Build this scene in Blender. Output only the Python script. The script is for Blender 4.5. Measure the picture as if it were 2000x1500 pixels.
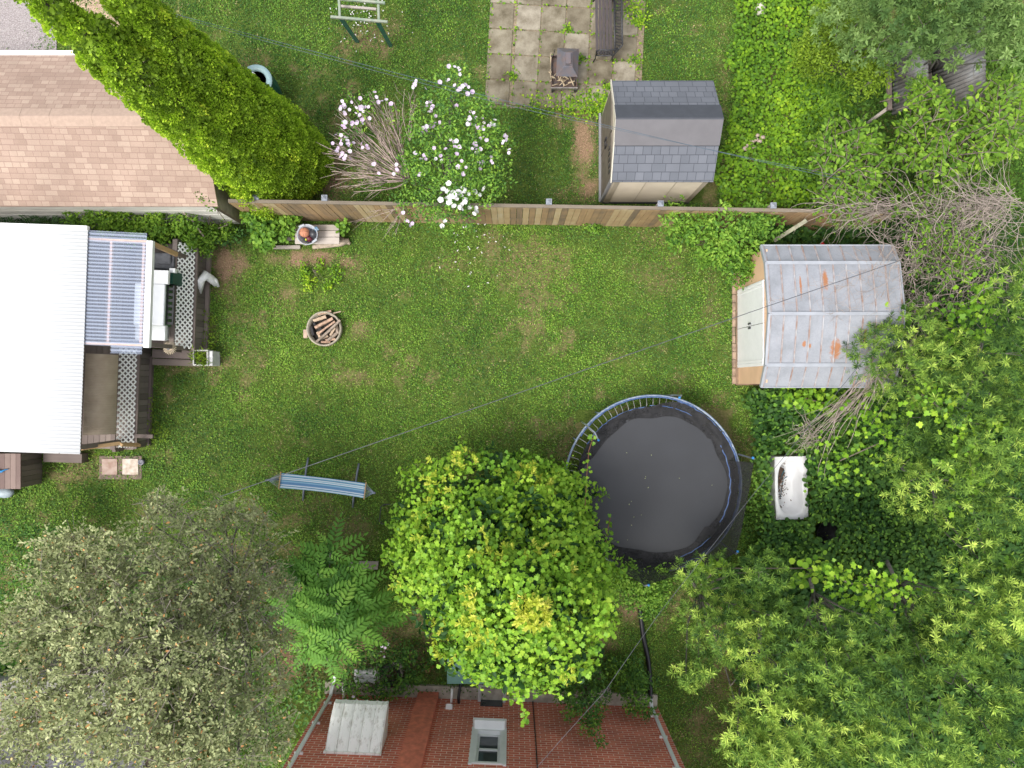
import bpy, math, random
import numpy as np
from mathutils import Vector, Matrix, noise

for _o in list(bpy.data.objects): bpy.data.objects.remove(_o)
R = math.radians
S = bpy.context.scene
C = bpy.context.collection

# ------------------------------------------------------------------ camera, sky, sun, exposure
H = 17.5            # camera height above the lawn (m)
F = 1388.0          # focal length in pixels of the 2000 px wide picture
cam_d = bpy.data.cameras.new("camera"); cam = bpy.data.objects.new("camera", cam_d); C.objects.link(cam)
cam.location = (0, 0, H); cam.rotation_euler = (0, 0, 0)
cam_d.sensor_width = 36; cam_d.lens = 36 * F / 2000; cam_d.clip_end = 500
S.camera = cam
S.render.resolution_x = 1024; S.render.resolution_y = 768

SUN_EL, SUN_AZ = R(58), R(232)      # azimuth clockwise from +Y (image up): light from the lower left
W = bpy.data.worlds.new("World"); S.world = W; W.use_nodes = True
wn = W.node_tree; wn.nodes.clear()
sky = wn.nodes.new('ShaderNodeTexSky'); sky.sky_type = 'NISHITA'; sky.sun_disc = False
sky.sun_elevation = SUN_EL; sky.sun_rotation = SUN_AZ; sky.air_density = 1.0; sky.dust_density = 6.0; sky.ozone_density = 1.0
hs = wn.nodes.new('ShaderNodeHueSaturation'); hs.inputs['Saturation'].default_value = 0.42
bg = wn.nodes.new('ShaderNodeBackground'); bg.inputs['Strength'].default_value = 0.15
wo = wn.nodes.new('ShaderNodeOutputWorld')
wn.links.new(sky.outputs[0], hs.inputs['Color']); cl = wn.nodes.new('ShaderNodeMix'); cl.data_type = 'RGBA'; cl.inputs[0].default_value = .35; cl.inputs[7].default_value = (7.0, 7.2, 7.6, 1)   # thin bright overcast over the sky
wn.links.new(hs.outputs[0], cl.inputs[6]); wn.links.new(cl.outputs[2], bg.inputs[0]); wn.links.new(bg.outputs[0], wo.inputs[0])
sd = bpy.data.lights.new("sun", 'SUN'); sd.energy = 1.9; sd.angle = R(22); sd.color = (1.0, 0.965, 0.90)
sun = bpy.data.objects.new("sun", sd); C.objects.link(sun)
sun.location = (0, 0, 30)
_d = Vector((math.sin(SUN_AZ) * math.cos(SUN_EL), math.cos(SUN_AZ) * math.cos(SUN_EL), math.sin(SUN_EL)))
sun.rotation_euler = _d.to_track_quat('Z', 'Y').to_euler()
S.view_settings.view_transform = 'Standard'; S.view_settings.look = 'None'
S.view_settings.exposure = 0.60; S.view_settings.gamma = 1
S.render.engine = 'CYCLES'
S.cycles.max_bounces = 6; S.cycles.diffuse_bounces = 3; S.cycles.transmission_bounces = 4; S.cycles.transparent_max_bounces = 12

# ------------------------------------------------------------------ helpers
rng = np.random.default_rng(7); random.seed(7)
def P(px, py, h=0.0):
    s = (H - h) / F
    return Vector(((px - 1000) * s, (750 - py) * s, h))

def thing(name, label, cat, loc=(0, 0, 0), rz=0, group=None):
    o = bpy.data.objects.new(name, None); C.objects.link(o)
    o.empty_display_size = 0.2
    o.location = loc; o.rotation_euler = (0, 0, rz); o['label'] = label; o['category'] = cat
    if group: o['group'] = group
    return o
def tag(o, label, cat, group=None, kind=None):
    o['label'] = label; o['category'] = cat
    if group: o['group'] = group
    if kind: o['kind'] = kind
    return o

def finish(o, parent, world):
    C.objects.link(o)
    if parent is not None:
        o.parent = parent
        if world:
            r = parent
            m = Matrix.Translation(r.location) @ Matrix.Rotation(r.rotation_euler[2], 4, 'Z')
            par = r.parent
            if par is not None:
                m = Matrix.Translation(par.location) @ Matrix.Rotation(par.rotation_euler[2], 4, 'Z') @ m
            o.data.transform(m.inverted())
    return o

class MB:
    def __init__(s): s.v = []; s.f = []; s.sm = []
    def add(s, vs, fs, smooth=False):
        o = len(s.v); s.v += [tuple(v) for v in vs]
        s.f += [tuple(i + o for i in f) for f in fs]; s.sm += [smooth] * len(fs); return s
    def bx(s, x0, x1, y0, y1, z0, z1):
        v = [(x0,y0,z0),(x1,y0,z0),(x1,y1,z0),(x0,y1,z0),(x0,y0,z1),(x1,y0,z1),(x1,y1,z1),(x0,y1,z1)]
        return s.add(v, [(0,3,2,1),(4,5,6,7),(0,1,5,4),(1,2,6,5),(2,3,7,6),(3,0,4,7)])
    def box(s, c, d, rz=0, rx=0, ry=0):
        M = Matrix.Translation(c) @ Matrix.Rotation(rz,4,'Z') @ Matrix.Rotation(ry,4,'Y') @ Matrix.Rotation(rx,4,'X')
        a,b,e = d[0]/2,d[1]/2,d[2]/2
        v = [M @ Vector(p) for p in [(-a,-b,-e),(a,-b,-e),(a,b,-e),(-a,b,-e),(-a,-b,e),(a,-b,e),(a,b,e),(-a,b,e)]]
        return s.add(v, [(0,3,2,1),(4,5,6,7),(0,1,5,4),(1,2,6,5),(2,3,7,6),(3,0,4,7)])
    def beam(s, p, q, w, h, up=(0,0,1)):
        p = Vector(p); q = Vector(q); d = (q-p).normalized(); u = Vector(up)
        if abs(d.dot(u)) > .98: u = Vector((0,1,0))
        b = d.cross(u).normalized(); u = b.cross(d).normalized()
        v = []
        for e in (p, q):
            for a, c in ((-1,-1),(1,-1),(1,1),(-1,1)): v.append(e + b*a*w/2 + u*c*h/2)
        return s.add(v, [(0,1,2,3),(7,6,5,4),(0,4,5,1),(1,5,6,2),(2,6,7,3),(3,7,4,0)])
    def slab(s, quad, t):
        """quad of 4 corners (CCW from above), thickness t downwards"""
        q = [Vector(a) for a in quad]; b = [a - Vector((0,0,t)) for a in q]; n = len(q)
        return s.add(q + b, [tuple(range(n)), tuple(range(2*n-1, n-1, -1))] + [(i, i+n, (i+1)%n+n, (i+1)%n) for i in range(n)])
    def prism(s, poly, z0, z1, smooth=False):
        n = len(poly)
        v = [(a[0],a[1],z0) for a in poly] + [(a[0],a[1],z1) for a in poly]
        s.add(v, [tuple(range(n-1,-1,-1)), tuple(range(n,2*n))]); 
        return s.add(v, [(i,(i+1)%n,(i+1)%n+n,i+n) for i in range(n)], smooth)
    def tube(s, pts, r, n=6, closed=False, cap=True, smooth=True):
        pts = [Vector(p) for p in pts]; m = len(pts)
        rs = r if hasattr(r, '__len__') else [r]*m
        vs = []; prev = None
        for i, p in enumerate(pts):
            if closed: d = pts[(i+1)%m] - pts[i-1]
            else: d = pts[min(i+1,m-1)] - pts[max(i-1,0)]
            if d.length < 1e-9: d = Vector((0,0,1))
            d.normalize()
            if prev is None:
                u = Vector((0,0,1)) if abs(d.z) < .9 else Vector((1,0,0))
            else: u = prev
            u = (u - d*u.dot(d)); 
            if u.length < 1e-6: u = d.orthogonal()
            u.normalize(); prev = u; b = d.cross(u)
            for k in range(n):
                a = 2*math.pi*k/n
                vs.append(p + (u*math.cos(a) + b*math.sin(a))*rs[i])
        fs = []
        for i in range(m if closed else m-1):
            j = (i+1) % m
            for k in range(n):
                fs.append((i*n+k, i*n+(k+1)%n, j*n+(k+1)%n, j*n+k))
        if cap and not closed:
            fs.append(tuple(range(n-1,-1,-1))); fs.append(tuple(range((m-1)*n, m*n)))
        return s.add(vs, fs, smooth)
    def lathe(s, c, prof, n=24, M=None, smooth=True, sx=1, sy=1):
        c = Vector(c); vs = []
        for r, z in prof:
            for k in range(n):
                a = 2*math.pi*k/n; p = Vector((r*math.cos(a)*sx, r*math.sin(a)*sy, z))
                if M: p = M @ p
                vs.append(c + p)
        fs = [(i*n+k, i*n+(k+1)%n, (i+1)*n+(k+1)%n, (i+1)*n+k) for i in range(len(prof)-1) for k in range(n)]
        if prof[0][0] > 0: fs.append(tuple(range(n-1,-1,-1)))
        if prof[-1][0] > 0: fs.append(tuple(range((len(prof)-1)*n, len(prof)*n)))
        return s.add(vs, fs, smooth)
    def blob(s, c, r, nz=.25, seed=0, sub=2, M=None):
        import bmesh
        bm = bmesh.new(); bmesh.ops.create_icosphere(bm, subdivisions=sub, radius=1)
        vs = []
        for v in bm.verts:
            k = 1 + nz*noise.noise(v.co*1.7 + Vector((seed*3.1, seed*1.7, 0)))
            p = Vector((v.co.x*r[0]*k, v.co.y*r[1]*k, v.co.z*r[2]*k))
            if M: p = M @ p
            vs.append(Vector(c) + p)
        fs = [tuple(v.index for v in f.verts) for f in bm.faces]; bm.free()
        return s.add(vs, fs, True)
    def build(s, name, mat, parent=None, bevel=0, world=True):
        me = bpy.data.meshes.new(name); me.from_pydata(s.v, [], s.f)
        me.polygons.foreach_set('use_smooth', s.sm); me.materials.append(mat); me.validate(); me.update()
        o = bpy.data.objects.new(name, me)
        finish(o, parent, world)
        if bevel:
            b = o.modifiers.new('bevel', 'BEVEL'); b.width = bevel; b.segments = 2; b.limit_method = 'ANGLE'; b.angle_limit = R(40)
        return o

def each(mb, name, mat, parent, bevel=0, world=True):
    """build every connected piece of mb as an object of its own"""
    par = list(range(len(mb.v)))
    def fd(a):
        while par[a] != a: par[a] = par[par[a]]; a = par[a]
        return a
    for f in mb.f:
        for q in f[1:]: par[fd(q)] = fd(f[0])
    gr = {}
    for f, s_ in zip(mb.f, mb.sm): gr.setdefault(fd(f[0]), []).append((f, s_))
    out = []
    for g in gr.values():
        idx = sorted({i for f, _ in g for i in f}); mp = {a: b for b, a in enumerate(idx)}
        nb = MB(); nb.v = [mb.v[i] for i in idx]; nb.f = [tuple(mp[i] for i in f) for f, _ in g]; nb.sm = [s_ for _, s_ in g]
        out.append(nb.build(name, mat, parent, bevel, world))
    return out

# ---- noise in numpy
def vn(x, y, sc, seed=0):
    x = np.asarray(x)/sc + 1000.3*1; y = np.asarray(y)/sc + 777.7
    xi = np.floor(x).astype(np.int64); yi = np.floor(y).astype(np.int64); fx = x-xi; fy = y-yi
    fx = fx*fx*(3-2*fx); fy = fy*fy*(3-2*fy)
    def h(a, b):
        n = (a*374761393 + b*668265263 + seed*1442695041) & 0xffffffff
        n = ((n ^ (n >> 13))*1274126177) & 0xffffffff
        return ((n ^ (n >> 16)) & 0xffff)/65535.0
    return (h(xi,yi)*(1-fx)+h(xi+1,yi)*fx)*(1-fy) + (h(xi,yi+1)*(1-fx)+h(xi+1,yi+1)*fx)*fy
def fbm(x, y, sc, seed=0, o=3):
    a = 0; w = 1; t = 0
    for i in range(o): a = a + w*vn(x, y, sc/2**i, seed+i*7); t += w; w *= .55
    return a/t

# ---- leaves
TPL = {
 'ovate': ([(0,0,0),(.28,.24,.05),(.68,.20,.06),(1,0,-.03),(.68,-.20,.06),(.28,-.24,.05)], [(0,3,2,1),(0,5,4,3)]),
 'narrow': ([(0,0,0),(.45,.085,.03),(1,0,-.06),(.45,-.085,.03)], [(0,3,2,1)]),
 'round': ([(0,.0,0),(.1,.34,.05),(.45,.5,.02),(.85,.36,.0),(1,0,-.06),(.85,-.36,0),(.45,-.5,.02),(.1,-.34,.05)], [(0,4,3,2,1),(0,7,6,5,4)]),
 'grape': ([(.12,0,0),(0,.3,.03),(.3,.5,-.02),(.45,.33,.03),(.8,.38,-.04),(.78,.14,.0),(1,0,-.08),(.78,-.14,0),(.8,-.38,-.04),(.45,-.33,.03),(.3,-.5,-.02),(0,-.3,.03)],
           [(0,6,5,4,3,2,1),(0,11,10,9,8,7,6)]),
 'quad': ([(0,-.5,0),(1,-.35,.05),(1,.35,.05),(0,.5,0)], [(0,1,2,3)]),
 'blade': ([(0,-.07,0),(0,.07,0),(.55,.05,.03),(1,0,-.05),(.55,-.05,.03)], [(0,4,3,2,1)]),
 'spray': ([(0,-.05,0),(.5,-.28,.04),(1,-.16,-.02),(.86,0,.02),(1,.16,-.02),(.5,.28,.04),(0,.05,0)], [(0,1,2,3,4,5,6)]),
}
def nrmz(a): return a/np.maximum(np.linalg.norm(a, axis=1, keepdims=True), 1e-9)
def leaves(name, mat, pos, axis, nrm, size, tint, tpl, parent=None, wid=1.0):
    tv, tf = TPL[tpl]; tv = np.array(tv, float); n = len(pos); k = len(tv)
    a = nrmz(np.asarray(axis, float)); nn = np.asarray(nrm, float)
    nn = nn - a*np.sum(nn*a, axis=1, keepdims=True) + 1e-6; nn = nrmz(nn); b = np.cross(nn, a)
    sz = np.broadcast_to(np.asarray(size, float), (n,))[:,None,None]
    V = pos[:,None,:] + sz*(tv[None,:,0:1]*a[:,None,:] + wid*tv[None,:,1:2]*b[:,None,:] + tv[None,:,2:3]*nn[:,None,:])
    V = V.reshape(-1,3)
    if parent is not None:
        l = parent.location; V = V - np.array([l.x, l.y, l.z])
    me = bpy.data.meshes.new(name); me.vertices.add(len(V)); me.vertices.foreach_set('co', V.astype(np.float32).ravel())
    fl = np.concatenate([np.array(f) for f in tf]); L = len(fl)
    idx = (np.arange(n)[:,None]*k + fl[None,:]).ravel()
    me.loops.add(n*L); me.loops.foreach_set('vertex_index', idx.astype(np.int32))
    ln = np.array([len(f) for f in tf]); st = np.concatenate([[0], np.cumsum(ln)[:-1]])
    starts = (np.arange(n)[:,None]*L + st[None,:]).ravel()
    me.polygons.add(n*len(tf)); me.polygons.foreach_set('loop_start', starts.astype(np.int32))
    try: me.polygons.foreach_set('loop_total', np.tile(ln, n).astype(np.int32))
    except Exception: pass
    me.update(calc_edges=True)
    at = me.attributes.new('t', 'FLOAT', 'POINT')
    at.data.foreach_set('value', np.repeat(np.clip(np.broadcast_to(tint,(n,)),0,1), k).astype(np.float32))
    me.materials.append(mat); me.validate()
    o = bpy.data.objects.new(name, me); C.objects.link(o)
    if parent is not None: o.parent = parent
    return o
def rdir(n, up=0.0):
    v = rng.normal(size=(n,3)); v = nrmz(v); v[:,2] += up; return nrmz(v)

# ------------------------------------------------------------------ materials
def newmat(name):
    m = bpy.data.materials.new(name); m.use_nodes = True; nt = m.node_tree; nt.nodes.clear()
    o = nt.nodes.new('ShaderNodeOutputMaterial'); p = nt.nodes.new('ShaderNodeBsdfPrincipled')
    nt.links.new(p.outputs[0], o.inputs[0]); return m, nt, p, o
def N(nt, t, **kw):
    n = nt.nodes.new(t)
    for k, v in kw.items():
        if k in n.inputs: n.inputs[k].default_value = v
        else: setattr(n, k, v)
    return n
def ramp(nt, fac, cols, pos=None, interp='LINEAR'):
    r = nt.nodes.new('ShaderNodeValToRGB'); r.color_ramp.interpolation = interp
    e = r.color_ramp.elements; n = len(cols)
    pos = pos or [i/(n-1) for i in range(n)]
    while len(e) < n: e.new(.5)
    for i, c in enumerate(cols):
        e[i].position = pos[i]; e[i].color = (*c, 1) if len(c) == 3 else c
    nt.links.new(fac, r.inputs[0]); return r
def mix(nt, fac, a, b, mode='MIX'):
    m = nt.nodes.new('ShaderNodeMix'); m.data_type = 'RGBA'; m.blend_type = mode
    for s_, v in ((m.inputs[0], fac), (m.inputs[6], a), (m.inputs[7], b)):
        if hasattr(v, 'is_output'): nt.links.new(v, s_)
        elif isinstance(v, (int, float)): s_.default_value = v
        else: s_.default_value = (*v, 1)
    return m.outputs[2]
def coords(nt, sc=1.0, swz=None, rot=None, kind='Object'):
    t = nt.nodes.new('ShaderNodeTexCoord'); out = t.outputs[kind]
    if swz:
        sp = nt.nodes.new('ShaderNodeSeparateXYZ'); nt.links.new(out, sp.inputs[0]); cb = nt.nodes.new('ShaderNodeCombineXYZ')
        for i, ch in enumerate(swz): nt.links.new(sp.outputs['XYZ'.index(ch)], cb.inputs[i])
        out = cb.outputs[0]
    mp = nt.nodes.new('ShaderNodeMapping'); mp.inputs['Scale'].default_value = (sc,)*3 if not hasattr(sc,'__len__') else sc
    if rot: mp.inputs['Rotation'].default_value = rot
    nt.links.new(out, mp.inputs[0]); return mp.outputs[0]
def noi(nt, vec, scale, detail=4, rough=.55, dist=0):
    n = nt.nodes.new('ShaderNodeTexNoise'); n.inputs['Scale'].default_value = scale; n.inputs['Detail'].default_value = detail
    n.inputs['Roughness'].default_value = rough; n.inputs['Distortion'].default_value = dist
    if vec is not None: nt.links.new(vec, n.inputs['Vector'])
    return n.outputs[0]
def bump(nt, p, h, strength=.3, dist=.01):
    b = nt.nodes.new('ShaderNodeBump'); b.inputs['Strength'].default_value = strength; b.inputs['Distance'].default_value = dist
    nt.links.new(h, b.inputs['Height']); nt.links.new(b.outputs[0], p.inputs['Normal'])

def leafmat(name, cols, pos=None, trans=.25, rough=.55, spec=.22, gain=1.0):
    cols = [tuple(min(.85, q*gain) for q in c_) for c_ in cols]
    m, nt, p, o = newmat(name)
    a = nt.nodes.new('ShaderNodeAttribute'); a.attribute_name = 't'
    g = nt.nodes.new('ShaderNodeNewGeometry')
    ad = N(nt, 'ShaderNodeMath', operation='MULTIPLY_ADD'); nt.links.new(g.outputs['Random Per Island'], ad.inputs[0]); ad.inputs[1].default_value = .14
    nt.links.new(a.outputs['Fac'], ad.inputs[2])
    sb = N(nt, 'ShaderNodeMath', operation='SUBTRACT'); nt.links.new(ad.outputs[0], sb.inputs[0]); sb.inputs[1].default_value = .07
    r = ramp(nt, sb.outputs[0], cols, pos)
    nt.links.new(r.outputs[0], p.inputs['Base Color']); p.inputs['Roughness'].default_value = rough
    p.inputs['Specular IOR Level'].default_value = spec
    if trans > 0:
        tr = nt.nodes.new('ShaderNodeBsdfTranslucent'); mx = nt.nodes.new('ShaderNodeMixShader'); mx.inputs[0].default_value = trans
        nt.links.new(r.outputs[0], tr.inputs[0]); nt.links.new(p.outputs[0], mx.inputs[1]); nt.links.new(tr.outputs[0], mx.inputs[2])
        nt.links.new(mx.outputs[0], o.inputs[0])
    return m
def plain(name, col, rough=.6, var=.25, scale=6, metal=0, col2=None, bumps=0, spec=.5, stretch=None, clear=0):
    m, nt, p, o = newmat(name)
    v = coords(nt, stretch or 1.0)
    n = noi(nt, v, scale, 5)
    c2 = col2 or tuple(c*(1-var) for c in col); c1 = tuple(min(1, c*(1+var*.5)) for c in col) if not col2 else col
    r = ramp(nt, n, [c2, c1], [.35, .65]); nt.links.new(r.outputs[0], p.inputs['Base Color'])
    p.inputs['Roughness'].default_value = rough; p.inputs['Metallic'].default_value = metal
    p.inputs['Specular IOR Level'].default_value = spec
    if bumps: bump(nt, p, noi(nt, v, scale*6, 4), bumps, .004)
    return m
def wood(name, cols, axis='x', scale=1.0, rough=.8):
    """streaky wood; island random picks the board tone"""
    m, nt, p, o = newmat(name)
    st = {'x': (1.2, 22, 22), 'y': (22, 1.2, 22), 'z': (22, 22, 1.2)}[axis]
    v = coords(nt, tuple(a*scale for a in st)); n = noi(nt, v, 1.0, 5, .6)
    g = nt.nodes.new('ShaderNodeNewGeometry')
    v2 = coords(nt, 2.2); n2 = noi(nt, v2, 1, 3)
    ma = N(nt, 'ShaderNodeMath', operation='MULTIPLY_ADD'); nt.links.new(g.outputs['Random Per Island'], ma.inputs[0]); ma.inputs[1].default_value = .55
    mb = N(nt, 'ShaderNodeMath', operation='MULTIPLY_ADD'); nt.links.new(n, mb.inputs[0]); mb.inputs[1].default_value = .75; nt.links.new(n2, mb.inputs[2])
    mc = N(nt, 'ShaderNodeMath', operation='MULTIPLY'); nt.links.new(mb.outputs[0], mc.inputs[0]); mc.inputs[1].default_value = .5
    nt.links.new(mc.outputs[0], ma.inputs[2])
    sb = N(nt, 'ShaderNodeMath', operation='SUBTRACT'); nt.links.new(ma.outputs[0], sb.inputs[0]); sb.inputs[1].default_value = .2
    r = ramp(nt, sb.outputs[0], cols); nt.links.new(r.outputs[0], p.inputs['Base Color']); p.inputs['Roughness'].default_value = rough
    bump(nt, p, n, .35, .004)
    return m
def shingle(name, cols, mortar, bw, rh, swz='XYZ', grit=.12):
    m, nt, p, o = newmat(name)
    v = coords(nt, 1.0, swz)
    br = nt.nodes.new('ShaderNodeTexBrick'); nt.links.new(v, br.inputs['Vector'])
    br.inputs['Scale'].default_value = 1; br.inputs['Brick Width'].default_value = bw; br.inputs['Row Height'].default_value = rh
    br.inputs['Mortar Size'].default_value = .006; br.inputs['Mortar Smooth'].default_value = .3; br.inputs['Bias'].default_value = 0
    br.inputs['Color1'].default_value = (0,0,0,1); br.inputs['Color2'].default_value = (1,1,1,1); br.inputs['Mortar'].default_value = (.5,.5,.5,1)
    br.offset = .37; br.squash = 1.6; br.squash_frequency = 3; br.offset_frequency = 2
    r = ramp(nt, br.outputs['Color'], cols)
    gr = noi(nt, v, 90, 3, .8); pt = noi(nt, v, 1.1, 4)
    c = mix(nt, 1.0, r.outputs[0], ramp(nt, gr, [(1-grit*2,)*3, (1+grit,)*3], [.3,.7]).outputs[0], 'MULTIPLY')
    c = mix(nt, 1.0, c, ramp(nt, pt, [(.86,.86,.86), (1.06,1.06,1.06)], [.3,.7]).outputs[0], 'MULTIPLY')
    c = mix(nt, br.outputs['Fac'], c, mortar)
    nt.links.new(c, p.inputs['Base Color']); p.inputs['Roughness'].default_value = .9
    inv = N(nt, 'ShaderNodeMath', operation='SUBTRACT'); inv.inputs[0].default_value = 1; nt.links.new(br.outputs['Fac'], inv.inputs[1])
    bump(nt, p, inv.outputs[0], .5, .008)
    return m

LM = dict(
 cedar = leafmat('cedar foliage', [(.05,.085,.012),(.13,.20,.018),(.21,.30,.022),(.32,.40,.04)], trans=.2, rough=.6, gain=2.5),
 cedargold = leafmat('golden foliage', [(.30,.42,.04),(.58,.66,.08),(.85,.80,.18)], trans=.3),
 vine = leafmat('grape leaf', [(.036,.09,.012),(.092,.21,.018),(.19,.35,.026),(.34,.49,.05)], trans=.22, rough=.45, gain=1.25),
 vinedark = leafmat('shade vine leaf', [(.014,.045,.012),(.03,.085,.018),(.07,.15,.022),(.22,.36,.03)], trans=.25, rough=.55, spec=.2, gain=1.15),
 willow = leafmat('willow leaf', [(.018,.045,.012),(.052,.105,.018),(.135,.22,.034),(.34,.43,.085)], trans=.16, gain=1.9),
 sage = leafmat('sage leaf', [(.055,.11,.03),(.115,.195,.05),(.21,.31,.10)], trans=.2, gain=1.25),
 lime = leafmat('lime leaf', [(.07,.12,.015),(.17,.28,.02),(.30,.42,.03)], trans=.3),
 mulb = leafmat('mulberry leaf', [(.03,.08,.012),(.08,.17,.018),(.17,.30,.028),(.30,.44,.05)], trans=.3, gain=1.25),
 ivy = leafmat('ivy leaf', [(.03,.07,.012),(.075,.17,.015),(.17,.31,.015),(.36,.48,.03)], trans=.25, gain=1.25),
 olive = leafmat('olive leaf', [(.07,.085,.035),(.13,.15,.065),(.21,.23,.11),(.31,.32,.17),(.45,.23,.09)], [0,.35,.7,.93,1], trans=.14, gain=1.85),
 hib = leafmat('hibiscus leaf', [(.02,.06,.018),(.055,.13,.025),(.13,.25,.03),(.25,.38,.05)], trans=.25, gain=1.45),
 ail = leafmat('pinnate leaf', [(.03,.09,.018),(.08,.20,.03),(.16,.34,.05),(.30,.48,.08)], trans=.35, gain=1.2),
 fern = leafmat('fern leaf', [(.02,.05,.015),(.04,.10,.025),(.09,.17,.04)], trans=.2),
 fig = leafmat('bramble leaf', [(.03,.09,.015),(.09,.20,.025),(.19,.34,.04),(.30,.44,.07)], trans=.3, gain=1.2),
 grass = leafmat('grass blade', [(.045,.10,.035),(.092,.195,.045),(.165,.29,.045),(.29,.41,.07),(.42,.34,.19)], [0,.3,.6,.9,1], trans=.25, rough=.6, gain=1.38),
 litter = leafmat('brown litter', [(.03,.018,.012),(.09,.05,.03),(.17,.10,.06)], trans=0),
 petal = leafmat('pale petal', [(.75,.72,.72),(.8,.78,.8)], trans=.2),
 lilac = leafmat('lilac petal', [(.80,.74,.82),(.70,.54,.74),(.56,.34,.6)], trans=.25),
 white = leafmat('white petal', [(.85,.85,.85),(.75,.7,.74)], trans=.2),
)
BARK = plain('bark', (.20,.165,.13), .9, .45, 9, bumps=.5)
BARKG = plain('grey bark', (.17,.155,.135), .9, .4, 12, bumps=.4)
TWIG = plain('dead twig', (.42,.33,.29), .9, .4, 8)
TWIGP = plain('pinkish twig', (.38,.315,.275), .9, .4, 5)
WHITE = plain('white paint', (.80,.80,.80), .45, .06, 3)
WHITEV = plain('white vinyl', (.78,.79,.80), .35, .05, 4)
BLACK = plain('black iron', (.03,.03,.035), .45, .3, 12)
DARKC = None
DARK = plain('dark plastic', (.018,.018,.02), .5, .3, 6)
STEEL = plain('galvanised tube', (.42,.46,.52), .35, .15, 8, metal=.7)
DECK = wood('deck boards', [(.07,.055,.05),(.13,.10,.09),(.20,.16,.14),(.27,.22,.19)], 'y')
DECKX = wood('deck boards across', [(.06,.045,.04),(.11,.085,.08),(.17,.135,.12),(.23,.19,.16)], 'x')
OLDW = wood('weathered grey wood', [(.20,.17,.15),(.33,.29,.25),(.45,.40,.36),(.55,.50,.45)], 'x')
TANW = wood('new wood', [(.30,.18,.08),(.42,.27,.13),(.5,.35,.19)], 'x')
DECKZ = wood('deck skirt boards', [(.07,.058,.05),(.13,.108,.095),(.19,.16,.14),(.25,.21,.19)], 'z')
CONC = plain('concrete', (.46,.43,.38), .9, .25, 5, bumps=.3)
GLASS = plain('window glass', (.05,.06,.07), .08, .3, 2)

# ------------------------------------------------------------------ ground
BARE_SHADE = [(440,508,44,36,1.0),(1140,290,30,85,1.0),(1150,365,26,40,.9),(702,640,30,20,.62),(640,345,70,60,.8),(720,75,75,50,.6),(575,340,90,60,.5),
        (880,520,60,30,.45),(560,600,60,40,.4),(600,505,80,18,.8),(680,515,22,14,.9),(560,575,30,22,.6),(690,520,40,30,.5),(440,560,30,40,.5),(1270,460,60,50,.4),(1040,590,20,18,.6),
        (1200,700,60,30,.35),(790,580,30,20,.4),(500,690,50,35,.35),(680,1050,60,60,.5),(600,980,80,40,.4),(1420,1290,60,120,.7),(1230,1195,25,30,.8),
        (1370,1420,60,90,.55),(1160,1260,60,50,.7),(860,1230,140,60,.6),(720,1290,160,60,.7),(120,930,60,20,.6),(1100,235,30,30,.6),(1410,120,18,120,.4),(850,780,120,30,.25),  # patches right of the house thin the grass to imitate shade under trees
        (380,1000,60,30,.3),(1390,600,25,90,.4),(1415,700,20,60,.3),(500,150,40,60,.5),(1240,40,20,90,.4),(560,1280,60,80,.9),(470,600,30,60,.3),
        (1130,380,60,25,.5),(960,700,80,30,.3),(1290,540,60,50,.45),(410,640,15,40,.5),(25,60,60,50,1.0)]
def bare_shade_at(x, y):
    px = 1000 + x*F/H; py = 750 - y*F/H; b = np.zeros_like(px)
    wob = (fbm(x, y, .5, 3)-.5)*1.1
    for cx, cy, rx, ry, s in BARE_SHADE:
        d = np.sqrt(((px-cx)/rx)**2 + ((py-cy)/ry)**2) + wob*1.2
        b = np.maximum(b, (s if s > .75 else s*.9)*np.clip(1.35 - d*.9, 0, 1)*(.55+.9*fbm(x, y, .22, 17)))
    g = fbm(x, y, 1.5, 11); g2 = fbm(x, y, .38, 5)
    b = np.maximum(b, np.clip((g*.6+g2*.55-.60)*2.6, 0, .5))
    return b
def ground_z(x, y):
    return .02*(fbm(x, y, 1.3, 2) - .5)
gx = np.concatenate([[-90,-50,-30,-20], np.arange(-14.5, 14.51, .1), [20,30,50,90]])
gy = np.concatenate([[-90,-50,-30,-18], np.arange(-11, 12.01, .1), [18,30,50,90]])
X, Y = np.meshgrid(gx, gy); Z = ground_z(X, Y); nx, ny = len(gx), len(gy)
me = bpy.data.meshes.new('ground'); 
vv = np.stack([X, Y, Z], -1).reshape(-1,3)
i0 = (np.arange(ny-1)[:,None]*nx + np.arange(nx-1)[None,:]).ravel()
fc = np.stack([i0, i0+1, i0+1+nx, i0+nx], -1)
me.vertices.add(len(vv)); me.vertices.foreach_set('co', vv.astype(np.float32).ravel())
me.loops.add(fc.size); me.loops.foreach_set('vertex_index', fc.astype(np.int32).ravel())
me.polygons.add(len(fc)); me.polygons.foreach_set('loop_start', (np.arange(len(fc))*4).astype(np.int32))
me.update(calc_edges=True)
at = me.attributes.new('bare', 'FLOAT', 'POINT'); at.data.foreach_set('value', bare_shade_at(X, Y).astype(np.float32).ravel())  # holds worn soil plus the tree shade put into the ground colour
m, nt, p, o = newmat('lawn soil and thatch')
v = coords(nt)
a = nt.nodes.new('ShaderNodeAttribute'); a.attribute_name = 'bare'
fine = noi(nt, v, 26, 6, .7); mid = noi(nt, v, 3.2, 5, .6); big = noi(nt, v, .45, 3)
grn = ramp(nt, fine, [(.035,.06,.015),(.08,.13,.025),(.15,.20,.045)], [.3,.5,.72]).outputs[0]
grn = mix(nt, 1, grn, ramp(nt, mid, [(.75,.72,.7),(1.15,1.1,1.0)], [.35,.65]).outputs[0], 'MULTIPLY')
soil = ramp(nt, noi(nt, v, 34, 6, .75), [(.09,.06,.04),(.25,.165,.10),(.44,.31,.21)], [.3,.5,.7]).outputs[0]
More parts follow.
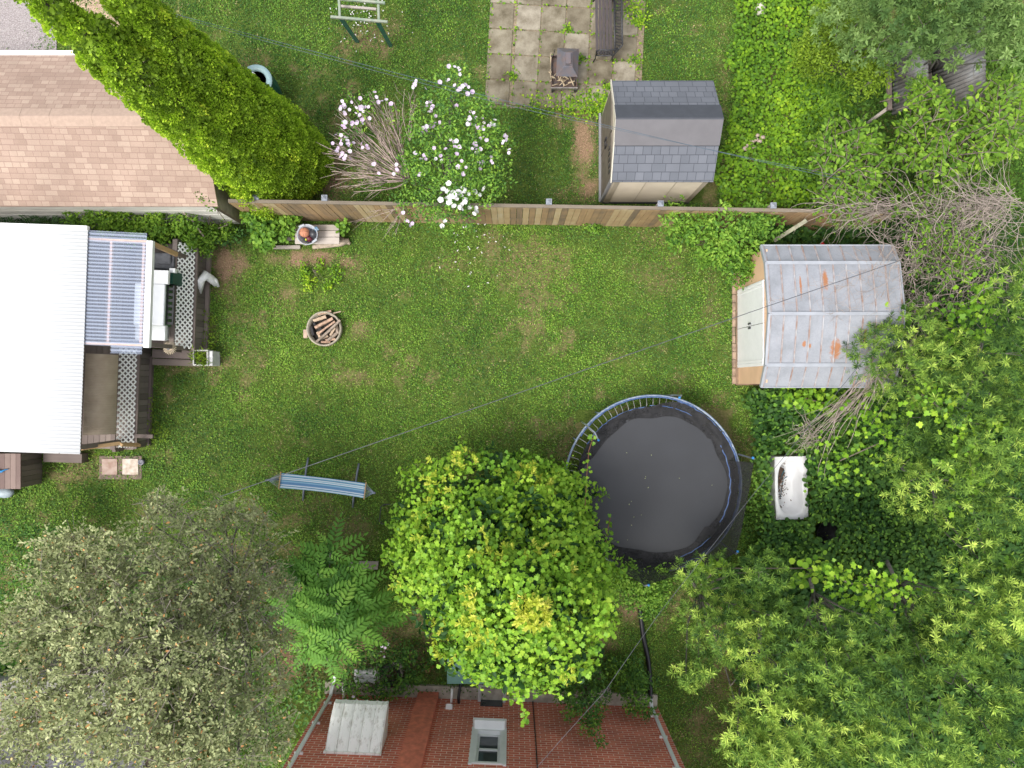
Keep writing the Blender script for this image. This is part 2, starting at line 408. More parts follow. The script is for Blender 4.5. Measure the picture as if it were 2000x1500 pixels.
mm = N(nt, 'ShaderNodeMath', operation='MULTIPLY_ADD'); nt.links.new(noi(nt, v, 14, 5, .7), mm.inputs[0]); mm.inputs[1].default_value = 1.1; nt.links.new(a.outputs['Fac'], mm.inputs[2])
mh = N(nt, 'ShaderNodeMath', operation='MULTIPLY'); nt.links.new(mm.outputs[0], mh.inputs[0]); mh.inputs[1].default_value = .5
msk = ramp(nt, mh.outputs[0], [(0,0,0),(1,1,1)], [.40, .72]).outputs[0]
nt.links.new(mix(nt, msk, grn, soil), p.inputs['Base Color']); p.inputs['Roughness'].default_value = .95; p.inputs['Specular IOR Level'].default_value = .1
bump(nt, p, fine, .8, .03)
me.materials.append(m); g = bpy.data.objects.new('ground', me); C.objects.link(g); g['kind'] = 'structure'

# lawn grass and clover
def inrect(x, y, x0, x1, y0, y1):       # pixel rectangle on the ground
    px = 1000 + x*F/H; py = 750 - y*F/H
    return (px > x0) & (px < x1) & (py > y0) & (py < y1)
def lawn(n):
    n = int(n*1.28); x = rng.uniform(-13.9, 13.9, n); y = rng.uniform(-10.6, 11.6, n)
    b = bare_shade_at(x, y); cl = fbm(x, y, .22, 21, 2)
    keep = rng.random(n) > np.clip(b*1.25 - .12, 0, .985) + np.clip((.42-cl)*1.2, 0, .5)
    for r in [(0,300,455,880),(0,420,100,410),(958,1255,-20,205),(1178,1400,225,396),(1440,1760,510,754),(560,1290,1365,1520),(1125,1430,800,1095)]:
        keep &= ~inrect(x, y, *r)
    keep &= np.hypot(x-P(636,643).x, y-P(636,643).y) > .4
    return x[keep], y[keep]
x, y = lawn(640000); n = len(x)
ax = np.stack([rng.normal(size=n), rng.normal(size=n), rng.uniform(.25, 1.3, n)], -1)
gn = fbm(x, y, .9, 31, 3); yel = fbm(x, y, 2.4, 41, 2)
back = np.clip((y-3.9)*4, 0, 1)            # the neighbour's lawn is a cooler green
tt = .42 + (gn-.5)*.8 + (yel-.5)*.6 + rng.normal(size=n)*.2 - back*.12
dry = rng.random(n) < np.clip(bare_shade_at(x, y)*.35, .03, .4); tt = np.where(dry, 1.0, np.clip(tt, 0, .9))
gr = leaves('lawn_grass', LM['grass'], np.stack([x, y, ground_z(x, y)+.0], -1), ax, rdir(n, .4), rng.uniform(.035, .07, n), tt, 'blade', wid=2.0)
tag(gr, 'short mown green grass growing over the whole yard', 'grass', kind='stuff')
x, y = lawn(470000)
k = fbm(x, y, .55, 51, 3) + rng.normal(size=len(x))*.12 > .44; x, y = x[k], y[k]; n = len(x)
tt = .40 + (fbm(x, y, .5, 61)-.5)*.8 + rng.normal(size=n)*.2 - .12*np.clip((y-3.9)*4, 0, 1)
cv = leaves('clover_patches', LM['fig'], np.stack([x, y, .02+rng.uniform(0,.03,n)], -1), np.stack([rng.normal(size=n), rng.normal(size=n), rng.normal(size=n)*.25], -1), rdir(n, 1.6), rng.uniform(.014,.034,n), tt, 'quad', wid=.9)
tag(cv, 'low round-leaved clover and weeds mixed through the lawn', 'clover', kind='stuff')

# ------------------------------------------------------------------ garage with tan shingles
GAR = thing('garage', 'garage with tan shingle roof and white walls beside the tall cedar', 'garage', P(240,250,0), R(-.9))
SHT = shingle('tan shingles', [(.34,.24,.19),(.375,.27,.215),(.405,.295,.235),(.45,.34,.27)], (.27,.18,.145), .17, .105)
xE, yS, yN = -6.46, 3.90, 7.22; rz = 2.72; ez = 1.9; ym = 5.57
def gab(parent, x0, x1, ys, yn, ym, ez, rz, mat, t=.05, name='roof'):
    b = MB()
    b.slab([(x0,ys,ez),(x1,ys,ez),(x1,ym,rz),(x0,ym,rz)], t); b.slab([(x0,ym,rz),(x1,ym,rz),(x1,yn,ez),(x0,yn,ez)], t)
    return b.build(name, mat, parent)
gab(GAR, -16, xE, yS, yN, ym, ez, rz, SHT)
b = MB(); RC = plain('ridge shingles', (.40,.295,.235), .9, .10, 14, bumps=.5)
x = -16
while x < xE-.05:
    x2 = min(x+rng.uniform(.26,.34), xE+.01); dz = .012*rng.random()+.016
    b.slab([(x,ym-.19,rz-.09+dz),(x2,ym-.19,rz-.09+dz),(x2,ym,rz+dz),(x,ym,rz+dz)], .01)
    b.slab([(x,ym,rz+dz),(x2,ym,rz+dz),(x2,ym+.19,rz-.09+dz),(x,ym+.19,rz-.09+dz)], .01); x = x2
b.build('ridge_cap', RC, GAR)
b = MB(); b.bx(-16, xE-.225, yS+.04, yS+.16, 0, ez-.03); b.bx(-16, xE-.225, yN-.2, yN-.1, 0, ez-.03)
for k in range(5): b.bx(-16, xE-.228, yS+.036, yS+.042, .25+k*.36, .262+k*.36)
b.build('wall', plain('dirty white siding', (.80,.77,.72), .7, .15, 2, stretch=(1,1,3)), GAR)
b = MB(); b.add([(xE-.12,yS+.04,0),(xE-.12,yN-.1,0),(xE-.12,yN-.1,ez-.03),(xE-.12,ym,rz-.08),(xE-.12,yS+.04,ez-.03),
                 (xE-.22,yS+.04,0),(xE-.22,yN-.1,0),(xE-.22,yN-.1,ez-.03),(xE-.22,ym,rz-.08),(xE-.22,yS+.04,ez-.03)],
                [(0,1,2,3,4),(9,8,7,6,5),(0,5,6,1),(4,3,8,9),(2,7,8,3)])
b.build('gable_wall', plain('brown gable siding', (.42,.35,.28), .85, .3, 5), GAR)
b = MB(); b.bx(-16, xE+.03, yN, yN+.11, ez-.10, ez-.005); b.build('gutter', WHITE, GAR, .01)
b = MB(); b.beam((xE+.015,yN+.05,ez-.04),(xE+.015,yN-.5,ez+.22),.03,.12); b.build('fascia', WHITE, GAR)

# gravel pad by the garage
b = MB(); b.slab([(-18,8.0,.03),(-11.2,8.0,.03),(-11.2,12,.03),(-18,12,.03)], .02)
m, nt, p, o = newmat('gravel'); v = coords(nt); r = ramp(nt, noi(nt, v, 40, 6, .8), [(.12,.10,.10),(.34,.30,.30),(.62,.58,.57)], [.32,.5,.68]); nt.links.new(r.outputs[0], p.inputs['Base Color']); p.inputs['Roughness'].default_value=.95
bump(nt, p, r.outputs[0], .8, .02)
go = b.build('gravel_path', m); go['kind'] = 'structure'
b = MB(); b.slab([(-11.2+.01,8.6,.026),(-9.6,8.6,.026),(-9.6,12,.026),(-11.19,12,.026)], .02); go = b.build('sand_path', plain('sandy soil', (.46,.33,.24), .95, .3, 9, bumps=.5)); go['kind'] = 'structure'

# ------------------------------------------------------------------ wooden fence
FEN = thing('wooden_fence', 'long weathered board fence, brown and orange, between the two yards', 'fence', (0, 3.95, 0))
fy = lambda x: 3.935 - .017*x - (.06 if x < -3 else 0)*0
b = MB(); x = -6.25; FH = 1.68
while x < 8.6:
    w = .138 + rng.uniform(-.004,.004); h_ = FH + rng.uniform(-.02,.02)
    dz = 0; 
    b.box((x, fy(x)+rng.uniform(-.004,.004), h_/2), (w, .018, h_), rz=R(-1)+rng.normal()*.01)
    x += .146
BWD = wood('fence boards', [(.09,.075,.06),(.20,.145,.095),(.37,.24,.125),(.46,.35,.20),(.50,.44,.33)], 'z')
b.build('board_panel', BWD, FEN)
b = MB(); 
for z in (.35, 1.45): b.beam((-6.2, fy(-6.2)+.04, z),(8.6, fy(8.6)+.04, z), .04, .09)
b.build('rail', OLDW, FEN)
b = MB(); b.beam((-6.3, fy(-6.3)+.025, FH+.035),(8.6, fy(8.6)+.025, FH+.035), .075, .035)
b.build('top_cap', wood('cap rail', [(.07,.058,.045),(.13,.105,.08),(.20,.165,.125),(.27,.225,.175)], 'x'), FEN)
for pxx in (500, 634, 1072, 1290, 1510):
    xx = (pxx-1000)*(H-1.75)/F
    b = MB(); b.bx(xx-.045, xx+.045, fy(xx)+.07, fy(xx)+.16, 0, 1.74); po = b.build('post', OLDW, FEN)
    b = MB(); b.bx(xx-.065, xx+.065, fy(xx)+.05, fy(xx)+.18, 1.74, 1.78); b.add([(xx-.05,fy(xx)+.065,1.78),(xx+.05,fy(xx)+.065,1.78),(xx+.05,fy(xx)+.165,1.78),(xx-.05,fy(xx)+.165,1.78),(xx,fy(xx)+.115,1.82)],[(0,1,4),(1,2,4),(2,3,4),(3,0,4)])
    c = b.build('post_cap', plain('grey post cap', (.22,.24,.28), .5, .2, 8), None); c.parent = po; c.data.transform(Matrix.Translation((0,-3.95,0)))

# ------------------------------------------------------------------ grey resin shed
SH = thing('garden_shed', 'grey shingled resin shed with beige walls behind the board fence', 'shed', (3.45, 5.55, 0))
ez, rz, ys, yn, ym = 1.9, 2.62, 4.44, 6.66, 5.57; x0, x1 = 2.185, 4.42
SHG = shingle('slate resin tiles', [(.122,.132,.156),(.135,.145,.171),(.15,.16,.187)], (.055,.06,.075), .19, .155, grit=.04)
gab(SH, x0, x1, ys, yn, ym, ez, rz, SHG, .045)
b = MB(); t = .018
s_ = (rz-ez)/(ym-ys); d1, d2 = .48, .26
b.slab([(x0-.012,ym-d1,rz-d1*s_+t),(x1+.012,ym-d1,rz-d1*s_+t),(x1+.012,ym-.03,rz-.01+t),(x0-.012,ym-.03,rz-.01+t)], .03)
b.build('ridge_panel', plain('brown grey resin', (.135,.13,.14), .6, .08, 3), SH, .004)
b = MB(); b.slab([(x0-.012,ym+.0,rz+.004+t),(x1+.012,ym+.0,rz+.004+t),(x1+.012,ym+d2+.1,rz-(d2+.1)*s_+t),(x0-.012,ym+d2+.1,rz-(d2+.1)*s_+t)], .03)
b.slab([(x0-.012,ym-.03,rz-.01+t),(x1+.012,ym-.03,rz-.01+t),(x1+.012,ym,rz+.004+t),(x0-.012,ym,rz+.004+t)], .03)
b.build('skylight_ridge', plain('dark ridge resin', (.055,.06,.075), .6, .1, 5), SH, .004)
BEI = plain('beige resin panel', (.56,.50,.40), .6, .08, 2)
b = MB(); wx0, wx1, wy0, wy1 = x0+.03, x1-.1, ys+.02, yn-.03
b.bx(wx0+.05, wx1, wy0, wy0+.06, .08, ez-.06); b.bx(wx0+.05, wx1, wy1-.06, wy1, .08, ez-.06); b.bx(wx1-.06, wx1, wy0+.06, wy1-.06, .08, ez-.06)
b.add([(wx1-.03,wy0,ez-.06),(wx1-.03,wy1,ez-.06),(wx1-.03,ym,rz-.06)],[(0,1,2)])
for k in range(1, 24): b.bx(wx0+.05, wx1+.004, wy0-.004, wy0+.004, .08+k*.073, .088+k*.073)
b.build('wall', BEI, SH)
b = MB()
for xx in (wx0+.75, wx0+1.42): b.bx(xx-.006, xx+.006, wy0-.009, wy0-.003, .08, ez-.06)
b.bx(wx0+.05, wx0+.16, wy0-.012, wy0-.006, .08, ez-.06); b.bx(wx1-.1, wx1+.012, wy0-.012, wy0-.006, .08, ez-.06)
b.build('wall_trim', plain('tan trim', (.40,.35,.27), .6, .1, 3), SH)
b = MB(); b.bx(wx0, wx1+.03, wy0-.03, wy1+.03, 0, .08); b.build('base', DARK, SH, .005)
b = MB(); b.add([(wx0,wy0,.08),(wx0,wy1,.08),(wx0,wy1,ez-.06),(wx0,ym,rz-.06),(wx0,wy0,ez-.06),(wx0+.05,wy0,.08),(wx0+.05,wy1,.08),(wx0+.05,wy1,ez-.06),(wx0+.05,ym,rz-.06),(wx0+.05,wy0,ez-.06)],
                [(4,3,2,1,0),(5,6,7,8,9),(0,1,6,5),(0,5,9,4)])
b.build('front_wall', BEI, SH)
b = MB()
for a_, c_ in ((wy0+.12, ym-.02), (ym+.02, wy1-.12)): b.bx(wx0-.035, wx0-.005, a_, c_, .1, 1.85)
do = each(b, 'door', plain('dark brown door resin', (.13,.11,.09), .6, .2, 4), SH, .006)[0]
b = MB()
for q in range(5): b.bx(wx0-.05, wx0-.036, 4.72+q*.13, 4.78+q*.13, 1.5, 1.7)
b.bx(wx0-.07, wx0-.036, ym-.1, ym-.06, .95, 1.2); b.bx(wx0-.07, wx0-.036, ym+.06, ym+.1, .95, 1.2)
b.tube([(wx0-.06,ym+.1*math.cos(a),1.05+.1*math.sin(a)) for a in np.linspace(0,6.28,14)], .008, 5)
for dh in each(b, 'door_fitting', BLACK, None): dh.parent = do; dh.data.transform(Matrix.Translation((-3.45,-5.55,0)))
b = MB(); b.beam((x0-.01,ys,ez-.04),(x0-.01,ym,rz-.04),.02,.1); b.beam((x0-.01,yn,ez-.04),(x0-.01,ym,rz-.04),.02,.1); each(b, 'fascia', plain('cream fascia', (.6,.56,.47), .6, .1, 3), SH)
b = MB(); b.bx(wx0-.09, wx0-.036, wy0, wy1, .06, .12); b.bx(wx0-.06,wx0-.002, wy0-.02, wy0+.05, .12, 1.9); b.build('door_frame', plain('grey door frame', (.22,.22,.23), .6, .1, 3), SH)

# ------------------------------------------------------------------ metal shed
MS = thing('metal_shed', 'pale galvanised metal shed with rust stains and white sliding doors by the trampoline', 'shed', (6.9, 1.45, 0))
x0, x1 = 5.50, 8.36; prof = [(-.06,1.86),(.41,2.13),(1.50,2.34),(2.62,2.13),(3.04,1.86)]
m, nt, p, o = newmat('rusty galvanised roof'); v = coords(nt)
base = ramp(nt, noi(nt, v, 2.2, 5, .6), [(.225,.24,.265),(.28,.295,.33),(.31,.325,.36)], [.3,.5,.7]).outputs[0]
st = ramp(nt, noi(nt, coords(nt, (9, 1.3, 1)), 1.0, 5, .65), [(0,0,0),(1,1,1)], [.64,.86]).outputs[0]
base = mix(nt, 1, base, ramp(nt, noi(nt, v, 30, 4, .8), [(.90,.89,.88),(1.04,1.04,1.04)], [.3,.6]).outputs[0], 'MULTIPLY')
base = mix(nt, st, base, (.33,.26,.22))
def spot(nt, c, s_):
    t = coords(nt, tuple(1/a for a in s_)); t.node.inputs['Location'].default_value = tuple(-c[i]/s_[i] for i in range(3))
    ln = N(nt, 'ShaderNodeVectorMath', operation='LENGTH'); nt.links.new(t, ln.inputs[0])
    a = N(nt, 'ShaderNodeMath', operation='MULTIPLY_ADD'); nt.links.new(noi(nt, v, 16, 5, .75), a.inputs[0]); a.inputs[1].default_value = 1.6; nt.links.new(ln.outputs['Value'], a.inputs[2])
    q_ = N(nt, 'ShaderNodeMath', operation='MULTIPLY'); nt.links.new(a.outputs[0], q_.inputs[0]); q_.inputs[1].default_value = .33
    return ramp(nt, q_.outputs[0], [(1,1,1),(0,0,0)], [.42, .56]).outputs[0]
for (pxx, pyy, sx, sy) in ((1632,682,.15,.30),(1612,548,.08,.28),(1570,672,.05,.1),(1688,660,.05,.25),(1582,675,.04,.07),(1563,560,.03,.3)):
    q = P(pxx, pyy, 2.2)
    base = mix(nt, spot(nt, (q.x-6.9, q.y-1.45, 2.2), (sx, sy, 3)), base, (.34,.15,.07))
nt.links.new(base, p.inputs['Base Color']); p.inputs['Roughness'].default_value = .55; p.inputs['Metallic'].default_value = .0
b = MB()
for (ya, za), (yb, zb) in zip(prof[:-1], prof[1:]): b.slab([(x0,ya,za),(x1,ya,za),(x1,yb,zb),(x0,yb,zb)], .03)
b.build('roof', m, MS)
b = MB(); b2 = MB()
for k in range(11):
    xx = x0 + .02 + k*(x1-x0-.04)/10
    for (ya, za), (yb, zb) in zip(prof[:-1], prof[1:]): (b if k else b).beam((xx+.0,ya,za+.012),(xx,yb,zb+.012), .022, .03)
m2 = plain('rusty seam', (.40,.40,.42), .5, .3, 5, col2=(.28,.18,.14)); b.build('seam', m2, MS)
b = MB()
for i in (1, 2, 3): b.beam((x0-.01,prof[i][0],prof[i][1]+.022),(x1+.01,prof[i][0],prof[i][1]+.022), .075, .03)
b.beam((x0-.01,prof[0][0]-.01,prof[0][1]-.01),(x1+.01,prof[0][0]-.01,prof[0][1]-.01),.03,.07); b.beam((x0-.01,prof[4][0]+.01,prof[4][1]-.01),(x1+.01,prof[4][0]+.01,prof[4][1]-.01),.03,.07)
for (ya, za), (yb, zb) in zip(prof[:-1], prof[1:]): b.beam((x0-.02,ya,za),(x0-.02,yb,zb), .05, .08); b.beam((x1+.015,ya,za),(x1+.015,yb,zb), .03, .06)
b.build('roof_batten', plain('dull zinc', (.36,.38,.42), .45, .1, 4, metal=.2), MS)
PCH = plain('peach painted steel', (.66,.44,.28), .6, .1, 2)
b = MB(); b.bx(x0+.06, x1-.04, -.0, .03, .06, 1.86); b.bx(x0+.06, x1-.04, 2.95, 2.98, .06, 1.86); b.bx(x1-.07, x1-.04, .03, 2.95, .06, 1.86)
b.bx(x0+.06,x0+.09,.03,.40,.06,1.95); b.bx(x0+.06,x0+.09,2.3,2.95,.06,1.95); b.bx(x0+.07,x0+.09,.4,2.3,1.80,2.12)
b.build('wall', PCH, MS)
for ya, yb in ((.40,1.34),(1.352,2.30)):
    b = MB(); b.bx(x0+.028, x0+.058, ya, yb, .08, 1.85); d = b.build('door', WHITEV, MS, .004)
    b = MB()
    for q in (.03,.10): b.bx(x0+.016,x0+.027, (ya+q if ya<1 else yb-q-.04), (ya+q+.04 if ya<1 else yb-q), .1, 1.83)
    hy = 1.30 if ya < 1 else 1.40
    bb = MB(); bb.bx(x0+.0,x0+.026, hy-.02, hy+.02, .92,1.06); hd = bb.build('door_handle', BLACK, None); hd.parent = d; hd.data.transform(Matrix.Translation((-6.9,-1.45,0)))
    tr = b.build('door_trim', WHITE, None); tr.parent = d; tr.data.transform(Matrix.Translation((-6.9,-1.45,0)))
b = MB(); b.bx(x0+.0, x1, -.03, 3.0, 0, .06); b.build('floor_frame', plain('rusty brown frame', (.22,.15,.10), .9, .3, 6), MS)
b = MB(); yy = .0
while yy < 2.75:
    b.bx(x0-.09, x0-.01+rng.uniform(-.01,.01), yy, yy+.19, 0, .07); yy += .2
br_ = b.build('brick_edging', plain('old bricks', (.34,.24,.17), .9, .4, 5), None, .008); tag(br_, 'row of old bricks laid along the foot of the metal shed doors', 'brick edging', kind='stuff')

# ------------------------------------------------------------------ brick house
ang = math.atan2(-7.92+7.59, 3.57+4.54)
HO = thing('brick_house', 'red brick house wall with white window at the bottom of the yard', 'house', (-4.54, -7.59, 0), ang)
m, nt, p, o = newmat('red brick'); v = coords(nt, 1, 'XZY')
br = nt.nodes.new('ShaderNodeTexBrick'); nt.links.new(v, br.inputs['Vector']); br.inputs['Scale'].default_value = 1
br.inputs['Brick Width'].default_value = .235; br.inputs['Row Height'].default_value = .092; br.inputs['Mortar Size'].default_value = .008; br.inputs['Bias'].default_value = .0
br.inputs['Color1'].default_value = (.74,.215,.145,1); br.inputs['Color2'].default_value = (.60,.16,.105,1); br.inputs['Mortar'].default_value = (.88,.70,.62,1)
c = mix(nt, 1, br.outputs['Color'], ramp(nt, noi(nt, v, 1.3, 5), [(.8,.8,.8),(1.15,1.1,1.05)], [.3,.7]).outputs[0], 'MULTIPLY')
c = mix(nt, 1, c, ramp(nt, noi(nt, v, 40, 4, .8), [(.8,.8,.8),(1.12,1.12,1.12)], [.3,.7]).outputs[0], 'MULTIPLY')
nt.links.new(c, p.inputs['Base Color']); p.inputs['Roughness'].default_value = .9; p.inputs['Specular IOR Level'].default_value = .1
inv = N(nt, 'ShaderNodeMath', operation='SUBTRACT'); inv.inputs[0].default_value = 1; nt.links.new(br.outputs['Fac'], inv.inputs[1]); bump(nt, p, inv.outputs[0], .7, .012)
BRK = m
def hx(px, py, z=None, off=0.0):      # point of the wall plane (local coordinates of the house) seen at a pixel
    # world wall: y = -7.59 + tan(ang)*(x+4.54) + off
    ux, uy = (px-1000)/F, (750-py)/F
    tn = math.tan(ang); c0 = -7.59 + tn*4.54 + off
    s = c0/(uy - tn*ux); zz = H - s
    wx, wy = ux*s, uy*s
    l = Matrix.Rotation(-ang, 3, 'Z') @ Vector((wx+4.54, wy+7.59, 0))
    return l.x, zz
WL = 8.12
class L(MB):
    def build(s, name, mat, parent=HO, bevel=0): return MB.build(s, name, mat, parent, bevel, world=False)
# wall with a window opening
wx0_, wz0 = hx(928, 1430); wx1_, wz1 = hx(978, 1490); wz0 = 1.60; wz1 = 3.02
wx0_ = hx(925,1455)[0]; wx1_ = hx(983,1455)[0]; WT = 5.6
b = L(); b.bx(0, wx0_, -.22, 0, -.1, WT); b.bx(wx1_, WL, -.22, 0, -.1, WT); b.bx(wx0_, wx1_, -.22, 0, -.1, wz0); b.bx(wx0_, wx1_, -.22, 0, wz1, WT)
b.bx(0, .22, -8, -.22, -.1, WT); b.bx(WL-.22, WL, -8, -.22, -.1, WT); b.bx(0, WL, -8.22, -8, -.1, WT)
b.build('wall', BRK)
b = L(); b.slab([(-.4,-4,WT+1.6),(-.4,-8.6,WT-.05),(WL+.4,-8.6,WT-.05),(WL+.4,-4,WT+1.6)], .1); b.slab([(-.4,.03,WT-.05),(-.4,-4,WT+1.6),(WL+.4,-4,WT+1.6),(WL+.4,.03,WT-.05)], .1)
b.build('roof', shingle('dark shingles', [(.05,.05,.055),(.09,.09,.095),(.13,.13,.135)], (.03,.03,.03), .3, .14))
WIN = MB()
cxw = (wx0_+wx1_)/2
b = L(); fw = .07
b.bx(wx0_, wx0_+fw, -.14, .03, wz0, wz1); b.bx(wx1_-fw, wx1_, -.14, .03, wz0, wz1); b.bx(wx0_+fw, wx1_-fw, -.14, .028, wz1-fw, wz1); b.bx(wx0_+fw, wx1_-fw, -.14, .028, wz0, wz0+fw)
win = b.build('window', WHITEV, HO, .004)
def sub(bb, name, mat, par, bevel=0): 
    o_ = bb.build(name, mat, None, bevel); o_.parent = par; return o_
b = L(); b.bx(wx0_+fw, wx1_-fw, -.10, -.05, (wz0+wz1)/2-.03, (wz0+wz1)/2+.03); b.bx(wx0_+fw, wx0_+fw+.05, -.1, -.05, wz0+fw, wz1-fw); b.bx(wx1_-fw-.05, wx1_-fw, -.1, -.05, wz0+fw, wz1-fw)
b.bx(wx0_+fw+.05, wx1_-fw-.05, -.1, -.05, wz0+fw, wz0+fw+.05)
sub(b, 'sash', WHITEV, win)
b = L(); b.bx(wx0_+fw, wx1_-fw, -.09, -.08, wz0+fw, wz1-fw); sub(b, 'pane', GLASS, win)
b = L(); b.add([(wx0_-.06,0,wz0-.10),(wx1_+.06,0,wz0-.10),(wx1_+.06,.22,wz0-.13),(wx0_-.06,.22,wz0-.13),(wx0_-.02,0,wz0+.01),(wx1_+.02,0,wz0+.01),(wx1_+.02,.2,wz0-.05),(wx0_-.02,.2,wz0-.05)],
 [(0,3,2,1),(4,5,6,7),(0,1,5,4),(1,2,6,5),(2,3,7,6),(3,0,4,7)]); b.bx(wx0_-.07,wx0_,.001,.035,wz0-.1,wz1+.05); b.bx(wx1_,wx1_+.07,.001,.035,wz0-.1,wz1+.05)
sub(b, 'sill', WHITEV, win, .004)
# brick pilaster / chimney
cx0 = hx(816,1366)[0]; cx1 = hx(856,1366)[0]
b = L(); b.bx(cx0, cx1, 0.001, .16, 0, WT+1.5); b.build('chimney', plain('painted smooth brick', (.68,.20,.13), .85, .22, 7, bumps=.6))
# foundation ledge
b = L(); b.bx(-.05, WL-.02, 0.002, .30, 0, .10); b.build('foundation', plain('foundation concrete', (.40,.36,.30), .95, .35, 4, bumps=.4))
# white fibreglass awning
ax0, az1 = hx(634,1472); ax1, _ = hx(736,1472)
ax0, ax1 = .68, 1.82; zt, zb, prj = 2.80, 2.02, .72
m, nt, p, o = newmat('dirty white awning'); v = coords(nt)
dn = noi(nt, coords(nt, (5, 2.2, 2.2)), 1.9, 6, .8); dn2 = noi(nt, v, 40, 5, .8)
c = mix(nt, ramp(nt, dn, [(0,0,0),(1,1,1)], [.5,.66]).outputs[0], (.88,.88,.84), mix(nt, dn2, (.20,.18,.13), (.80,.78,.72)))
nt.links.new(c, p.inputs['Base Color']); p.inputs['Roughness'].default_value = .55
b = L(); ns = 5; sw = (ax1-ax0)/ns
for k in range(ns):
    xa, xb = ax0+k*sw, ax0+(k+1)*sw
    pr = [(0,zt),(prj*.35,zt-.16),(prj*.75,zt-.42),(prj,zb+.12),(prj+.03,zb)]
    dx = [.0,.012,.06,sw-.06,sw-.012]; dz = [0,.03,.05,.05,.03]
    vs = []; 
    for (yy, zz) in pr:
        for d_, e_ in zip(dx, dz): vs.append((xa+d_, .02+yy, zz+e_))
    nn_ = len(dx); fs = [(i*nn_+j, (i+1)*nn_+j, (i+1)*nn_+j+1, i*nn_+j+1) for i in range(len(pr)-1) for j in range(nn_-1)]
    b.add(vs, fs, False)
    b.add([(xa+sw-.012,.02+a_,c_+.03) for a_,c_ in pr]+[(xb,.02+a_,c_) for a_,c_ in pr], [(i,i+5,i+6,i+1) for i in range(4)])
for xx in (ax0-.01, ax1-.02):
    q = [(0,zt),(prj*.35,zt-.16),(prj*.75,zt-.42),(prj,zb+.12),(prj,zb-.02),(0,zb+.05)]
    vs = [(xx,.02+a_,c_) for a_,c_ in q]+[(xx+.03,.02+a_,c_) for a_,c_ in q]; n_ = len(q)
    b.add(vs, [tuple(range(n_)), tuple(range(2*n_-1,n_-1,-1))]+[(i,i+n_,(i+1)%n_+n_,(i+1)%n_) for i in range(n_)])
b.bx(ax0-.03, ax1+.02, .005, .05, zt-.02, zt+.06)
aw = b.build('awning', m)
# downspouts
def spout(pts, nm):
    bb = L()
    for p_, q_ in zip(pts[:-1], pts[1:]): bb.beam(p_, q_, .075, .055, up=(0,1,0) if abs(p_[2]-q_[2])>.2 else (0,0,1))
    o_ = bb.build('downspout', plain('white aluminium', (.82,.85,.88), .4, .06, 3), HO, .006)
    b3 = L()
    for z in (.6, 1.6, 2.9): b3.bx(pts[-1][0]-.09, pts[-1][0]+.09, .0, .05, z, z+.03)
    for q_ in each(b3, 'bracket', WHITE, None, 0, False): q_.parent = o_
spout([(.20,.48,.10),(.16,.25,.14),(.16,.07,.35),(.16,.07,WT-.1)], 1)
spout([(7.93,.2,.12),(7.93,.07,.3),(7.93,.07,WT-.1)], 2)
# small wall fittings
b = L(); vx, vz = hx(877,1383); b.add([(vx-.1,0,.42),(vx+.1,0,.42),(vx+.06,.12,.62),(vx-.06,.12,.62),(vx-.08,0,.66),(vx+.08,0,.66)], [(0,1,2,3),(3,2,5,4),(0,3,4),(1,5,2)]); b.tube([(vx+.04,.1,.5),(vx+.05,.42,.48)], .03, 10)
b.build('vent', WHITE)
b = L(); vx, vz = hx(897,1366); b.tube([(vx,0,.3),(vx-.01,.15,.32),(vx+.02,.4,.2),(vx+.2,.55,.1)], .035, 8); b.build('pipe', DARK)
b = L(); vx = hx(1041,1380)[0]; b.tube([(vx,.02,0),(vx+.01,.02,2),(vx,.02,WT)], .012, 5); b.build('cable', DARK)
b = L(); vx = hx(672,1365)[0]; b.tube([(vx,0,.35),(vx,.34,.42)], .04, 10); b.build('vent_pipe', WHITE)
bx0, bx1 = hx(936,1372)[0], hx(984,1372)[0]
b = L(); b.bx(bx0-.04, bx1+.04, .003, .42, .02, .06); b.bx(bx0-.04,bx0+.03,.003,.42,.06,.2); b.bx(bx1-.03,bx1+.04,.003,.42,.06,.2); b.bx(bx0+.03,bx1-.03,.36,.42,.06,.2)
bw = b.build('window_well', plain('pale stone frame', (.45,.44,.42), .8, .2, 6))
b = L(); b.bx(bx0+.03, bx1-.03, .003, .02, .1, .42); sub(b, 'pane', GLASS, bw)
b = L(); vx = hx(752,1410)[0]; b.bx(vx-.05, vx+.1, 0, .1, 1.6, 1.75); b.build('junction_box', WHITE, HO, .01)

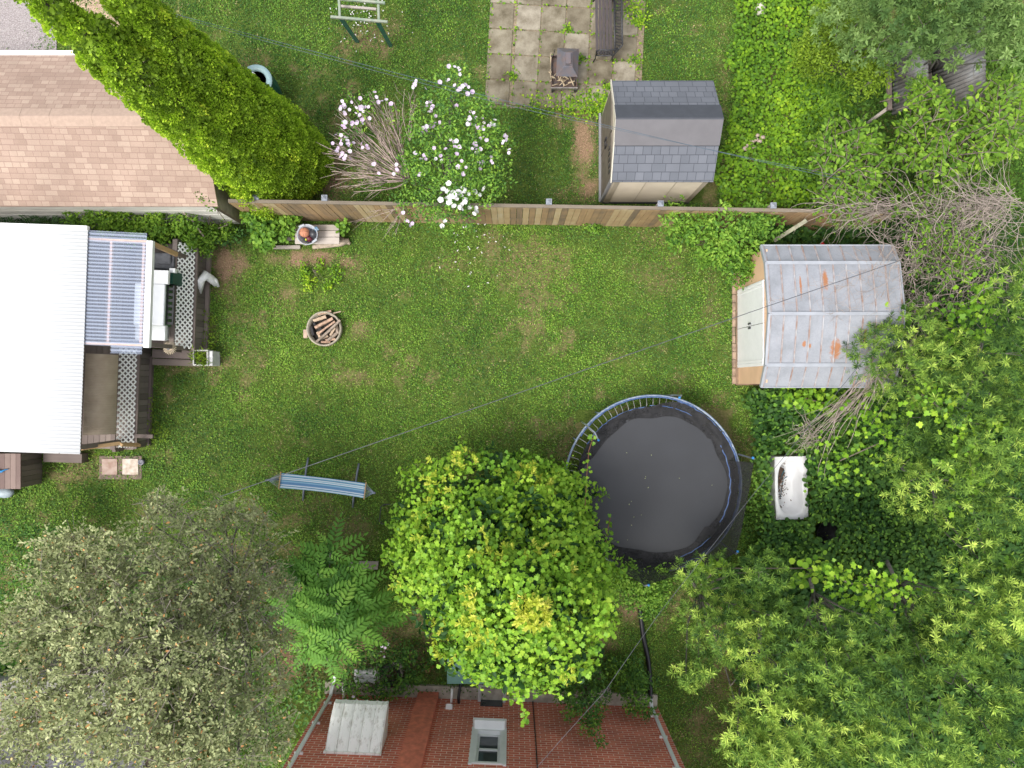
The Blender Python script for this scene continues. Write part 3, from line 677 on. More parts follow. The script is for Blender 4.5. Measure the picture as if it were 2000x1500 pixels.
# ------------------------------------------------------------------ porch on the left
PA = R(-2.0); PIV = Vector((-8.9, 1.0, 0))
DKM = Matrix.Rotation(-PA, 3, 'Z')
def D(px, py, h=0.0):
    q = P(px, py, h) - PIV; l = DKM @ Vector((q.x, q.y, 0)); return Vector((l.x, l.y, h))
class LB(MB):
    def build(s, name, mat, parent, bevel=0): return MB.build(s, name, mat, parent, bevel, world=False)
    def pbox(s, x0, y0, x1, y1, z0, z1):      # rectangle of pixels measured at its top z1
        a = D(x0, y1, z1); b_ = D(x1, y0, z1); return s.bx(a.x, b_.x, a.y, b_.y, z0, z1)
def subl(bb, name, mat, par, bevel=0):
    o_ = bb.build(name, mat, None, bevel); o_.parent = par; return o_
def corr(bb, x0, x1, y0, y1, z0, z1, wl=.076, amp=.009, nx=1, seg=6):
    """corrugated sheet with ridges along x, z goes z0 at x0 to z1 at x1"""
    n = int((y1-y0)/wl*seg); vs = []
    for i in range(n+1):
        y = y0+(y1-y0)*i/n; dz = amp*math.cos(2*math.pi*(y-y0)/wl)
        for j in range(nx+1):
            t = j/nx; vs.append((x0+(x1-x0)*t, y, z0+(z1-z0)*t+dz))
    w = nx+1
    return bb.add(vs, [(i*w+j, i*w+j+1, (i+1)*w+j+1, (i+1)*w+j) for i in range(n) for j in range(nx)], True)

CV = thing('porch_canopy', 'white corrugated roof sheet covering the porch at the left edge', 'canopy', PIV, PA)
rx = D(164,668,2.6).x; ry0, ry1 = D(157,887,2.6).y, D(172,449,2.6).y
b = LB(); corr(b, -7.5, rx, ry0, ry1, 2.72, 2.6)
m, nt, p, o = newmat('white roof sheet'); v = coords(nt)
c = ramp(nt, noi(nt, v, .7, 4), [(.86,.86,.86),(.92,.92,.92)], [.3,.6]).outputs[0]
vor = nt.nodes.new('ShaderNodeTexVoronoi'); vor.inputs['Scale'].default_value = 1.6; nt.links.new(v, vor.inputs['Vector'])
c = mix(nt, ramp(nt, vor.outputs['Distance'], [(1,1,1),(0,0,0)], [.02,.035]).outputs[0], c, (.45,.45,.42)); nt.links.new(c, p.inputs['Base Color']); p.inputs['Roughness'].default_value = .4
rs = b.build('roof_sheet', m, CV); so = rs.modifiers.new('t', 'SOLIDIFY'); so.thickness = .004
b = LB(); b.bx(-7.5, rx-.02, ry1+.0, ry1+.09, 2.50, 2.60); b.build('gutter', WHITE, CV, .01)
b = LB(); b.bx(rx-.16, rx-.10, ry0+.05, ry1-.05, 2.40, 2.585); b.bx(-7.5, rx-.1, ry0+.06, ry0+.1, 2.5, 2.585); b.bx(-7.5, rx-.1, ry1-.1, ry1-.06, 2.5, 2.585); b.build('beam', DECK, CV)
for yy in (ry0+.12, (ry0+ry1)/2, ry1-.12):
    b = LB(); b.bx(rx-.17, rx-.08, yy-.045, yy+.045, 0, 2.4); b.build('post', DECK, CV)

AWN = thing('clear_awning', 'clear corrugated plastic awning on wooden battens beside the white porch roof', 'awning', PIV, PA)
m, nt, p, o = newmat('clear corrugated plastic'); p.inputs['Base Color'].default_value = (.50,.58,.76,1); p.inputs['Roughness'].default_value = .45
v = coords(nt); t_ = nt.nodes.new('ShaderNodeBsdfTransparent'); t_.inputs[0].default_value = (.90,.93,.97,1); mx = nt.nodes.new('ShaderNodeMixShader')
wv = nt.nodes.new('ShaderNodeTexWave'); wv.bands_direction = 'Y'; wv.inputs['Scale'].default_value = .314/.076; wv.inputs['Distortion'].default_value = .4; nt.links.new(v, wv.inputs['Vector'])
fa = ramp(nt, wv.outputs['Fac'], [(.24,.24,.24),(.42,.42,.42)], [.25,.85]); nt.links.new(fa.outputs[0], mx.inputs[0])
nt.links.new(t_.outputs[0], mx.inputs[1]); nt.links.new(p.outputs[0], mx.inputs[2]); nt.links.new(mx.outputs[0], o.inputs[0])
CLEAR = m
ax1 = D(290,570,2.45).x; ay0, ay1 = D(225,674,2.5).y, D(235,467,2.5).y
b = LB(); corr(b, rx-.10, ax1-.07, ay0-.02, ay1+.15, 2.575, 2.46); sh = b.build('plastic_sheet', CLEAR, AWN)
b = LB(); corr(b, D(216,690,2.5).x, ax1-.1, D(225,690,2.5).y, ay0+.1, 2.50, 2.44); b.build('plastic_sheet', CLEAR, AWN)
b = LB()
for yy in (ay0+.02, ay1-.03): b.beam((rx-.1,yy,2.52),(ax1-.05,yy,2.41), .05, .09)
for f_ in (.42,.93): xx = rx-.1+(ax1-.05-rx+.1)*f_; b.beam((xx,ay0,2.525-.12*f_),(xx,ay1,2.525-.12*f_), .05, .06)
each(b, 'batten', plain('pink pine batten', (.62,.42,.34), .8, .15, 6), AWN, 0, False)
b = LB(); b.bx(ax1-.07, ax1+.06, ay0-.03, ay1, 2.36, 2.47); b.build('gutter', WHITE, AWN, .01)
b = LB(); b.bx(ax1-.06, ax1+.03, ay0+.0, ay0+.09, .6, 2.36); b.bx(ax1-.06, ax1+.03, ay1-.1, ay1-.01, .6, 2.36); each(b, 'post', DECK, AWN, 0, False)
b = LB(); q0 = D(300,477,2.3); q1 = D(345,497,1.5); b.beam(q0, q1, .07, .09); b.build('brace', TANW, AWN)

DK = thing('wooden_deck', 'dark brown wooden porch deck with white lattice railings', 'deck', PIV, PA)
dx1 = D(380,580,.6).x; dx0 = D(267,780,.6).x; dyT = D(380,481,.6).y+.03; dyM = D(375,682,.6).y; dyB = D(262,874,.6).y
b = LB()
y_ = dyM
x_ = -6.5
while x_ < dx1-.1:
    w = .135
    if x_ < dx0-.1: b.bx(x_, x_+w, dyB, dyT, .56, .6)
    else: b.bx(x_, x_+w, dyM, dyT, .56, .6)
    x_ += .142
b.build('floor_boards', DECK, DK)
b = LB()
def skirtx(bb, xx, ya, yb, z1):
    y = ya
    while y < yb: bb.bx(xx, xx+.02, y, min(y+.135, yb), .02, z1); y += .142
skirtx(b, dx1+.0, dyM, dyT, .57); skirtx(b, dx0+.0, dyB, dyM-.0, .57)
x_ = -6.5
while x_ < dx0: b.bx(x_, x_+.135, dyB-.02, dyB, .02, .57); x_ += .142
b.bx(-6.5, dx1, dyT+.001, dyT+.02, .02, .55)
b.build('skirt', DECKZ, DK)
b = LB(); b.bx(dx1-.02, dx1+.05, dyM-.03, dyT+.03, .57, .63); b.bx(dx0-.02, dx0+.05, dyB-.03, dyM, .57, .63); b.bx(-6.5, dx0-.02, dyB-.05, dyB+.02, .571, .63)
b.bx(dx1+.03, dx1+.12, dyM, dyT, 0, .10); b.bx(dx0+.025, dx0+.08, dyB, dyM-.2, 0, .12); b.build('rim_board', DECK, DK)
def lattice(xx, ya, yb, z0, z1, py=.13, pz=.10, w=.034, xt=-.24):
    bb = LB(); Hh = z1-z0; k = py/pz
    for sgn in (1, -1):
        t = ya - Hh*k - py
        while t < yb + Hh*k + py:
            # line y = t + sgn*k*(z-z0)
            pts = []
            za, zb = z0, z1
            f = lambda z: t + sgn*k*(z-z0)
            if sgn > 0: za = max(za, z0+(ya-t)/k); zb = min(zb, z0+(yb-t)/k)
            else: za = max(za, z0+(t-yb)/k); zb = min(zb, z0+(t-ya)/k)
            g_ = lambda z: xx + xt*(z-z0)/(z1-z0) + .004*sgn
            if zb-za > .02: bb.beam((g_(za), f(za), za), (g_(zb), f(zb), zb), .007, w, up=(0,1,0)) if False else bb.beam((g_(za), f(za), za), (g_(zb), f(zb), zb), w, .007, up=(.34,0,.24))
            t += py
    return bb
LATW = plain('white lattice', (.88,.88,.85), .5, .08, 5)
for xx, ya, yb, z0, z1 in ((dx1, dyM+.01, dyT-.02, .66, 1.0), (dx0, dyB+.02, dyM-.05, .66, .98)):
    lt = lattice(xx, ya, yb, z0, z1).build('lattice_panel', LATW, DK)
    b = LB(); b.bx(xx-.36, xx-.252, ya-.05, yb+.06, z1-.01, z1+.03); subl(b, 'handrail', DECK, lt)
    for yy in (ya-.06, yb+.04):
        b = LB(); b.bx(xx-.34, xx-.26, yy-.04, yy+.04, .6, z1-.012); subl(b, 'post', DECK, lt)
b = LB(); b.bx(D(297,700,.4).x, dx1+.01, D(340,700,.4).y, dyM-.03, .36, .40); b.bx(D(297,700,.4).x+.02, dx1, D(340,699,.4).y+.02, D(340,699,.4).y+.04, .2, .36)
b.bx(D(297,713,.2).x, dx1+.02, D(340,714,.2).y, D(340,700,.2).y-.02, .16, .20); b.bx(D(297,713,.2).x+.02, dx1, D(340,713,.2).y+.02, D(340,713,.2).y+.04, .0, .16)
b.build('steps', DECKX, DK)
b = LB(); b.pbox(262,849,298,855,.62,.68); b.build('ledge_board', DECKX, DK)
b = LB(); b.beam(D(160,876,2.0), D(232,866,1.45), .08, .14); b.beam(D(236,868,1.3), D(272,869,.7), .06, .09); bb_ = b.build('corner_brace', TANW, DK)
b = LB(); b.pbox(84,887,160,902,.0,.28); b.build('edge_beam', DECKX, DK)
b = LB(); a_ = D(172,850,.62); c_ = D(231,700,.62)
m, nt, p, o = newmat('ribbed beige mat'); v = coords(nt); wv = nt.nodes.new('ShaderNodeTexWave'); wv.bands_direction = 'Y'; wv.inputs['Scale'].default_value = 9; wv.inputs['Distortion'].default_value = 1; nt.links.new(v, wv.inputs['Vector'])
nt.links.new(mix(nt, .8, ramp(nt, wv.outputs['Fac'], [(.36,.28,.20),(.50,.40,.30)]).outputs[0], ramp(nt, noi(nt, v, 3, 4), [(.36,.28,.20),(.52,.42,.32)],[.3,.7]).outputs[0]), p.inputs['Base Color']); p.inputs['Roughness'].default_value = .8
corr(b, D(170,770,1.9).x, D(231,770,1.45).x, D(200,848,1.6).y, D(200,692,1.6).y, 2.0, 1.5, wl=.05, amp=.004)
bl = b.build('sun_blind', m, None); bl.location = PIV; bl.rotation_euler = (0,0,PA); tag(bl, 'beige ribbed sun blind slung between the white roof and the lower lattice', 'blind')
so = bl.modifiers.new('t', 'SOLIDIFY'); so.thickness = .006

def porchthing(nm, label, cat): return thing(nm, label, cat, PIV, PA)
F1 = porchthing('chest_freezer', 'long white chest freezer with green edging on the porch', 'freezer')
b = LB(); b.pbox(262,555,320,634,.62,1.44); b.build('body', plain('green enamel', (.09,.20,.08), .4, .2, 5), F1, .01)
b = LB(); b.pbox(260,555,322,634,1.44,1.52); b.build('lid', WHITEV, F1, .02)
b = LB(); b.pbox(322,570,324,600,1.30,1.34); b.build('handle', STEEL, F1)
F2 = porchthing('storage_cabinet', 'white topped dark green cabinet next to the freezer, near the fence side', 'cabinet')
b = LB(); b.pbox(280,529,338,552,.62,1.36); b.build('body', plain('dark green cabinet', (.01,.07,.05), .5, .2, 4), F2)
b = LB(); b.pbox(276,528,329,553,1.45,1.54); b.pbox(330,524,342,532,1.3,1.42); b.build('top', WHITE, F2, .01)
F3 = porchthing('storage_box', 'small white box with rounded lid on the porch above the steps', 'box')
b = LB(); b.pbox(265,637,320,660,.62,1.2); b.build('body', WHITE, F3)
b = LB(); b.pbox(263,635,323,663,1.2,1.32); b.build('lid', WHITEV, F3, .02)
F4 = porchthing('wire_shelf', 'black slatted plastic shelf behind the lattice', 'shelf')
for z in (.9, 1.15, 1.38):
    b = LB(); q0 = D(325,634,z); q1 = D(342,558,z); b.bx(q0.x,q0.x+.03,q0.y,q1.y,z,z+.03); b.bx(q1.x-.03,q1.x,q0.y,q1.y,z,z+.03)
    y = q0.y
    while y < q1.y: b.bx(q0.x+.03,q1.x-.03,y,y+.06,z+.001,z+.028); y += .13
    b.build('shelf_board', DARK, F4)
b = LB(); q0 = D(325,634,.6); q1 = D(342,558,.6)
for xx in (q0.x, q1.x+.05): 
    for yy in (q0.y+.02, q1.y-.05): b.bx(xx,xx+.03,yy,yy+.03,.6,1.38)
each(b, 'leg', DARK, F4, 0, False)
b = LB(); q0 = D(297,524,1.1); q1 = D(340,494,1.1); b.bx(q0.x,q1.x,q0.y,q1.y,1.0,1.1); b.bx(q0.x+.1,q1.x-.05,q0.y+.1,q1.y-.02,1.1,1.16)
F5 = porchthing('patio_seat', 'grey cushioned seat in the upper corner of the porch', 'seat'); b.build('cushion', plain('grey cushion', (.13,.13,.14), .9, .3, 8), F5, .03)
b = LB(); b.bx(q0.x,q1.x,q0.y,q1.y-.02,.9,1.0)
for xx in (q0.x, q1.x-.05):
    for yy in (q0.y, q1.y-.07): b.bx(xx,xx+.05,yy,yy+.05,.6,.9)
b.build('frame', BLACK, F5)
# diamond rug
m, nt, p, o = newmat('diamond rug'); v = coords(nt); sp = nt.nodes.new('ShaderNodeSeparateXYZ'); nt.links.new(v, sp.inputs[0])
q0 = D(322,664,.62); q1 = D(341,638,.62); cxr, cyr = (q0.x+q1.x)/2, (q0.y+q1.y)/2
def mth(op, a, b_=None):
    n_ = N(nt, 'ShaderNodeMath', operation=op)
    for i, q in enumerate((a, b_)):
        if q is None: continue
        if hasattr(q, 'is_output'): nt.links.new(q, n_.inputs[i])
        else: n_.inputs[i].default_value = q
    return n_.outputs[0]
dd = mth('ADD', mth('ABSOLUTE', mth('SUBTRACT', sp.outputs[0], cxr)), mth('ABSOLUTE', mth('SUBTRACT', sp.outputs[1], cyr)))
nt.links.new(ramp(nt, mth('FRACT', mth('MULTIPLY', dd, 13)), [(.75,.75,.73),(.03,.03,.03)], [.5,.52]).outputs[0], p.inputs['Base Color'])
b = LB(); b.bx(q0.x,q1.x,q0.y,q1.y,.601,.612); rg = b.build('doormat', m, None); rg.location = PIV; rg.rotation_euler = (0,0,PA); tag(rg, 'black and white diamond patterned mat on the porch floor', 'mat')
# sunburst ornament and lantern on the rail
O1 = thing('sunburst_ornament', 'round woven sunburst ornament with grey centre above the porch steps', 'ornament', P(329,679,1.0))
c_ = P(329,679,1.38); b = MB()
for k in range(22):
    a = 2*math.pi*k/22; b.tube([c_+Vector((.05*math.cos(a),.05*math.sin(a),0)), c_+Vector((.11*math.cos(a+.25),.11*math.sin(a+.25),-.02)), c_+Vector((.155*math.cos(a),.155*math.sin(a),-.06))], .009, 4)
b.build('rim', plain('cream wicker', (.6,.5,.36), .7, .3, 9), O1)
b = MB(); b.lathe(c_, [(.0,-.12),(.05,-.12),(.055,.0),(.05,.01),(0,.01)], 16); b.build('core', plain('grey core', (.12,.12,.13), .5, .2, 9), O1)
b = MB(); b.lathe((c_.x,c_.y,0), [(.03,.6),(.03,1.26)], 8); b.build('stand', BLACK, O1)
O2 = thing('lantern', 'small white solar lantern beside the sunburst ornament', 'lantern', P(306,674,1.0)); c_ = P(306,674,1.0)
b = MB(); b.lathe(P(306,674,1.0)-Vector((0,0,1)), [(.03,.6),(.03,.99)], 8); b.build('stand', BLACK, O2)
b = MB(); b.lathe(c_, [(.05,0),(.05,.3),(.03,.36),(.0,.36)], 6, smooth=False); b.build('body', WHITE, O2)
b = MB(); b.box(c_+Vector((0,0,.375)), (.05,.07,.02), .3); b.build('panel', DARK, O2)
# planter on the block
PL = thing('block_planter', 'square concrete planter of wilting plants beside the porch steps', 'planter', P(396,698,0))
x0, y0 = P(376,714,.5).xy; x1, y1 = P(406,683,.5).xy
b = MB(); t = .035; b.bx(x0,x1,y0,y0+t,0,.5); b.bx(x0,x1,y1-t,y1,0,.5); b.bx(x0,x0+t,y0+t,y1-t,0,.5); b.bx(x1-t,x1,y0+t,y1-t,0,.5); b.bx(x0+t,x1-t,y0+t,y1-t,0,.3)
b.build('pot', plain('pale concrete', (.55,.54,.52), .9, .2, 6), PL, .008)
b = MB(); b.bx(x0+t+.002,x1-t-.002,y0+t+.002,y1-t-.002,.3,.4); b.build('soil', plain('soil', (.06,.04,.03), .95, .4, 20), PL)
n = 130; ps = np.stack([rng.uniform(x0-.0,x1+.0,n), rng.uniform(y0,y1+.02,n), rng.uniform(.42,.6,n)], -1)
leaves('foliage', LM['lime'], ps, rdir(n,.2), rdir(n,1), rng.uniform(.10,.22,n), rng.normal(.4,.25,n), 'blade', PL, 1.0)
b = MB(); b.blob(P(419,700,.06), (.16,.2,.09), .1, 3) if False else b.bx(x1+.005,x1+.09,y0,y1-.03,0,.45); b.build('block', plain('pale block', (.60,.60,.60), .9, .15, 6), PL, .01)
# white sack
b = MB(); q = [P(390,572,.30), P(392,548,.5), P(400,538,.42), P(412,545,.25), P(422,557,.15)]
b.tube(q, [.05,.10,.12,.10,.05], 12); b.tube([P(393,536,.3),P(408,538,.25),P(420,548,.2),P(427,560,.1)], [.04,.06,.07,.03], 10)
sk = b.build('white_sack', plain('white plastic sheet', (.78,.78,.77), .35, .1, 6, bumps=.6)); tag(sk, 'crumpled white plastic sack lying against the upper lattice railing', 'sack')
dm = sk.modifiers.new('d', 'DISPLACE'); tx = bpy.data.textures.new('c', 'CLOUDS'); tx.noise_scale = .09; dm.texture = tx; dm.strength = .05; dm.texture_coords = 'LOCAL'
# slabs at the porch foot
for nm, lab, r_, col, c2 in (('paving_slab', 'rust brown square paving slab under the white porch roof corner', (199,896,229,927), (.30,.19,.15), (.42,.32,.27)),
                         ('paving_slab', 'pale veined square paving slab, next to the rust brown one', (239,896,270,927), (.62,.56,.49), (.38,.29,.22))):
    b = MB(); a_ = P(r_[0],r_[3],.05); c_ = P(r_[2],r_[1],.05); b.bx(a_.x,c_.x,a_.y,c_.y,.0,.055); s_ = b.build(nm, plain(nm+col.__str__(), col, .7, .3, 7, col2=c2), None, .006); tag(s_, lab, 'paving slab')
b = MB(); a_ = P(195,936,.0); c_ = P(278,890,.0); b.bx(a_.x,c_.x,a_.y,c_.y,.0,.03); s_ = b.build('concrete_pad', plain('dull paver', (.20,.15,.12), .95, .4, 9), None, .01); s_['kind'] = 'structure'
b = MB(); b.lathe(P(279,902,0), [(.07,0),(.075,.10),(.05,.11),(.045,.10),(0,.10)], 16); s_ = b.build('round_cap', plain('grey lid', (.16,.16,.19), .5, .2, 7)); tag(s_, 'small round grey drain cap beside the pale paving slab', 'lid')
# deck box bottom left
BX = thing('deck_box', 'dark stained plank storage box at the left edge below the porch', 'box', P(20,920,0))
a_ = P(-45,955,.82); c_ = P(40,886,.82); b = MB(); x = a_.x
while x < c_.x-.02: b.bx(x, min(x+.125,c_.x), a_.y, c_.y, .79, .82); x += .131
b.build('lid', wood('reddish planks', [(.08,.05,.045),(.15,.10,.09),(.22,.16,.14),(.3,.22,.2)], 'y'), BX)
b = MB(); y = a_.y+.02
while y < c_.y: b.bx(c_.x-.05, c_.x-.03, y, min(y+.12,c_.y-.01), 0, .79); y += .126
b.bx(a_.x+.02,c_.x-.051,a_.y+.02,a_.y+.04,0,.79); b.bx(a_.x+.02,c_.x-.051,c_.y-.04,c_.y-.02,0,.79); b.build('side_board', DECKZ, BX)
b = MB(); q = [P(-8,921,.86),P(3,921,.86),P(9,918,.85),P(16,916,.84)]; b.tube(q, [.05,.03,.014,.012], 6); st = b.build('blue_strap', plain('bright blue plastic', (.02,.22,.5), .4, .2, 5)); tag(st, 'bright blue strap lying on the plank storage box', 'strap')
b = MB(); b.blob(P(8,962,.2), (.26,.14,.12), .1, 2); wb = b.build('tarp_bundle', plain('blue grey tarp', (.30,.36,.40), .5, .25, 6)); tag(wb, 'folded blue grey tarp on the grass below the plank box', 'tarp')

# ------------------------------------------------------------------ trampoline
TC = Vector((3.30, -2.33, 0)); TR = thing('trampoline', 'large round black trampoline with collapsed safety net beside the vine covered tree', 'trampoline', TC)
FRM = plain('blue grey steel tube', (.15,.21,.32), .55, .35, 12, col2=(.28,.32,.38))
ring = lambda r, z, n=72, wob=0: [TC + Vector((r*math.cos(2*math.pi*k/n), r*math.sin(2*math.pi*k/n), z)) for k in range(n)]
b = MB(); b.tube(ring(2.06,.88), .026, 8, closed=True); b.build('frame', FRM, TR)
b = MB(); b.lathe(TC, [(0,.868),(.9,.865),(1.6,.868),(1.79,.872)], 72, smooth=False); b.build('jumping_mat', plain('black woven mat', (.030,.032,.038), .5, .1, 1.5, spec=.5), TR)
b = MB()
for k in range(80):
    a = 2*math.pi*k/80; d_ = Vector((math.cos(a), math.sin(a), 0)); t_ = Vector((-d_.y, d_.x, 0))
    b.tube([TC+d_*1.79+t_*.03+Vector((0,0,.872)), TC+d_*1.84+Vector((0,0,.875)), TC+d_*2.04+Vector((0,0,.88))], .009, 4)
b.build('springs', plain('pale spring', (.30,.30,.28), .5, .3, 20, metal=.3), TR)
BLU = plain('faded blue vinyl', (.03,.07,.22), .6, .5, 10, col2=(.10,.16,.30))
b = MB()
for a0, a1, r_, w_ in ((95,150,1.80,.016),(60,96,1.83,.012),(-35,40,2.02,.03),(-30,32,1.80,.018),(60,150,2.03,.02),(-75,-38,1.98,.022),(-70,-42,1.82,.012),(38,75,2.00,.016)):
    pts = [TC+Vector((r_*math.cos(R(a))+.012*math.sin(a*.7), r_*math.sin(R(a)), .905+.01*math.sin(a*.9))) for a in np.arange(a0, a1, 3)]
    b.tube(pts, w_*.8, 5)
b.build('blue_piping', BLU, TR)
b = MB()
for k in range(6):
    a = R(19+60*k-30); 
    for da in (-.32,.32): q = TC+Vector((2.06*math.cos(a+da),2.06*math.sin(a+da),.86)); b.tube([q, q-Vector((0,0,.82))], .02, 8)
each(b, 'leg', FRM, TR)
for k in range(6):
    a = R(19+60*k); d_ = Vector((math.cos(a), math.sin(a), 0)); b = MB()
    if k == 2: pts = [TC+d_*2.2+Vector((0,0,.6)), TC+d_*2.13+Vector((0,0,1.1)), TC+d_*1.95+Vector((.05,-.05,1.35)), TC+d_*1.85+Vector((.06,-.16,1.36))]
    else: pts = [TC+d_*2.09+Vector((0,0,.1)), TC+d_*2.12+Vector((0,0,1.2)), TC+d_*2.12+Vector((0,0,1.95)), TC+d_*2.06+Vector((-.06*d_.y,.06*d_.x,2.08))]
    b.tube(pts, .019, 8); po = b.build('net_pole', STEEL, TR)
    b = MB(); b.blob(pts[-1]-TC, (.03,.03,.035), 0, 1); ca = b.build('cap', plain('blue cap', (.03,.2,.5), .4, .1, 5), None); ca.parent = po
m, nt, p, o = newmat('black mesh net'); p.inputs['Base Color'].default_value = (.02,.02,.022,1); p.inputs['Roughness'].default_value = .8
tb = nt.nodes.new('ShaderNodeBsdfTransparent'); mx = nt.nodes.new('ShaderNodeMixShader'); v = coords(nt)
nt.links.new(ramp(nt, noi(nt, v, 3.5, 4, .7), [(.66,.66,.66),(.86,.86,.86)], [.3,.7]).outputs[0], mx.inputs[0]); nt.links.new(tb.outputs[0], mx.inputs[1]); nt.links.new(p.outputs[0], mx.inputs[2]); nt.links.new(mx.outputs[0], o.inputs[0])
NET = m
def netstrip(angs, lo, hi, rows=5):
    vs = []; n = len(angs)
    for j in range(rows+1):
        for a in angs:
            t = j/rows; r0, z0 = lo(a); r1, z1 = hi(a)
            wob = .05*noise.noise(Vector((a*6, t*2.5, 1)))*(4*t*(1-t)+.15)
            rr = r0+(r1-r0)*t+wob; vs.append(TC+Vector((rr*math.cos(a), rr*math.sin(a), z0+(z1-z0)*t + .03*noise.noise(Vector((a*9, t*4, 5)))*(1 if j else 0))))
    return vs, [(j*n+i, j*n+i+1, (j+1)*n+i+1, (j+1)*n+i) for j in range(rows) for i in range(n-1)]
b = MB()
def sag(a):
    t = (math.degrees(a)-19) % 60 / 60; return 4*t*(1-t)
aa = [R(x_) for x_ in np.arange(-163, 20, 3)]
b.add(*netstrip(aa, lambda a: (1.84, .90), lambda a: (2.10-.13*sag(a), 2.0-.38*sag(a))), smooth=True)
b.build('safety_net', NET, TR)
m, nt, p, o = newmat('bunched black net'); p.inputs['Roughness'].default_value = .75; v = coords(nt)
tb = nt.nodes.new('ShaderNodeBsdfTransparent'); mx = nt.nodes.new('ShaderNodeMixShader')
nt.links.new(ramp(nt, noi(nt, v, 5, 5, .7), [(.72,.72,.72),(.98,.98,.98)], [.3,.5]).outputs[0], mx.inputs[0]); nt.links.new(ramp(nt, noi(nt, v, 9, 6, .8), [(.004,.004,.005),(.017,.017,.021)], [.4,.7]).outputs[0], p.inputs['Base Color'])
nt.links.new(tb.outputs[0], mx.inputs[1]); nt.links.new(p.outputs[0], mx.inputs[2]); nt.links.new(mx.outputs[0], o.inputs[0])
b = MB()
def inr(a):
    d_ = math.degrees(a) % 360
    base_ = 1.63 + .045*math.cos(a*6+.6)+.02*math.sin(a*11)
    if 80 < d_ < 170: base_ -= .13*math.sin((d_-80)/90*math.pi)
    if d_ < 40 or d_ > 320: base_ += .07
    return base_
def outr(a):
    d_ = math.degrees(a) % 360
    if 92 < d_ < 150: return 1.80
    if 150 <= d_ < 180: return 1.8
    if d_ > 180: return 1.98
    return min(2.0, 1.80+(max(0, 92-d_))*.011)
aa = [R(x_) for x_ in np.arange(0, 361, 2.5)]
b.add(*netstrip(aa, lambda a: (inr(a), .895), lambda a: (outr(a), .93), 8), smooth=True)
nb = b.build('bunched_net', m, TR)
dm = nb.modifiers.new('d', 'DISPLACE'); tx = bpy.data.textures.new('c2', 'CLOUDS'); tx.noise_scale = .12; dm.texture = tx; dm.strength = .05; dm.mid_level = .3
n = 13; an = rng.uniform(0, 6.28, n); rr = rng.uniform(.1, 1.5, n)
lf = leaves('fallen_leaves', LM['olive'], np.stack([TC.x+rr*np.cos(an), TC.y+rr*np.sin(an), np.full(n,.88)], -1), rdir(n)*[1,1,.1], rdir(n, 3), rng.uniform(.025,.04,n), rng.uniform(.5,.85,n), 'ovate'); tag(lf, 'few dry leaves scattered on the trampoline mat', 'fallen leaves', kind='stuff')

# ------------------------------------------------------------------ hammock
hl, hr = P(522,938,1.15), P(730,963,1.15); hd = (hr-hl); ha = math.atan2(hd.y, hd.x); hc = (hl+hr)/2
HM = thing('hammock', 'blue and white striped hammock on a steel stand on the lawn', 'hammock', (hc.x, hc.y, 0), ha)
half = hd.length/2; bl_, wd = half-.24, .175
b = LB(); nu, nv_ = 30, 12; vs = []
for i in range(nu+1):
    u = -1+2*i/nu
    for j in range(nv_+1):
        w = -1+2*j/nv_; k = 1-.06*(1-u*u)
        vs.append((u*bl_, w*wd*k, .98-.11*(1-u*u)-.05*(1-w*w)*(1-.5*u*u)))
b.add(vs, [(i*(nv_+1)+j, (i+1)*(nv_+1)+j, (i+1)*(nv_+1)+j+1, i*(nv_+1)+j+1) for i in range(nu) for j in range(nv_)], True)
m, nt, p, o = newmat('striped canvas'); v = coords(nt); sp = nt.nodes.new('ShaderNodeSeparateXYZ'); nt.links.new(v, sp.inputs[0])
ma = N(nt, 'ShaderNodeMath', operation='MULTIPLY_ADD'); nt.links.new(sp.outputs[1], ma.inputs[0]); ma.inputs[1].default_value = 1/(2*wd); ma.inputs[2].default_value = .5
bl1, bl2, wh, sk2 = (.03,.17,.30), (.10,.20,.38), (.62,.66,.66), (.22,.42,.52)
sq = [(sk2),(wh),(bl1),(wh),(bl2),(bl1),(bl2),(sk2),(bl1),(wh),(sk2),(wh),(bl1),(sk2),(wh),(bl1)]
r = ramp(nt, ma.outputs[0], sq, [i/16 for i in range(16)], 'CONSTANT'); nt.links.new(mix(nt, .25, r.outputs[0], (.2,.3,.42)), p.inputs['Base Color']); p.inputs['Roughness'].default_value = .9
cl = b.build('bed', m, HM); so = cl.modifiers.new('t', 'SOLIDIFY'); so.thickness = .004
for sg in (-1, 1):
    b = LB(); b.tube([(sg*(bl_+.005), -wd-.03, .985), (sg*(bl_+.005), wd+.03, .985)], .014, 8); b.build('spreader_bar', TANW, HM)
    b = LB()
    for j in range(9):
        w = -1+2*j/8; b.tube([(sg*bl_, w*wd, .985), (sg*(half-.02), w*.015, 1.10)], .004, 4)
    b.tube([(sg*(half-.04),0,1.10),(sg*(half+.02),0,1.15)], .02, 6); b.build('cord', plain('grey cord', (.25,.30,.38), .8, .2, 9), HM)
    b = LB(); b.tube([(sg*(half+.03),0,1.16),(sg*(half-.35),0,.5),(sg*(half-.62),0,.12),(sg*(half-.95),0,.07),(0,0,.06)], .025, 8); b.build('stand_arm', STEEL if False else plain('dark grey tube', (.16,.18,.22), .4, .2, 9, metal=.3), HM)
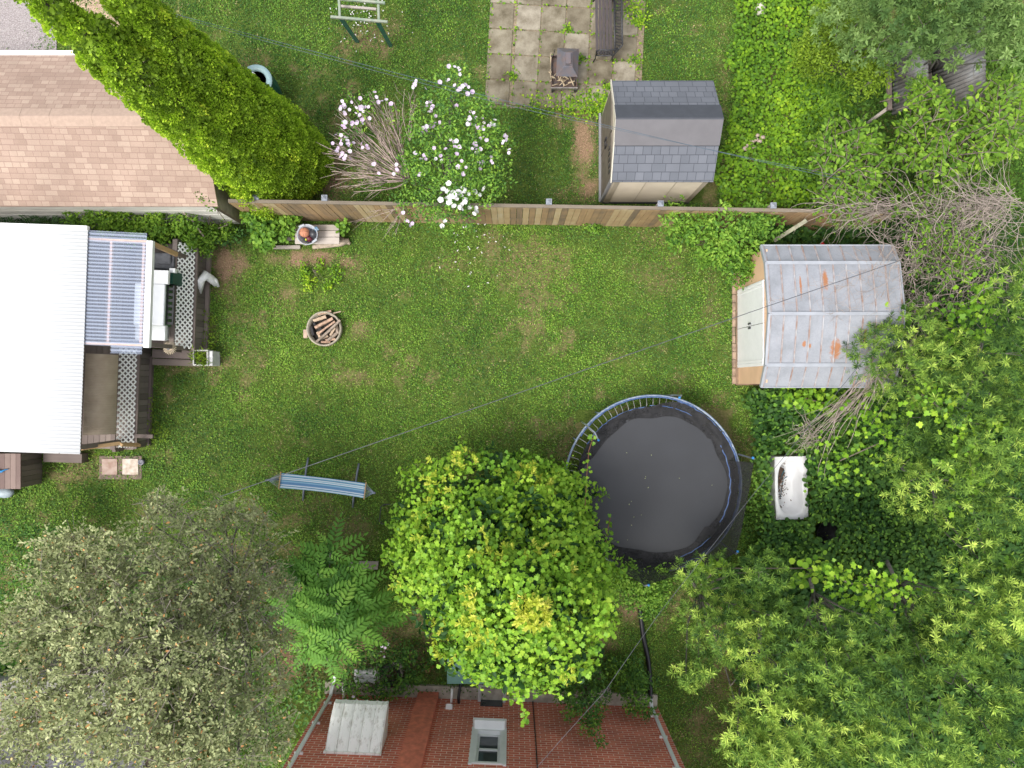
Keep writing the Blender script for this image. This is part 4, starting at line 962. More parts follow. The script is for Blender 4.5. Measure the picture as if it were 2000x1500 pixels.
for (pa, pb) in (((602,894),(592,977)),((701,905),(689,991))):
    a_, c_ = P(*pa, .03), P(*pb, .03); Mi = Matrix.Rotation(-ha, 4, 'Z') @ Matrix.Translation((-hc.x,-hc.y,0)); mm_ = (a_+c_)/2+Vector((0,0,.06))
    b = LB(); b.tube([Mi@a_, Mi@(a_*.8+c_*.2+Vector((0,0,.05))), Mi@mm_, Mi@(a_*.2+c_*.8+Vector((0,0,.05))), Mi@c_], .026, 8); b.build('stand_foot', plain('dark grey tube', (.16,.18,.22), .4, .2, 9, metal=.3), HM)

# ------------------------------------------------------------------ fire pit ring with firewood
fc = P(636,643,0); FP = thing('fire_pit', 'round pale metal fire ring on the lawn', 'fire pit', fc)
b = MB(); b.lathe(fc, [(.425,0),(.425,.18),(.39,.185),(.385,.02)], 40); b.build('ring', plain('pale ring', (.36,.32,.25), .8, .25, 7), FP)
b = MB(); b.lathe(fc, [(.0,.03),(.36,.02)], 24); b.build('ash_bed', plain('ash', (.05,.045,.04), .95, .6, 25), FP)
FWM = [plain('split log a', (.42,.28,.20), .9, .35, 14, bumps=.5), plain('split log b', (.30,.24,.19), .9, .35, 14, bumps=.5), plain('split log c', (.5,.38,.27), .9, .3, 14), plain('charred log', (.03,.028,.03), .9, .4, 14)]
LG = [((617,614),(648,608),.10,.05,0),((615,640),(650,622),.20,.06,0),((612,627),(636,618),.14,.06,2),((621,652),(655,628),.24,.04,0),((618,668),(665,625),.28,.055,1),((625,660),(640,655),.15,.07,2),
      ((640,665),(658,650),.12,.06,1),((656,636),(660,652),.14,.06,1),((636,664),(655,662),.10,.05,0),((645,655),(655,640),.17,.05,2),((608,638),(613,655),.10,.06,3),((613,630),(618,640),.13,.06,3),((625,640),(632,650),.12,.05,3),((651,612),(665,608),.22,.02,2),((627,668),(645,668),.08,.05,0),((620,648),(626,660),.17,.06,2)]
FWL = ['reddish log along the upper rim of the fire ring','long reddish split log crossing the upper middle of the fire ring','tan split log at the upper left of the fire ring','thinner reddish log above the big grey log in the fire ring','long grey crooked log lying diagonally on top of the fire ring','tan split chunk under the middle of the big grey log',
       'short grey log at the lower right inside the fire ring','round grey log end at the right rim of the fire ring','reddish piece near the bottom right of the fire ring','tan stick right of the big grey log','charred black chunk at the left rim of the fire ring','charred chunk at the upper left rim of the fire ring','small charred piece in the middle of the fire ring','thin tan stick poking out over the top right of the fire ring','reddish piece at the bottom rim of the fire ring','tan piece at the lower left inside the fire ring']
for i, (pa, pb, z, w, k) in enumerate(LG):
    a_, c_ = P(*pa, z), P(*pb, z); c_.z += rng.uniform(-.04,.04); b = MB()
    d_ = (c_-a_).normalized(); sidev = Vector((-d_.y,d_.x,0))*w*1.05; up = Vector((0,0,w*.9))
    j = lambda: Vector(rng.uniform(-.008,.008,3))
    v_ = []
    for e in (a_, (a_+c_)/2, c_): v_ += [e-sidev*.6-up*.5+j(), e+sidev*.7-up*.4+j(), e+sidev*.4+up*.6+j(), e-sidev*.5+up*.4+j()]
    b.add(v_, [(3,2,1,0),(8,9,10,11)]+[(s_*4+q, s_*4+(q+1)%4, s_*4+4+(q+1)%4, s_*4+4+q) for s_ in (0,1) for q in range(4)])
    lg = b.build('firewood_log', FWM[k], None, .006)
    tag(lg, FWL[i], 'log', 'firewood in the fire ring')
b = MB(); b.box(P(597,652,.04), (.10,.21,.08), .05); bk = b.build('brick', plain('worn brick', (.45,.33,.26), .9, .25, 9), None, .01); tag(bk, 'single worn brick standing left of the fire ring', 'brick')

# ------------------------------------------------------------------ bench with toy basket
BN = thing('garden_bench', 'low weathered plank bench against the fence', 'bench', P(620,460,0)); z = .45
x0, x1 = P(575,458,z).x, P(664,458,z).x; yy = [P(0,q,z).y for q in (438.5,450.5,463,477)]
b = MB()
for k in range(3): b.bx(x0+rng.uniform(0,.02), x1-rng.uniform(0,.03), yy[k+1]+.008, yy[k]-.004, z-.04, z)
b.build('seat', OLDW, BN, .005)
for xx in (x0+.12, x1-.18):
    b = MB(); b.bx(xx, xx+.06, yy[3]+.05, yy[0]-.05, 0, z-.04); b.build('leg', OLDW, BN)
BK = thing('toy_basket', 'grey oval plastic basket holding balls on the plank bench', 'basket', P(604,459,.45))
c_ = P(607,463,.45); b = MB(); M_ = Matrix.Rotation(.35, 4, 'Z')
b.lathe(c_, [(0,.01),(.17,.01),(.235,.26),(.25,.30),(.235,.305),(.22,.27),(.155,.03),(0,.03)], 28, M=M_, sx=1.0, sy=.98); b.build('tub', plain('light grey plastic', (.42,.45,.50), .45, .08, 4), BK)
b = MB(); b.box(c_+Vector((-.13,.20,.31)), (.14,.05,.02), .4); b.box(c_+Vector((.18,-.15,.31)), (.12,.05,.02), .6); each(b, 'handle', plain('light grey plastic', (.42,.45,.50), .45, .08, 4), BK, .008)
def ball(pp, r, nm, lab, mat, seam=False):
    b = MB(); 
    if not seam: b.blob(pp, (r,r,r), 0, 1, 3); o_ = b.build(nm, mat); tag(o_, lab, 'ball'); return
    t = thing(nm, lab, 'ball', pp); b.blob(pp, (r,r,r), 0, 1, 3); b.build('cover', mat, t)
    b = MB()
    for M_ in (Matrix.Rotation(.3,3,'X'), Matrix.Rotation(1.5,3,'X'), Matrix.Rotation(1.5,3,'Y')):
        b.tube([Vector(pp)+M_@Vector((r*1.005*math.cos(a), r*1.005*math.sin(a), 0)) for a in np.linspace(0,6.283,33)[:-1]], .0025, 4, closed=True)
    b.build('seam', DARK, t)
ball(P(595,454,.66), .118, 'basketball', 'orange brown basketball in the grey basket', plain('basketball rubber', (.50,.21,.12), .7, .15, 20), True)
ball(P(613,457,.63), .105, 'black_ball', 'plain black ball in the grey basket', plain('black rubber', (.04,.042,.05), .4, .2, 6))
ball(P(604,466,.55), .08, 'red_ball', 'dark red ball partly hidden low in the grey basket', plain('dark red rubber', (.13,.02,.03), .5, .2, 6))
ball(P(598,468,.58), .03, 'tennis_ball', 'tiny yellow ball at the front of the grey basket', plain('yellow felt', (.6,.65,.05), .9, .1, 9))
b = MB(); b.box(P(618,447,.72), (.09,.10,.07), .5, .3); o_ = b.build('toy_block', plain('blue toy', (.02,.10,.22), .4, .5, 22, col2=(.3,.4,.45)), None, .015); tag(o_, 'small blue and white toy at the back of the grey basket', 'toy')
for k, (a_, c_, w, h_, lab) in enumerate((((520,483),(587,483),.085,.09,'pale squared timber lying on the grass before the plank bench'),((549,470),(576,465),.08,.09,'short timber end under the left end of the plank bench'),((546,464),(576,460),.06,.05,'thin grey timber behind the short timber end'))):
    b = MB(); b.beam(P(*a_,h_/2), P(*c_,h_/2), w, h_); o_ = b.build('timber', OLDW, None, .006); tag(o_, lab, 'timber')
b = MB(); b.tube([P(611,483,.07),P(640,478,.09),P(665,474,.1),P(682,470,.08)], [.05,.08,.095,.06], 9); b.tube([P(664,466,.08),P(684,476,.08)], [.07,.04], 8)
o_ = b.build('old_log', plain('barkless log', (.44,.36,.28), .9, .35, 16, bumps=.7)); tag(o_, 'rough barkless log lying along the front of the plank bench', 'log')

# ------------------------------------------------------------------ bathtub
ta = R(1.6); tc = P(1546,953,.5); BT = thing('bathtub', 'discarded white bathtub with brown water in the weeds', 'bathtub', (tc.x, tc.y, 0), ta)
tw, tl = .39, .755; b = LB()
def basin(f, z, n=40):
    o_ = []
    for k in range(n):
        a = 2*math.pi*k/n; cx_, sy_ = math.cos(a), math.sin(a)
        yy = (abs(sy_)**.8)*math.copysign(1, sy_)*(tl-.09)*f
        ww = (tw-.07)*f; 
        xx = (abs(cx_)**.7)*math.copysign(1, cx_)*ww*(1.0-.16*math.exp(-((yy-.02)/.30)**2)*(1 if cx_ > 0 else .25)) - .01
        o_.append((xx*1.0, yy, z))
    return o_
n = 40; outer = []
for k in range(n):
    a = 2*math.pi*k/n; s_ = max(abs(math.cos(a))/tw, abs(math.sin(a))/tl); outer.append((math.cos(a)/s_, math.sin(a)/s_, .5))
lv = [[(x*.985,y*.99,.0) for x,y,_ in outer], [(x,y,.46) for x,y,_ in outer], outer, basin(1.04,.5), basin(.98,.475), basin(.92,.34), basin(.80,.14), basin(.66,.09)]
vs = [p_ for l in lv for p_ in l]; fs = [(i*n+k, i*n+(k+1)%n, (i+1)*n+(k+1)%n, (i+1)*n+k) for i in range(len(lv)-1) for k in range(n)]; fs.append(tuple(range((len(lv)-1)*n, len(lv)*n)))
b.add(vs, fs, True); tb_ = b.build('tub', plain('white acrylic', (.80,.80,.81), .25, .06, 3), BT, .008)
wp = [(1518,918),(1524,914),(1532,913),(1539,917),(1541,927),(1536,938),(1531,947),(1527,960),(1526,976),(1529,988),(1534,994),(1527,996),(1521,989),(1519,965),(1520,945),(1518,930)]
b = LB(); b.add([((q[0]-1546)*.01225, (953-q[1])*.01225, .27) for q in wp[::-1]], [tuple(range(len(wp)))])
b.build('stagnant_water', plain('brown water', (.05,.03,.02), .15, .5, 5, col2=(.10,.06,.04)), BT)
n = 90; ps = np.stack([rng.normal(-.17,.07,n), rng.normal(.0,.27,n), rng.uniform(.27,.32,n)], -1); lo = leaves('leaf_litter', LM['litter'], ps, rdir(n)*[1,1,.2], rdir(n,2), rng.uniform(.03,.06,n), rng.uniform(.2,1,n), 'ovate'); lo.parent = BT
b = LB(); b.tube([(-.17,.42,.51),(-.14,.3,.3),(-.2,.05,.22),(-.17,-.3,.2),(-.1,.18,.25),(-.02,.25,.3)], .012, 5); b.build('hose', plain('blue green hose', (.03,.12,.16), .5, .2, 5), BT)
b = MB(); cc = P(1612,1038,0); b.lathe(cc, [(.26,0),(.33,.32),(.35,.33),(.33,.31),(.25,.05),(0,.05)], 24); o_ = b.build('plastic_tub', DARK); tag(o_, 'black round plastic tub half hidden in weeds below the bathtub', 'tub')

# ------------------------------------------------------------------ chair frame under the tree
CF = thing('chair_frame', 'thin black metal folding chair frame at the edge of the vine covered tree', 'chair', P(760,1004,0))
b = MB(); z = .42; b.tube([P(790,986,z),P(750,985,z),P(744,990,z),P(741,1018,z),P(745,1023,z),P(790,1024,z)], .012, 6); b.build('seat_frame', BLACK, CF)
for q in ((750,987),(744,1020)):
    b = MB(); b.tube([P(*q,z), P(q[0]+6,q[1]-2,0)], .011, 6); b.build('leg', BLACK, CF)
b = MB(); b.beam(P(681,1101,.1),P(739,1101,.1),.12,.04); b.beam(P(683,1107,.05),P(738,1108,.05),.1,.04); o_ = b.build('plank', OLDW, None, .004); tag(o_, 'grey weathered planks on the grass left of the vine covered tree', 'plank')
b = MB(); b.beam(P(510,1122,.3),P(548,1100,.4),.05,.03); b.beam(P(505,1130,.05),P(560,1126,.05),.14,.04); o_ = b.build('old_board', DECKX, None, .004); tag(o_, 'broken dark board under the pinnate leaved shrub', 'board')

# ------------------------------------------------------------------ patio and things beyond the fence
PTA = R(-3.2); pt0 = P(1010,10,0)
m, nt, p, o = newmat('stained patio slab'); v = coords(nt); g_ = nt.nodes.new('ShaderNodeNewGeometry')
c = ramp(nt, g_.outputs['Random Per Island'], [(.15,.13,.095),(.20,.178,.135),(.25,.225,.185)]).outputs[0]
c = mix(nt, 1, c, ramp(nt, noi(nt, v, 2.6, 6, .65), [(.50,.46,.36),(.95,.92,.85),(1.35,1.35,1.3)], [.33,.48,.64]).outputs[0], 'MULTIPLY')
c = mix(nt, ramp(nt, noi(nt, v, 1.1, 5, .7), [(0,0,0),(1,1,1)], [.60,.76]).outputs[0], c, (.17,.135,.06))
c = mix(nt, 1, c, ramp(nt, noi(nt, v, 45, 4, .8), [(.85,.85,.85),(1.1,1.1,1.1)], [.3,.7]).outputs[0], 'MULTIPLY')
nt.links.new(c, p.inputs['Base Color']); p.inputs['Roughness'].default_value = .9; bump(nt, p, noi(nt, v, 50, 4), .3, .004)
b = MB(); Mp = Matrix.Translation(pt0) @ Matrix.Rotation(PTA, 4, 'Z')
for i in range(-1, 5):
    for j in range(-3, 5):
        x0, y0 = i*.61, -j*.625
        if j == 4 and i < 5: pass
        if i == -1: x0 -= .06
        q = [(x0+.012, y0-.61), (x0+.598 if i < 4 else x0+.55, y0-.61), (x0+.598 if i < 4 else x0+.55, y0-.012), (x0+.012, y0-.012)]
        if j == 4: continue
        dz = rng.uniform(-.004, .006)
        b.slab([Mp @ Vector((a_, c_, .045+dz+rng.uniform(-.002,.002))) for a_, c_ in q], .05)
po = b.build('patio', m, None, .012); po['kind'] = 'structure'
b = MB(); q = [P(954,212,.0), P(1185,214,.0), P(1262,-40,.0), P(966,-40,.0)]
b.slab([a_+Vector((0,0,.022)) for a_ in (q[0], P(1250,212,0), P(1264,-60,0), P(966,-60,0))], .03)
m2, nt, p, o = newmat('sandy patio joint'); v = coords(nt); c = ramp(nt, noi(nt, v, 16, 6, .75), [(.10,.085,.05),(.22,.175,.12),(.34,.26,.18)], [.3,.5,.7]).outputs[0]
c = mix(nt, ramp(nt, noi(nt, v, 4, 4, .7), [(0,0,0),(1,1,1)], [.56,.66]).outputs[0], c, (.07,.11,.02)); nt.links.new(c, p.inputs['Base Color']); p.inputs['Roughness'].default_value = .95; bump(nt, p, noi(nt, v, 40, 4), .7, .01)
po = b.build('patio_bed', m2); po['kind'] = 'structure'
# dirt film and weeds along joints
def scatter(poly_fn, n, lm, name, lab, cat, size, tmean, tpl='quad', z=(.05,.09), up=1.4):
    x, y = poly_fn(n); n = len(x)
    o_ = leaves(name, LM[lm], np.stack([x, y, rng.uniform(*z, n)], -1), np.stack([rng.normal(size=n), rng.normal(size=n), rng.uniform(0,.7,n)], -1), rdir(n, up), rng.uniform(*size, n), rng.normal(tmean,.2,n), tpl, wid=.9)
    return tag(o_, lab, cat, kind='stuff')
def joints(n):
    xs, ys = [], []
    for cx_, cy_, r_, k in ((1235,20,24,220),(1250,45,14,160),(1190,170,10,120),(1000,150,12,60),(1108,60,8,60),(1240,120,14,80),(1130,120,14,60),(1160,205,40,500),(1055,205,30,160),(1110,208,30,200),(1190,212,30,600)):
        xs += list(rng.normal(cx_, r_*.6, k)); ys += list(rng.normal(cy_, r_*.45, k))
    for k in range(500):
        if rng.random() < .5: i = rng.integers(-1,6); q = Mp @ Vector((i*.61, -rng.uniform(-.5,2.5), 0))
        else: j = rng.integers(-1,5); q = Mp @ Vector((rng.uniform(-.6,3.0), -j*.625, 0))
        xs.append(1000+q.x*F/H+rng.normal()*1.2); ys.append(750-q.y*F/H+rng.normal()*1.2)
    xs, ys = np.array(xs), np.array(ys); return (xs-1000)*H/F, (750-ys)*H/F
scatter(joints, 0, 'ivy', 'patio_weeds', 'small green weeds growing in the patio joints and edges', 'weeds', (.02,.06), .55)
# park bench
PB = thing('park_bench', 'black iron park bench with wooden slats and lattice back on the patio', 'bench', P(1185,50,0)); z = .43
a0, a1 = P(1163,107,z), P(1160,-14,z)
SL = plain('worn black slat', (.035,.037,.043), .5, .5, 9, col2=(.085,.06,.055), stretch=(14,1,14))
b = MB(); 
for k in range(5):
    x = a0.x+.012+k*.083; b.add([], []); b.beam((x+.03, a0.y+.01, z-.015*(2-abs(k-2))*.5), (x+.03-.02, a1.y, z-.015*(2-abs(k-2))*.5), .066, .022)
b.build('seat', SL, PB, .004)
bxk = a0.x+.44; b = MB()
bt, bb0 = .90, .50; y0, y1 = a0.y+.03, a1.y-.03
tilt = lambda zz: bxk + .02 + (zz-bb0)*.28
for zz in (bb0, bt): b.tube([(tilt(zz), y0, zz), (tilt(zz)-.02, y1, zz)], .022, 8)
for sgn in (1, -1):
    t = y0-.5
    while t < y1+.5:
        za, zb = bb0, bt
        f = lambda q: t+sgn*(q-bb0)*.55
        if sgn>0: za=max(za, bb0+(y0-t)/.55); zb=min(zb, bb0+(y1-t)/.55)
        else: za=max(za, bb0+(t-y1)/.55); zb=min(zb, bb0+(t-y0)/.55)
        if zb-za>.02: b.beam((tilt(za), f(za), za), (tilt(zb), f(zb), zb), .016, .012, up=(1,0,0))
        t += .075
b.build('backrest', BLACK, PB)
for yv in (a0.y-.0, a1.y+.0):
    b = MB(); b.tube([(a0.x-.02,yv,0),(a0.x+.02,yv,.22),(a0.x+.0,yv,.40),(a0.x+.22,yv,.38),(bxk,yv,.42),(tilt(bt),yv,bt+.02)], .018, 7)
    b.tube([(bxk+.06,yv,0),(bxk-.02,yv,.22),(bxk,yv,.42)], .018, 7); b.tube([(a0.x+.02,yv,.42),(a0.x+.0,yv,.62),(a0.x+.10,yv,.68),(a0.x+.3,yv,.66),(tilt(.75),yv,.72)], .02, 7)
    for k in range(3): c_ = Vector((a0.x+.12+k*.12,yv,.53)); b.tube([c_+Vector((.045*math.cos(a),0,.06*math.sin(a))) for a in np.linspace(0,6.283,13)[:-1]], .009, 5, closed=True)
    b.build('side_frame', BLACK, PB)
# steel fire box
FB = thing('fire_box', 'rectangular black steel fire box with pitched lid on the patio', 'fire box', P(1102,165,0))
x0, x1 = P(1076,0,.25).x, P(1127,0,.25).x; y0, y1 = P(0,172,.25).y, P(0,108,.25).y
RST = plain('rusty black steel', (.05,.05,.055), .55, .4, 9, col2=(.12,.07,.05))
b = MB(); b.bx(x0,x1,y0,y0+.03,.18,.27); b.bx(x0,x1,y1-.03,y1,.18,.27); b.bx(x0,x0+.03,y0+.03,y1-.03,.18,.27); b.bx(x1-.03,x1,y0+.03,y1-.03,.18,.27); b.bx(x0+.03,x1-.03,y0+.03,y1-.03,.17,.2); b.build('tray', RST, FB, .004)
b = MB(); b.bx(x0-.01,x1+.01,y0-.02,y0+.0,.22,.30); b.build('rim_plate', plain('scuffed steel', (.35,.32,.31), .4, .3, 9, metal=.4), FB, .004)
for xx in (x0+.02, x1-.06):
    for yy_ in (y0-.03, y1-.02): b = MB(); b.bx(xx,xx+.05,yy_,yy_+.05,0,.2); b.build('leg', BLACK, FB)
for xx in (x0+.05, x1-.05):
    for yy_ in (y0+.06, y1-.06): b = MB(); b.tube([(xx,yy_,.26),(xx+(.02 if xx<x0+.1 else -.02),yy_,.68)], .008, 5); b.build('post', BLACK, FB)
ca, cb = P(1086,149,.68), P(1131,95,.68); zt = .84; mx_, my_ = (ca.x+cb.x)/2, (ca.y+cb.y)/2
t0 = [(ca.x,ca.y,.68),(cb.x-.03,ca.y-.02,.68),(cb.x,cb.y,.68),(ca.x+.03,cb.y+.02,.68)]; t1 = [(mx_-.1,my_-.17,zt),(mx_+.1,my_-.17,zt),(mx_+.1,my_+.17,zt),(mx_-.1,my_+.17,zt)]
LD = plain('grey steel lid', (.12,.125,.15), .4, .25, 7, metal=.3, col2=(.17,.13,.125))
b = MB(); b.add(t0+t1, [(i,(i+1)%4,(i+1)%4+4,i+4) for i in range(4)]+[(3,2,1,0),(4,5,6,7)]); b.build('lid', LD, FB, .004)
b = MB(); b.bx(mx_-.07,mx_+.07,my_-.14,my_+.14,zt,zt+.02); b.bx(mx_-.06,mx_+.06,my_-.13,my_+.13,zt+.06,zt+.075); b.bx(mx_-.05,mx_-.04,my_-.12,my_-.11,zt+.02,zt+.06); b.bx(mx_+.04,mx_+.05,my_+.11,my_+.12,zt+.02,zt+.06)
b.build('chimney_cap', LD, FB, .004)
b = MB()
for k in range(16):
    a_ = Vector((rng.uniform(x0+.05,x1-.05), rng.uniform(y0+.05,y0+.4), rng.uniform(.22,.36))); d_ = Vector((rng.normal(),rng.normal(),rng.normal()*.3)).normalized()*rng.uniform(.06,.16); b.tube([a_-d_,a_+d_], rng.uniform(.008,.022), 5)
for k in range(7): a_ = Vector((x0-.01, rng.uniform(y0+.1,y1-.1), .35)); d_ = Vector((rng.normal()*.2,rng.normal(),.5)).normalized()*.12; b.tube([a_-d_,a_+d_], .008, 5)
o_ = b.build('kindling', plain('pale kindling', (.50,.40,.27), .9, .3, 12)); tag(o_, 'pale sticks and kindling heaped in the steel fire box', 'kindling', kind='stuff')
# green arbour
AR = thing('garden_arbour', 'small faded green wooden arbour at the top edge of the lawn', 'arbour', P(705,60,0)); z = 1.55
GW = plain('faded green paint', (.20,.27,.20), .7, .4, 7, col2=(.34,.35,.28)); GD = plain('deep green paint', (.02,.12,.09), .5, .35, 6, col2=(.05,.15,.12))
b = MB(); b.beam(P(646,33,z+.06),P(757,43,z+.06),.05,.05); b.beam(P(664,-2,z+.06),P(752,6,z+.06),.05,.05); b.beam(P(648,-56,z+.06),P(754,-50,z+.06),.05,.05); each(b, 'cross_beam', GW, AR)
b = MB(); b.beam(P(659,-60,z),P(664,34,z),.05,.06); b.beam(P(737,-60,z),P(740,40,z),.05,.06); each(b, 'side_beam', GW, AR)
b = MB(); b.beam(P(665,12,1.3),P(735,18,1.3),.05,.04); b.build('rail', OLDW, AR)
for a_, c_ in (((672,13),(698,82)),((744,20),(763,90))):
    b = MB(); b.beam(P(a_[0]-8,a_[1]+20,z-.03),P(*c_,0),.085,.05); b.beam(P(a_[0]-8,-52,z-.03),P(*c_,0)+Vector((.05,1.6,0)),.085,.05); each(b, 'leg', GD, AR)
# rain barrel
RB = thing('rain_barrel', 'dark green rain barrel with pale blue rim beside the tall cedar', 'barrel', P(527,189,0)); c_ = P(527,189,0)
b = MB(); b.lathe(c_, [(.33,0),(.37,.4),(.36,.86),(.35,.90)], 10, smooth=False); b.build('body', plain('dark green plastic', (.012,.08,.06), .4, .25, 4), RB, .01)
b = MB(); b.lathe(c_, [(.35,.90),(.375,.91),(.37,.95),(.24,.95),(.23,.90),(.21,.82)], 32); b.build('rim', plain('pale blue rim', (.30,.44,.46), .4, .1, 4), RB)
b = MB(); b.lathe(c_, [(.0,.80),(.235,.80)], 20); b.build('debris', plain('brown debris', (.09,.06,.05), .8, .5, 20), RB)
b = MB(); q = P(497,146,1.05); b.beam(P(481,158,1.1), P(496,144,1.0), .07, .07); o_ = b.build('downspout_end', WHITE); tag(o_, 'white spout end reaching over the green rain barrel', 'spout')
# white stone, rubble, board
b = MB(); b.blob(P(1486,17,.2), (.13,.17,.09), .35, 5, 2); o_ = b.build('stone_block', plain('pale stone', (.55,.52,.45), .9, .15, 6)); tag(o_, 'pale grey stone block among the ivy at the top edge', 'stone')
RKG = 'rubble stones in the ground cover'
for k, (pxx, pyy, r_) in enumerate(((1456,290,.07),(1462,283,.06),(1468,277,.08),(1476,272,.07),(1484,276,.06),(1490,268,.06),(1472,287,.05),(1480,264,.05))):
    b = MB(); b.blob(P(pxx,pyy,.22), (r_,r_*.8,r_*.6), .4, k, 2); o_ = b.build('rubble_stone', plain('pinkish rubble', (.42,.33,.28), .9, .2, 6)); tag(o_, 'pinkish broken stone in the heap right of the grey shed', 'stone', RKG)
b = MB(); b.beam(P(1512,470,.9),P(1576,430,1.5),.09,.05); o_ = b.build('leaning_board', plain('mossy board', (.28,.28,.20), .85, .3, 9), None, .01); tag(o_, 'mossy pale board leaning on the fence behind the metal shed', 'board')
b = MB(); b.blob(P(1606,477,.9), (.05,.05,.05), .15, 2, 2); o_ = b.build('red_ball', plain('red plastic', (.5,.01,.015), .4, .2, 5)); tag(o_, 'small bright red ball behind the metal shed roof', 'ball')
b = MB(); b.tube([P(1606,477,.85),P(1606,477,0)], .02, 6); o_ = b.build('garden_stake', OLDW); tag(o_, 'thin stake carrying the red ball behind the metal shed', 'stake')

# corrugated screen top right
CS = thing('corrugated_screen', 'leaning grey corrugated roof sheets showing between the shrubs', 'roof sheet', P(1820,170,0))
m, nt, p, o = newmat('weathered corrugated'); v = coords(nt); nt.links.new(ramp(nt, noi(nt, v, 3, 5), [(.09,.08,.075),(.17,.165,.16),(.25,.26,.27)], [.3,.5,.7]).outputs[0], p.inputs['Base Color']); p.inputs['Roughness'].default_value = .6
def corr2(bb, A, B, Cc, wl=.09, amp=.014):
    A, B, Cc = Vector(A), Vector(B), Vector(Cc); u = B-A; w = Cc-A; nn_ = u.cross(w).normalized(); n = int(u.length/wl*6); vs = []
    for i in range(n+1):
        q = A+u*i/n+nn_*amp*math.cos(2*math.pi*i/6); vs += [q, q+w]
    bb.add(vs, [(2*i,2*i+2,2*i+3,2*i+1) for i in range(n)], True)
b = MB(); corr2(b, P(1738,95,1.5), P(1742,225,1.5), P(1810,60,2.3)); corr2(b, P(1822,80,1.6), P(1822,240,1.6), P(1925,30,2.6)); so = b.build('sheet', m, CS)
sm = so.modifiers.new('t', 'SOLIDIFY'); sm.thickness = .006
for pa, pb in (((1735,120),(1737,215)),((1812,80),(1815,180))):
    b = MB(); b.beam(P(*pa,1.55),P(*pb,1.55),.10,.06); b.build('edge_board', DECK, CS)
for q in ((1736,130),(1736,210),(1813,90),(1813,175)): b = MB(); b.tube([P(*q,1.5),(P(*q,1.5).x,P(*q,1.5).y,0)], .04, 6); b.build('post', OLDW, CS)

# neighbour roof at the lower left
NH = thing('neighbour_shed', 'low beige roofed shed with dark shingles under the grey leaved tree', 'shed', P(60,1400,0))
a_ = R(7)
MN = Matrix.Translation(P(120,1412,2.6)) @ Matrix.Rotation(a_, 4, 'Z')
def nl(bb, x0,x1,y0,y1,z0,z1):
    t_ = MB(); t_.bx(x0,x1,y0,y1,z0,z1); bb.add([MN @ Vector(q) for q in t_.v], t_.f)
b = MB(); nl(b, -4, 1.1, -.02, 1.0, -.05, 0); b.build('porch_roof', plain('beige roof panel', (.20,.195,.165), .8, .25, 4, stretch=(1,8,1)), NH)
b = MB(); nl(b, -4, 1.12, -.10, -.02, -.10, .03); b.build('fascia', plain('pale fascia', (.30,.29,.26), .7, .1, 3), NH)
b = MB(); nl(b, -4, 1.6, -3.2, -.11, -.12, -.06); b.build('roof', shingle('charcoal shingles', [(.05,.05,.055),(.08,.08,.09),(.11,.11,.12)], (.04,.04,.045), .3, .14), NH)
b = MB(); nl(b, -4, .9, -3, .8, -2.6, -.13); b.build('wall', plain('grey siding', (.3,.29,.27), .8, .2, 3), NH)

# ------------------------------------------------------------------ overhead cables
def cable(pts, r, nm, lab, mat, sagv=.15):
    b = MB(); out = []
    for (a_, c_) in zip(pts[:-1], pts[1:]):
        for i in range(12):
            t = i/12; q = a_.lerp(c_, t); q.z -= sagv*4*t*(1-t); out.append(q)
    out.append(pts[-1]); b.tube(out, r, 5); o_ = b.build(nm, mat); return tag(o_, lab, 'cable')
CB = plain('grey cable', (.09,.095,.11), .5, .2, 5)
cable([P(430,970,4.2), P(1000,772,4.2), P(1430,622,4.2), P(1760,508,4.2)], .007, 'overhead_cable', 'dark overhead cable crossing the lawn from hammock to metal shed', CB, .04)
cable([P(300,16,5), P(1000,200,4.8), P(1640,350,5)], .004, 'overhead_cable', 'upper thin blue cable running over the arbour and grey shed', plain('blue cable', (.06,.10,.14), .5, .2, 5), .05)
cable([P(300,20,5.1), P(1000,208,4.8), P(1640,344,5)], .0035, 'overhead_cable', 'lower thin blue cable twisted beside the upper one over the grey shed', plain('blue cable', (.08,.11,.14), .5, .2, 5), .05)
cable([P(1050,1497,4.6), P(1180,1352,4.6), P(1290,1195,4.6), P(1480,955,4.4), P(1740,640,4.2)], .0045, 'overhead_cable', 'grey cable rising from the brick wall past the trampoline', CB, .02)
# drain pipe of the downspout
b = MB(); pts = []; n = 140; ctl = [P(1250,1190,.07),P(1256,1240,.07),P(1266,1290,.07),P(1270,1340,.07),P(1270,1372,.08)]
def cat(c, t):
    m_ = len(c)-1; i = min(int(t*m_), m_-1); f = t*m_-i; p0, p1, p2, p3 = c[max(i-1,0)], c[i], c[i+1], c[min(i+2,m_)]
    return .5*((2*p1)+(p2-p0)*f+(2*p0-5*p1+4*p2-p3)*f*f+(3*p1-p0-3*p2+p3)*f**3)
for i in range(n): pts.append(cat(ctl, i/(n-1)))
b.tube(pts, [.062 if i%2 else .052 for i in range(n)], 10); o_ = b.build('drain_pipe', plain('black corrugated pipe', (.016,.016,.02), .35, .2, 5)); tag(o_, 'black corrugated drain pipe running from the right downspout over the grass', 'pipe')
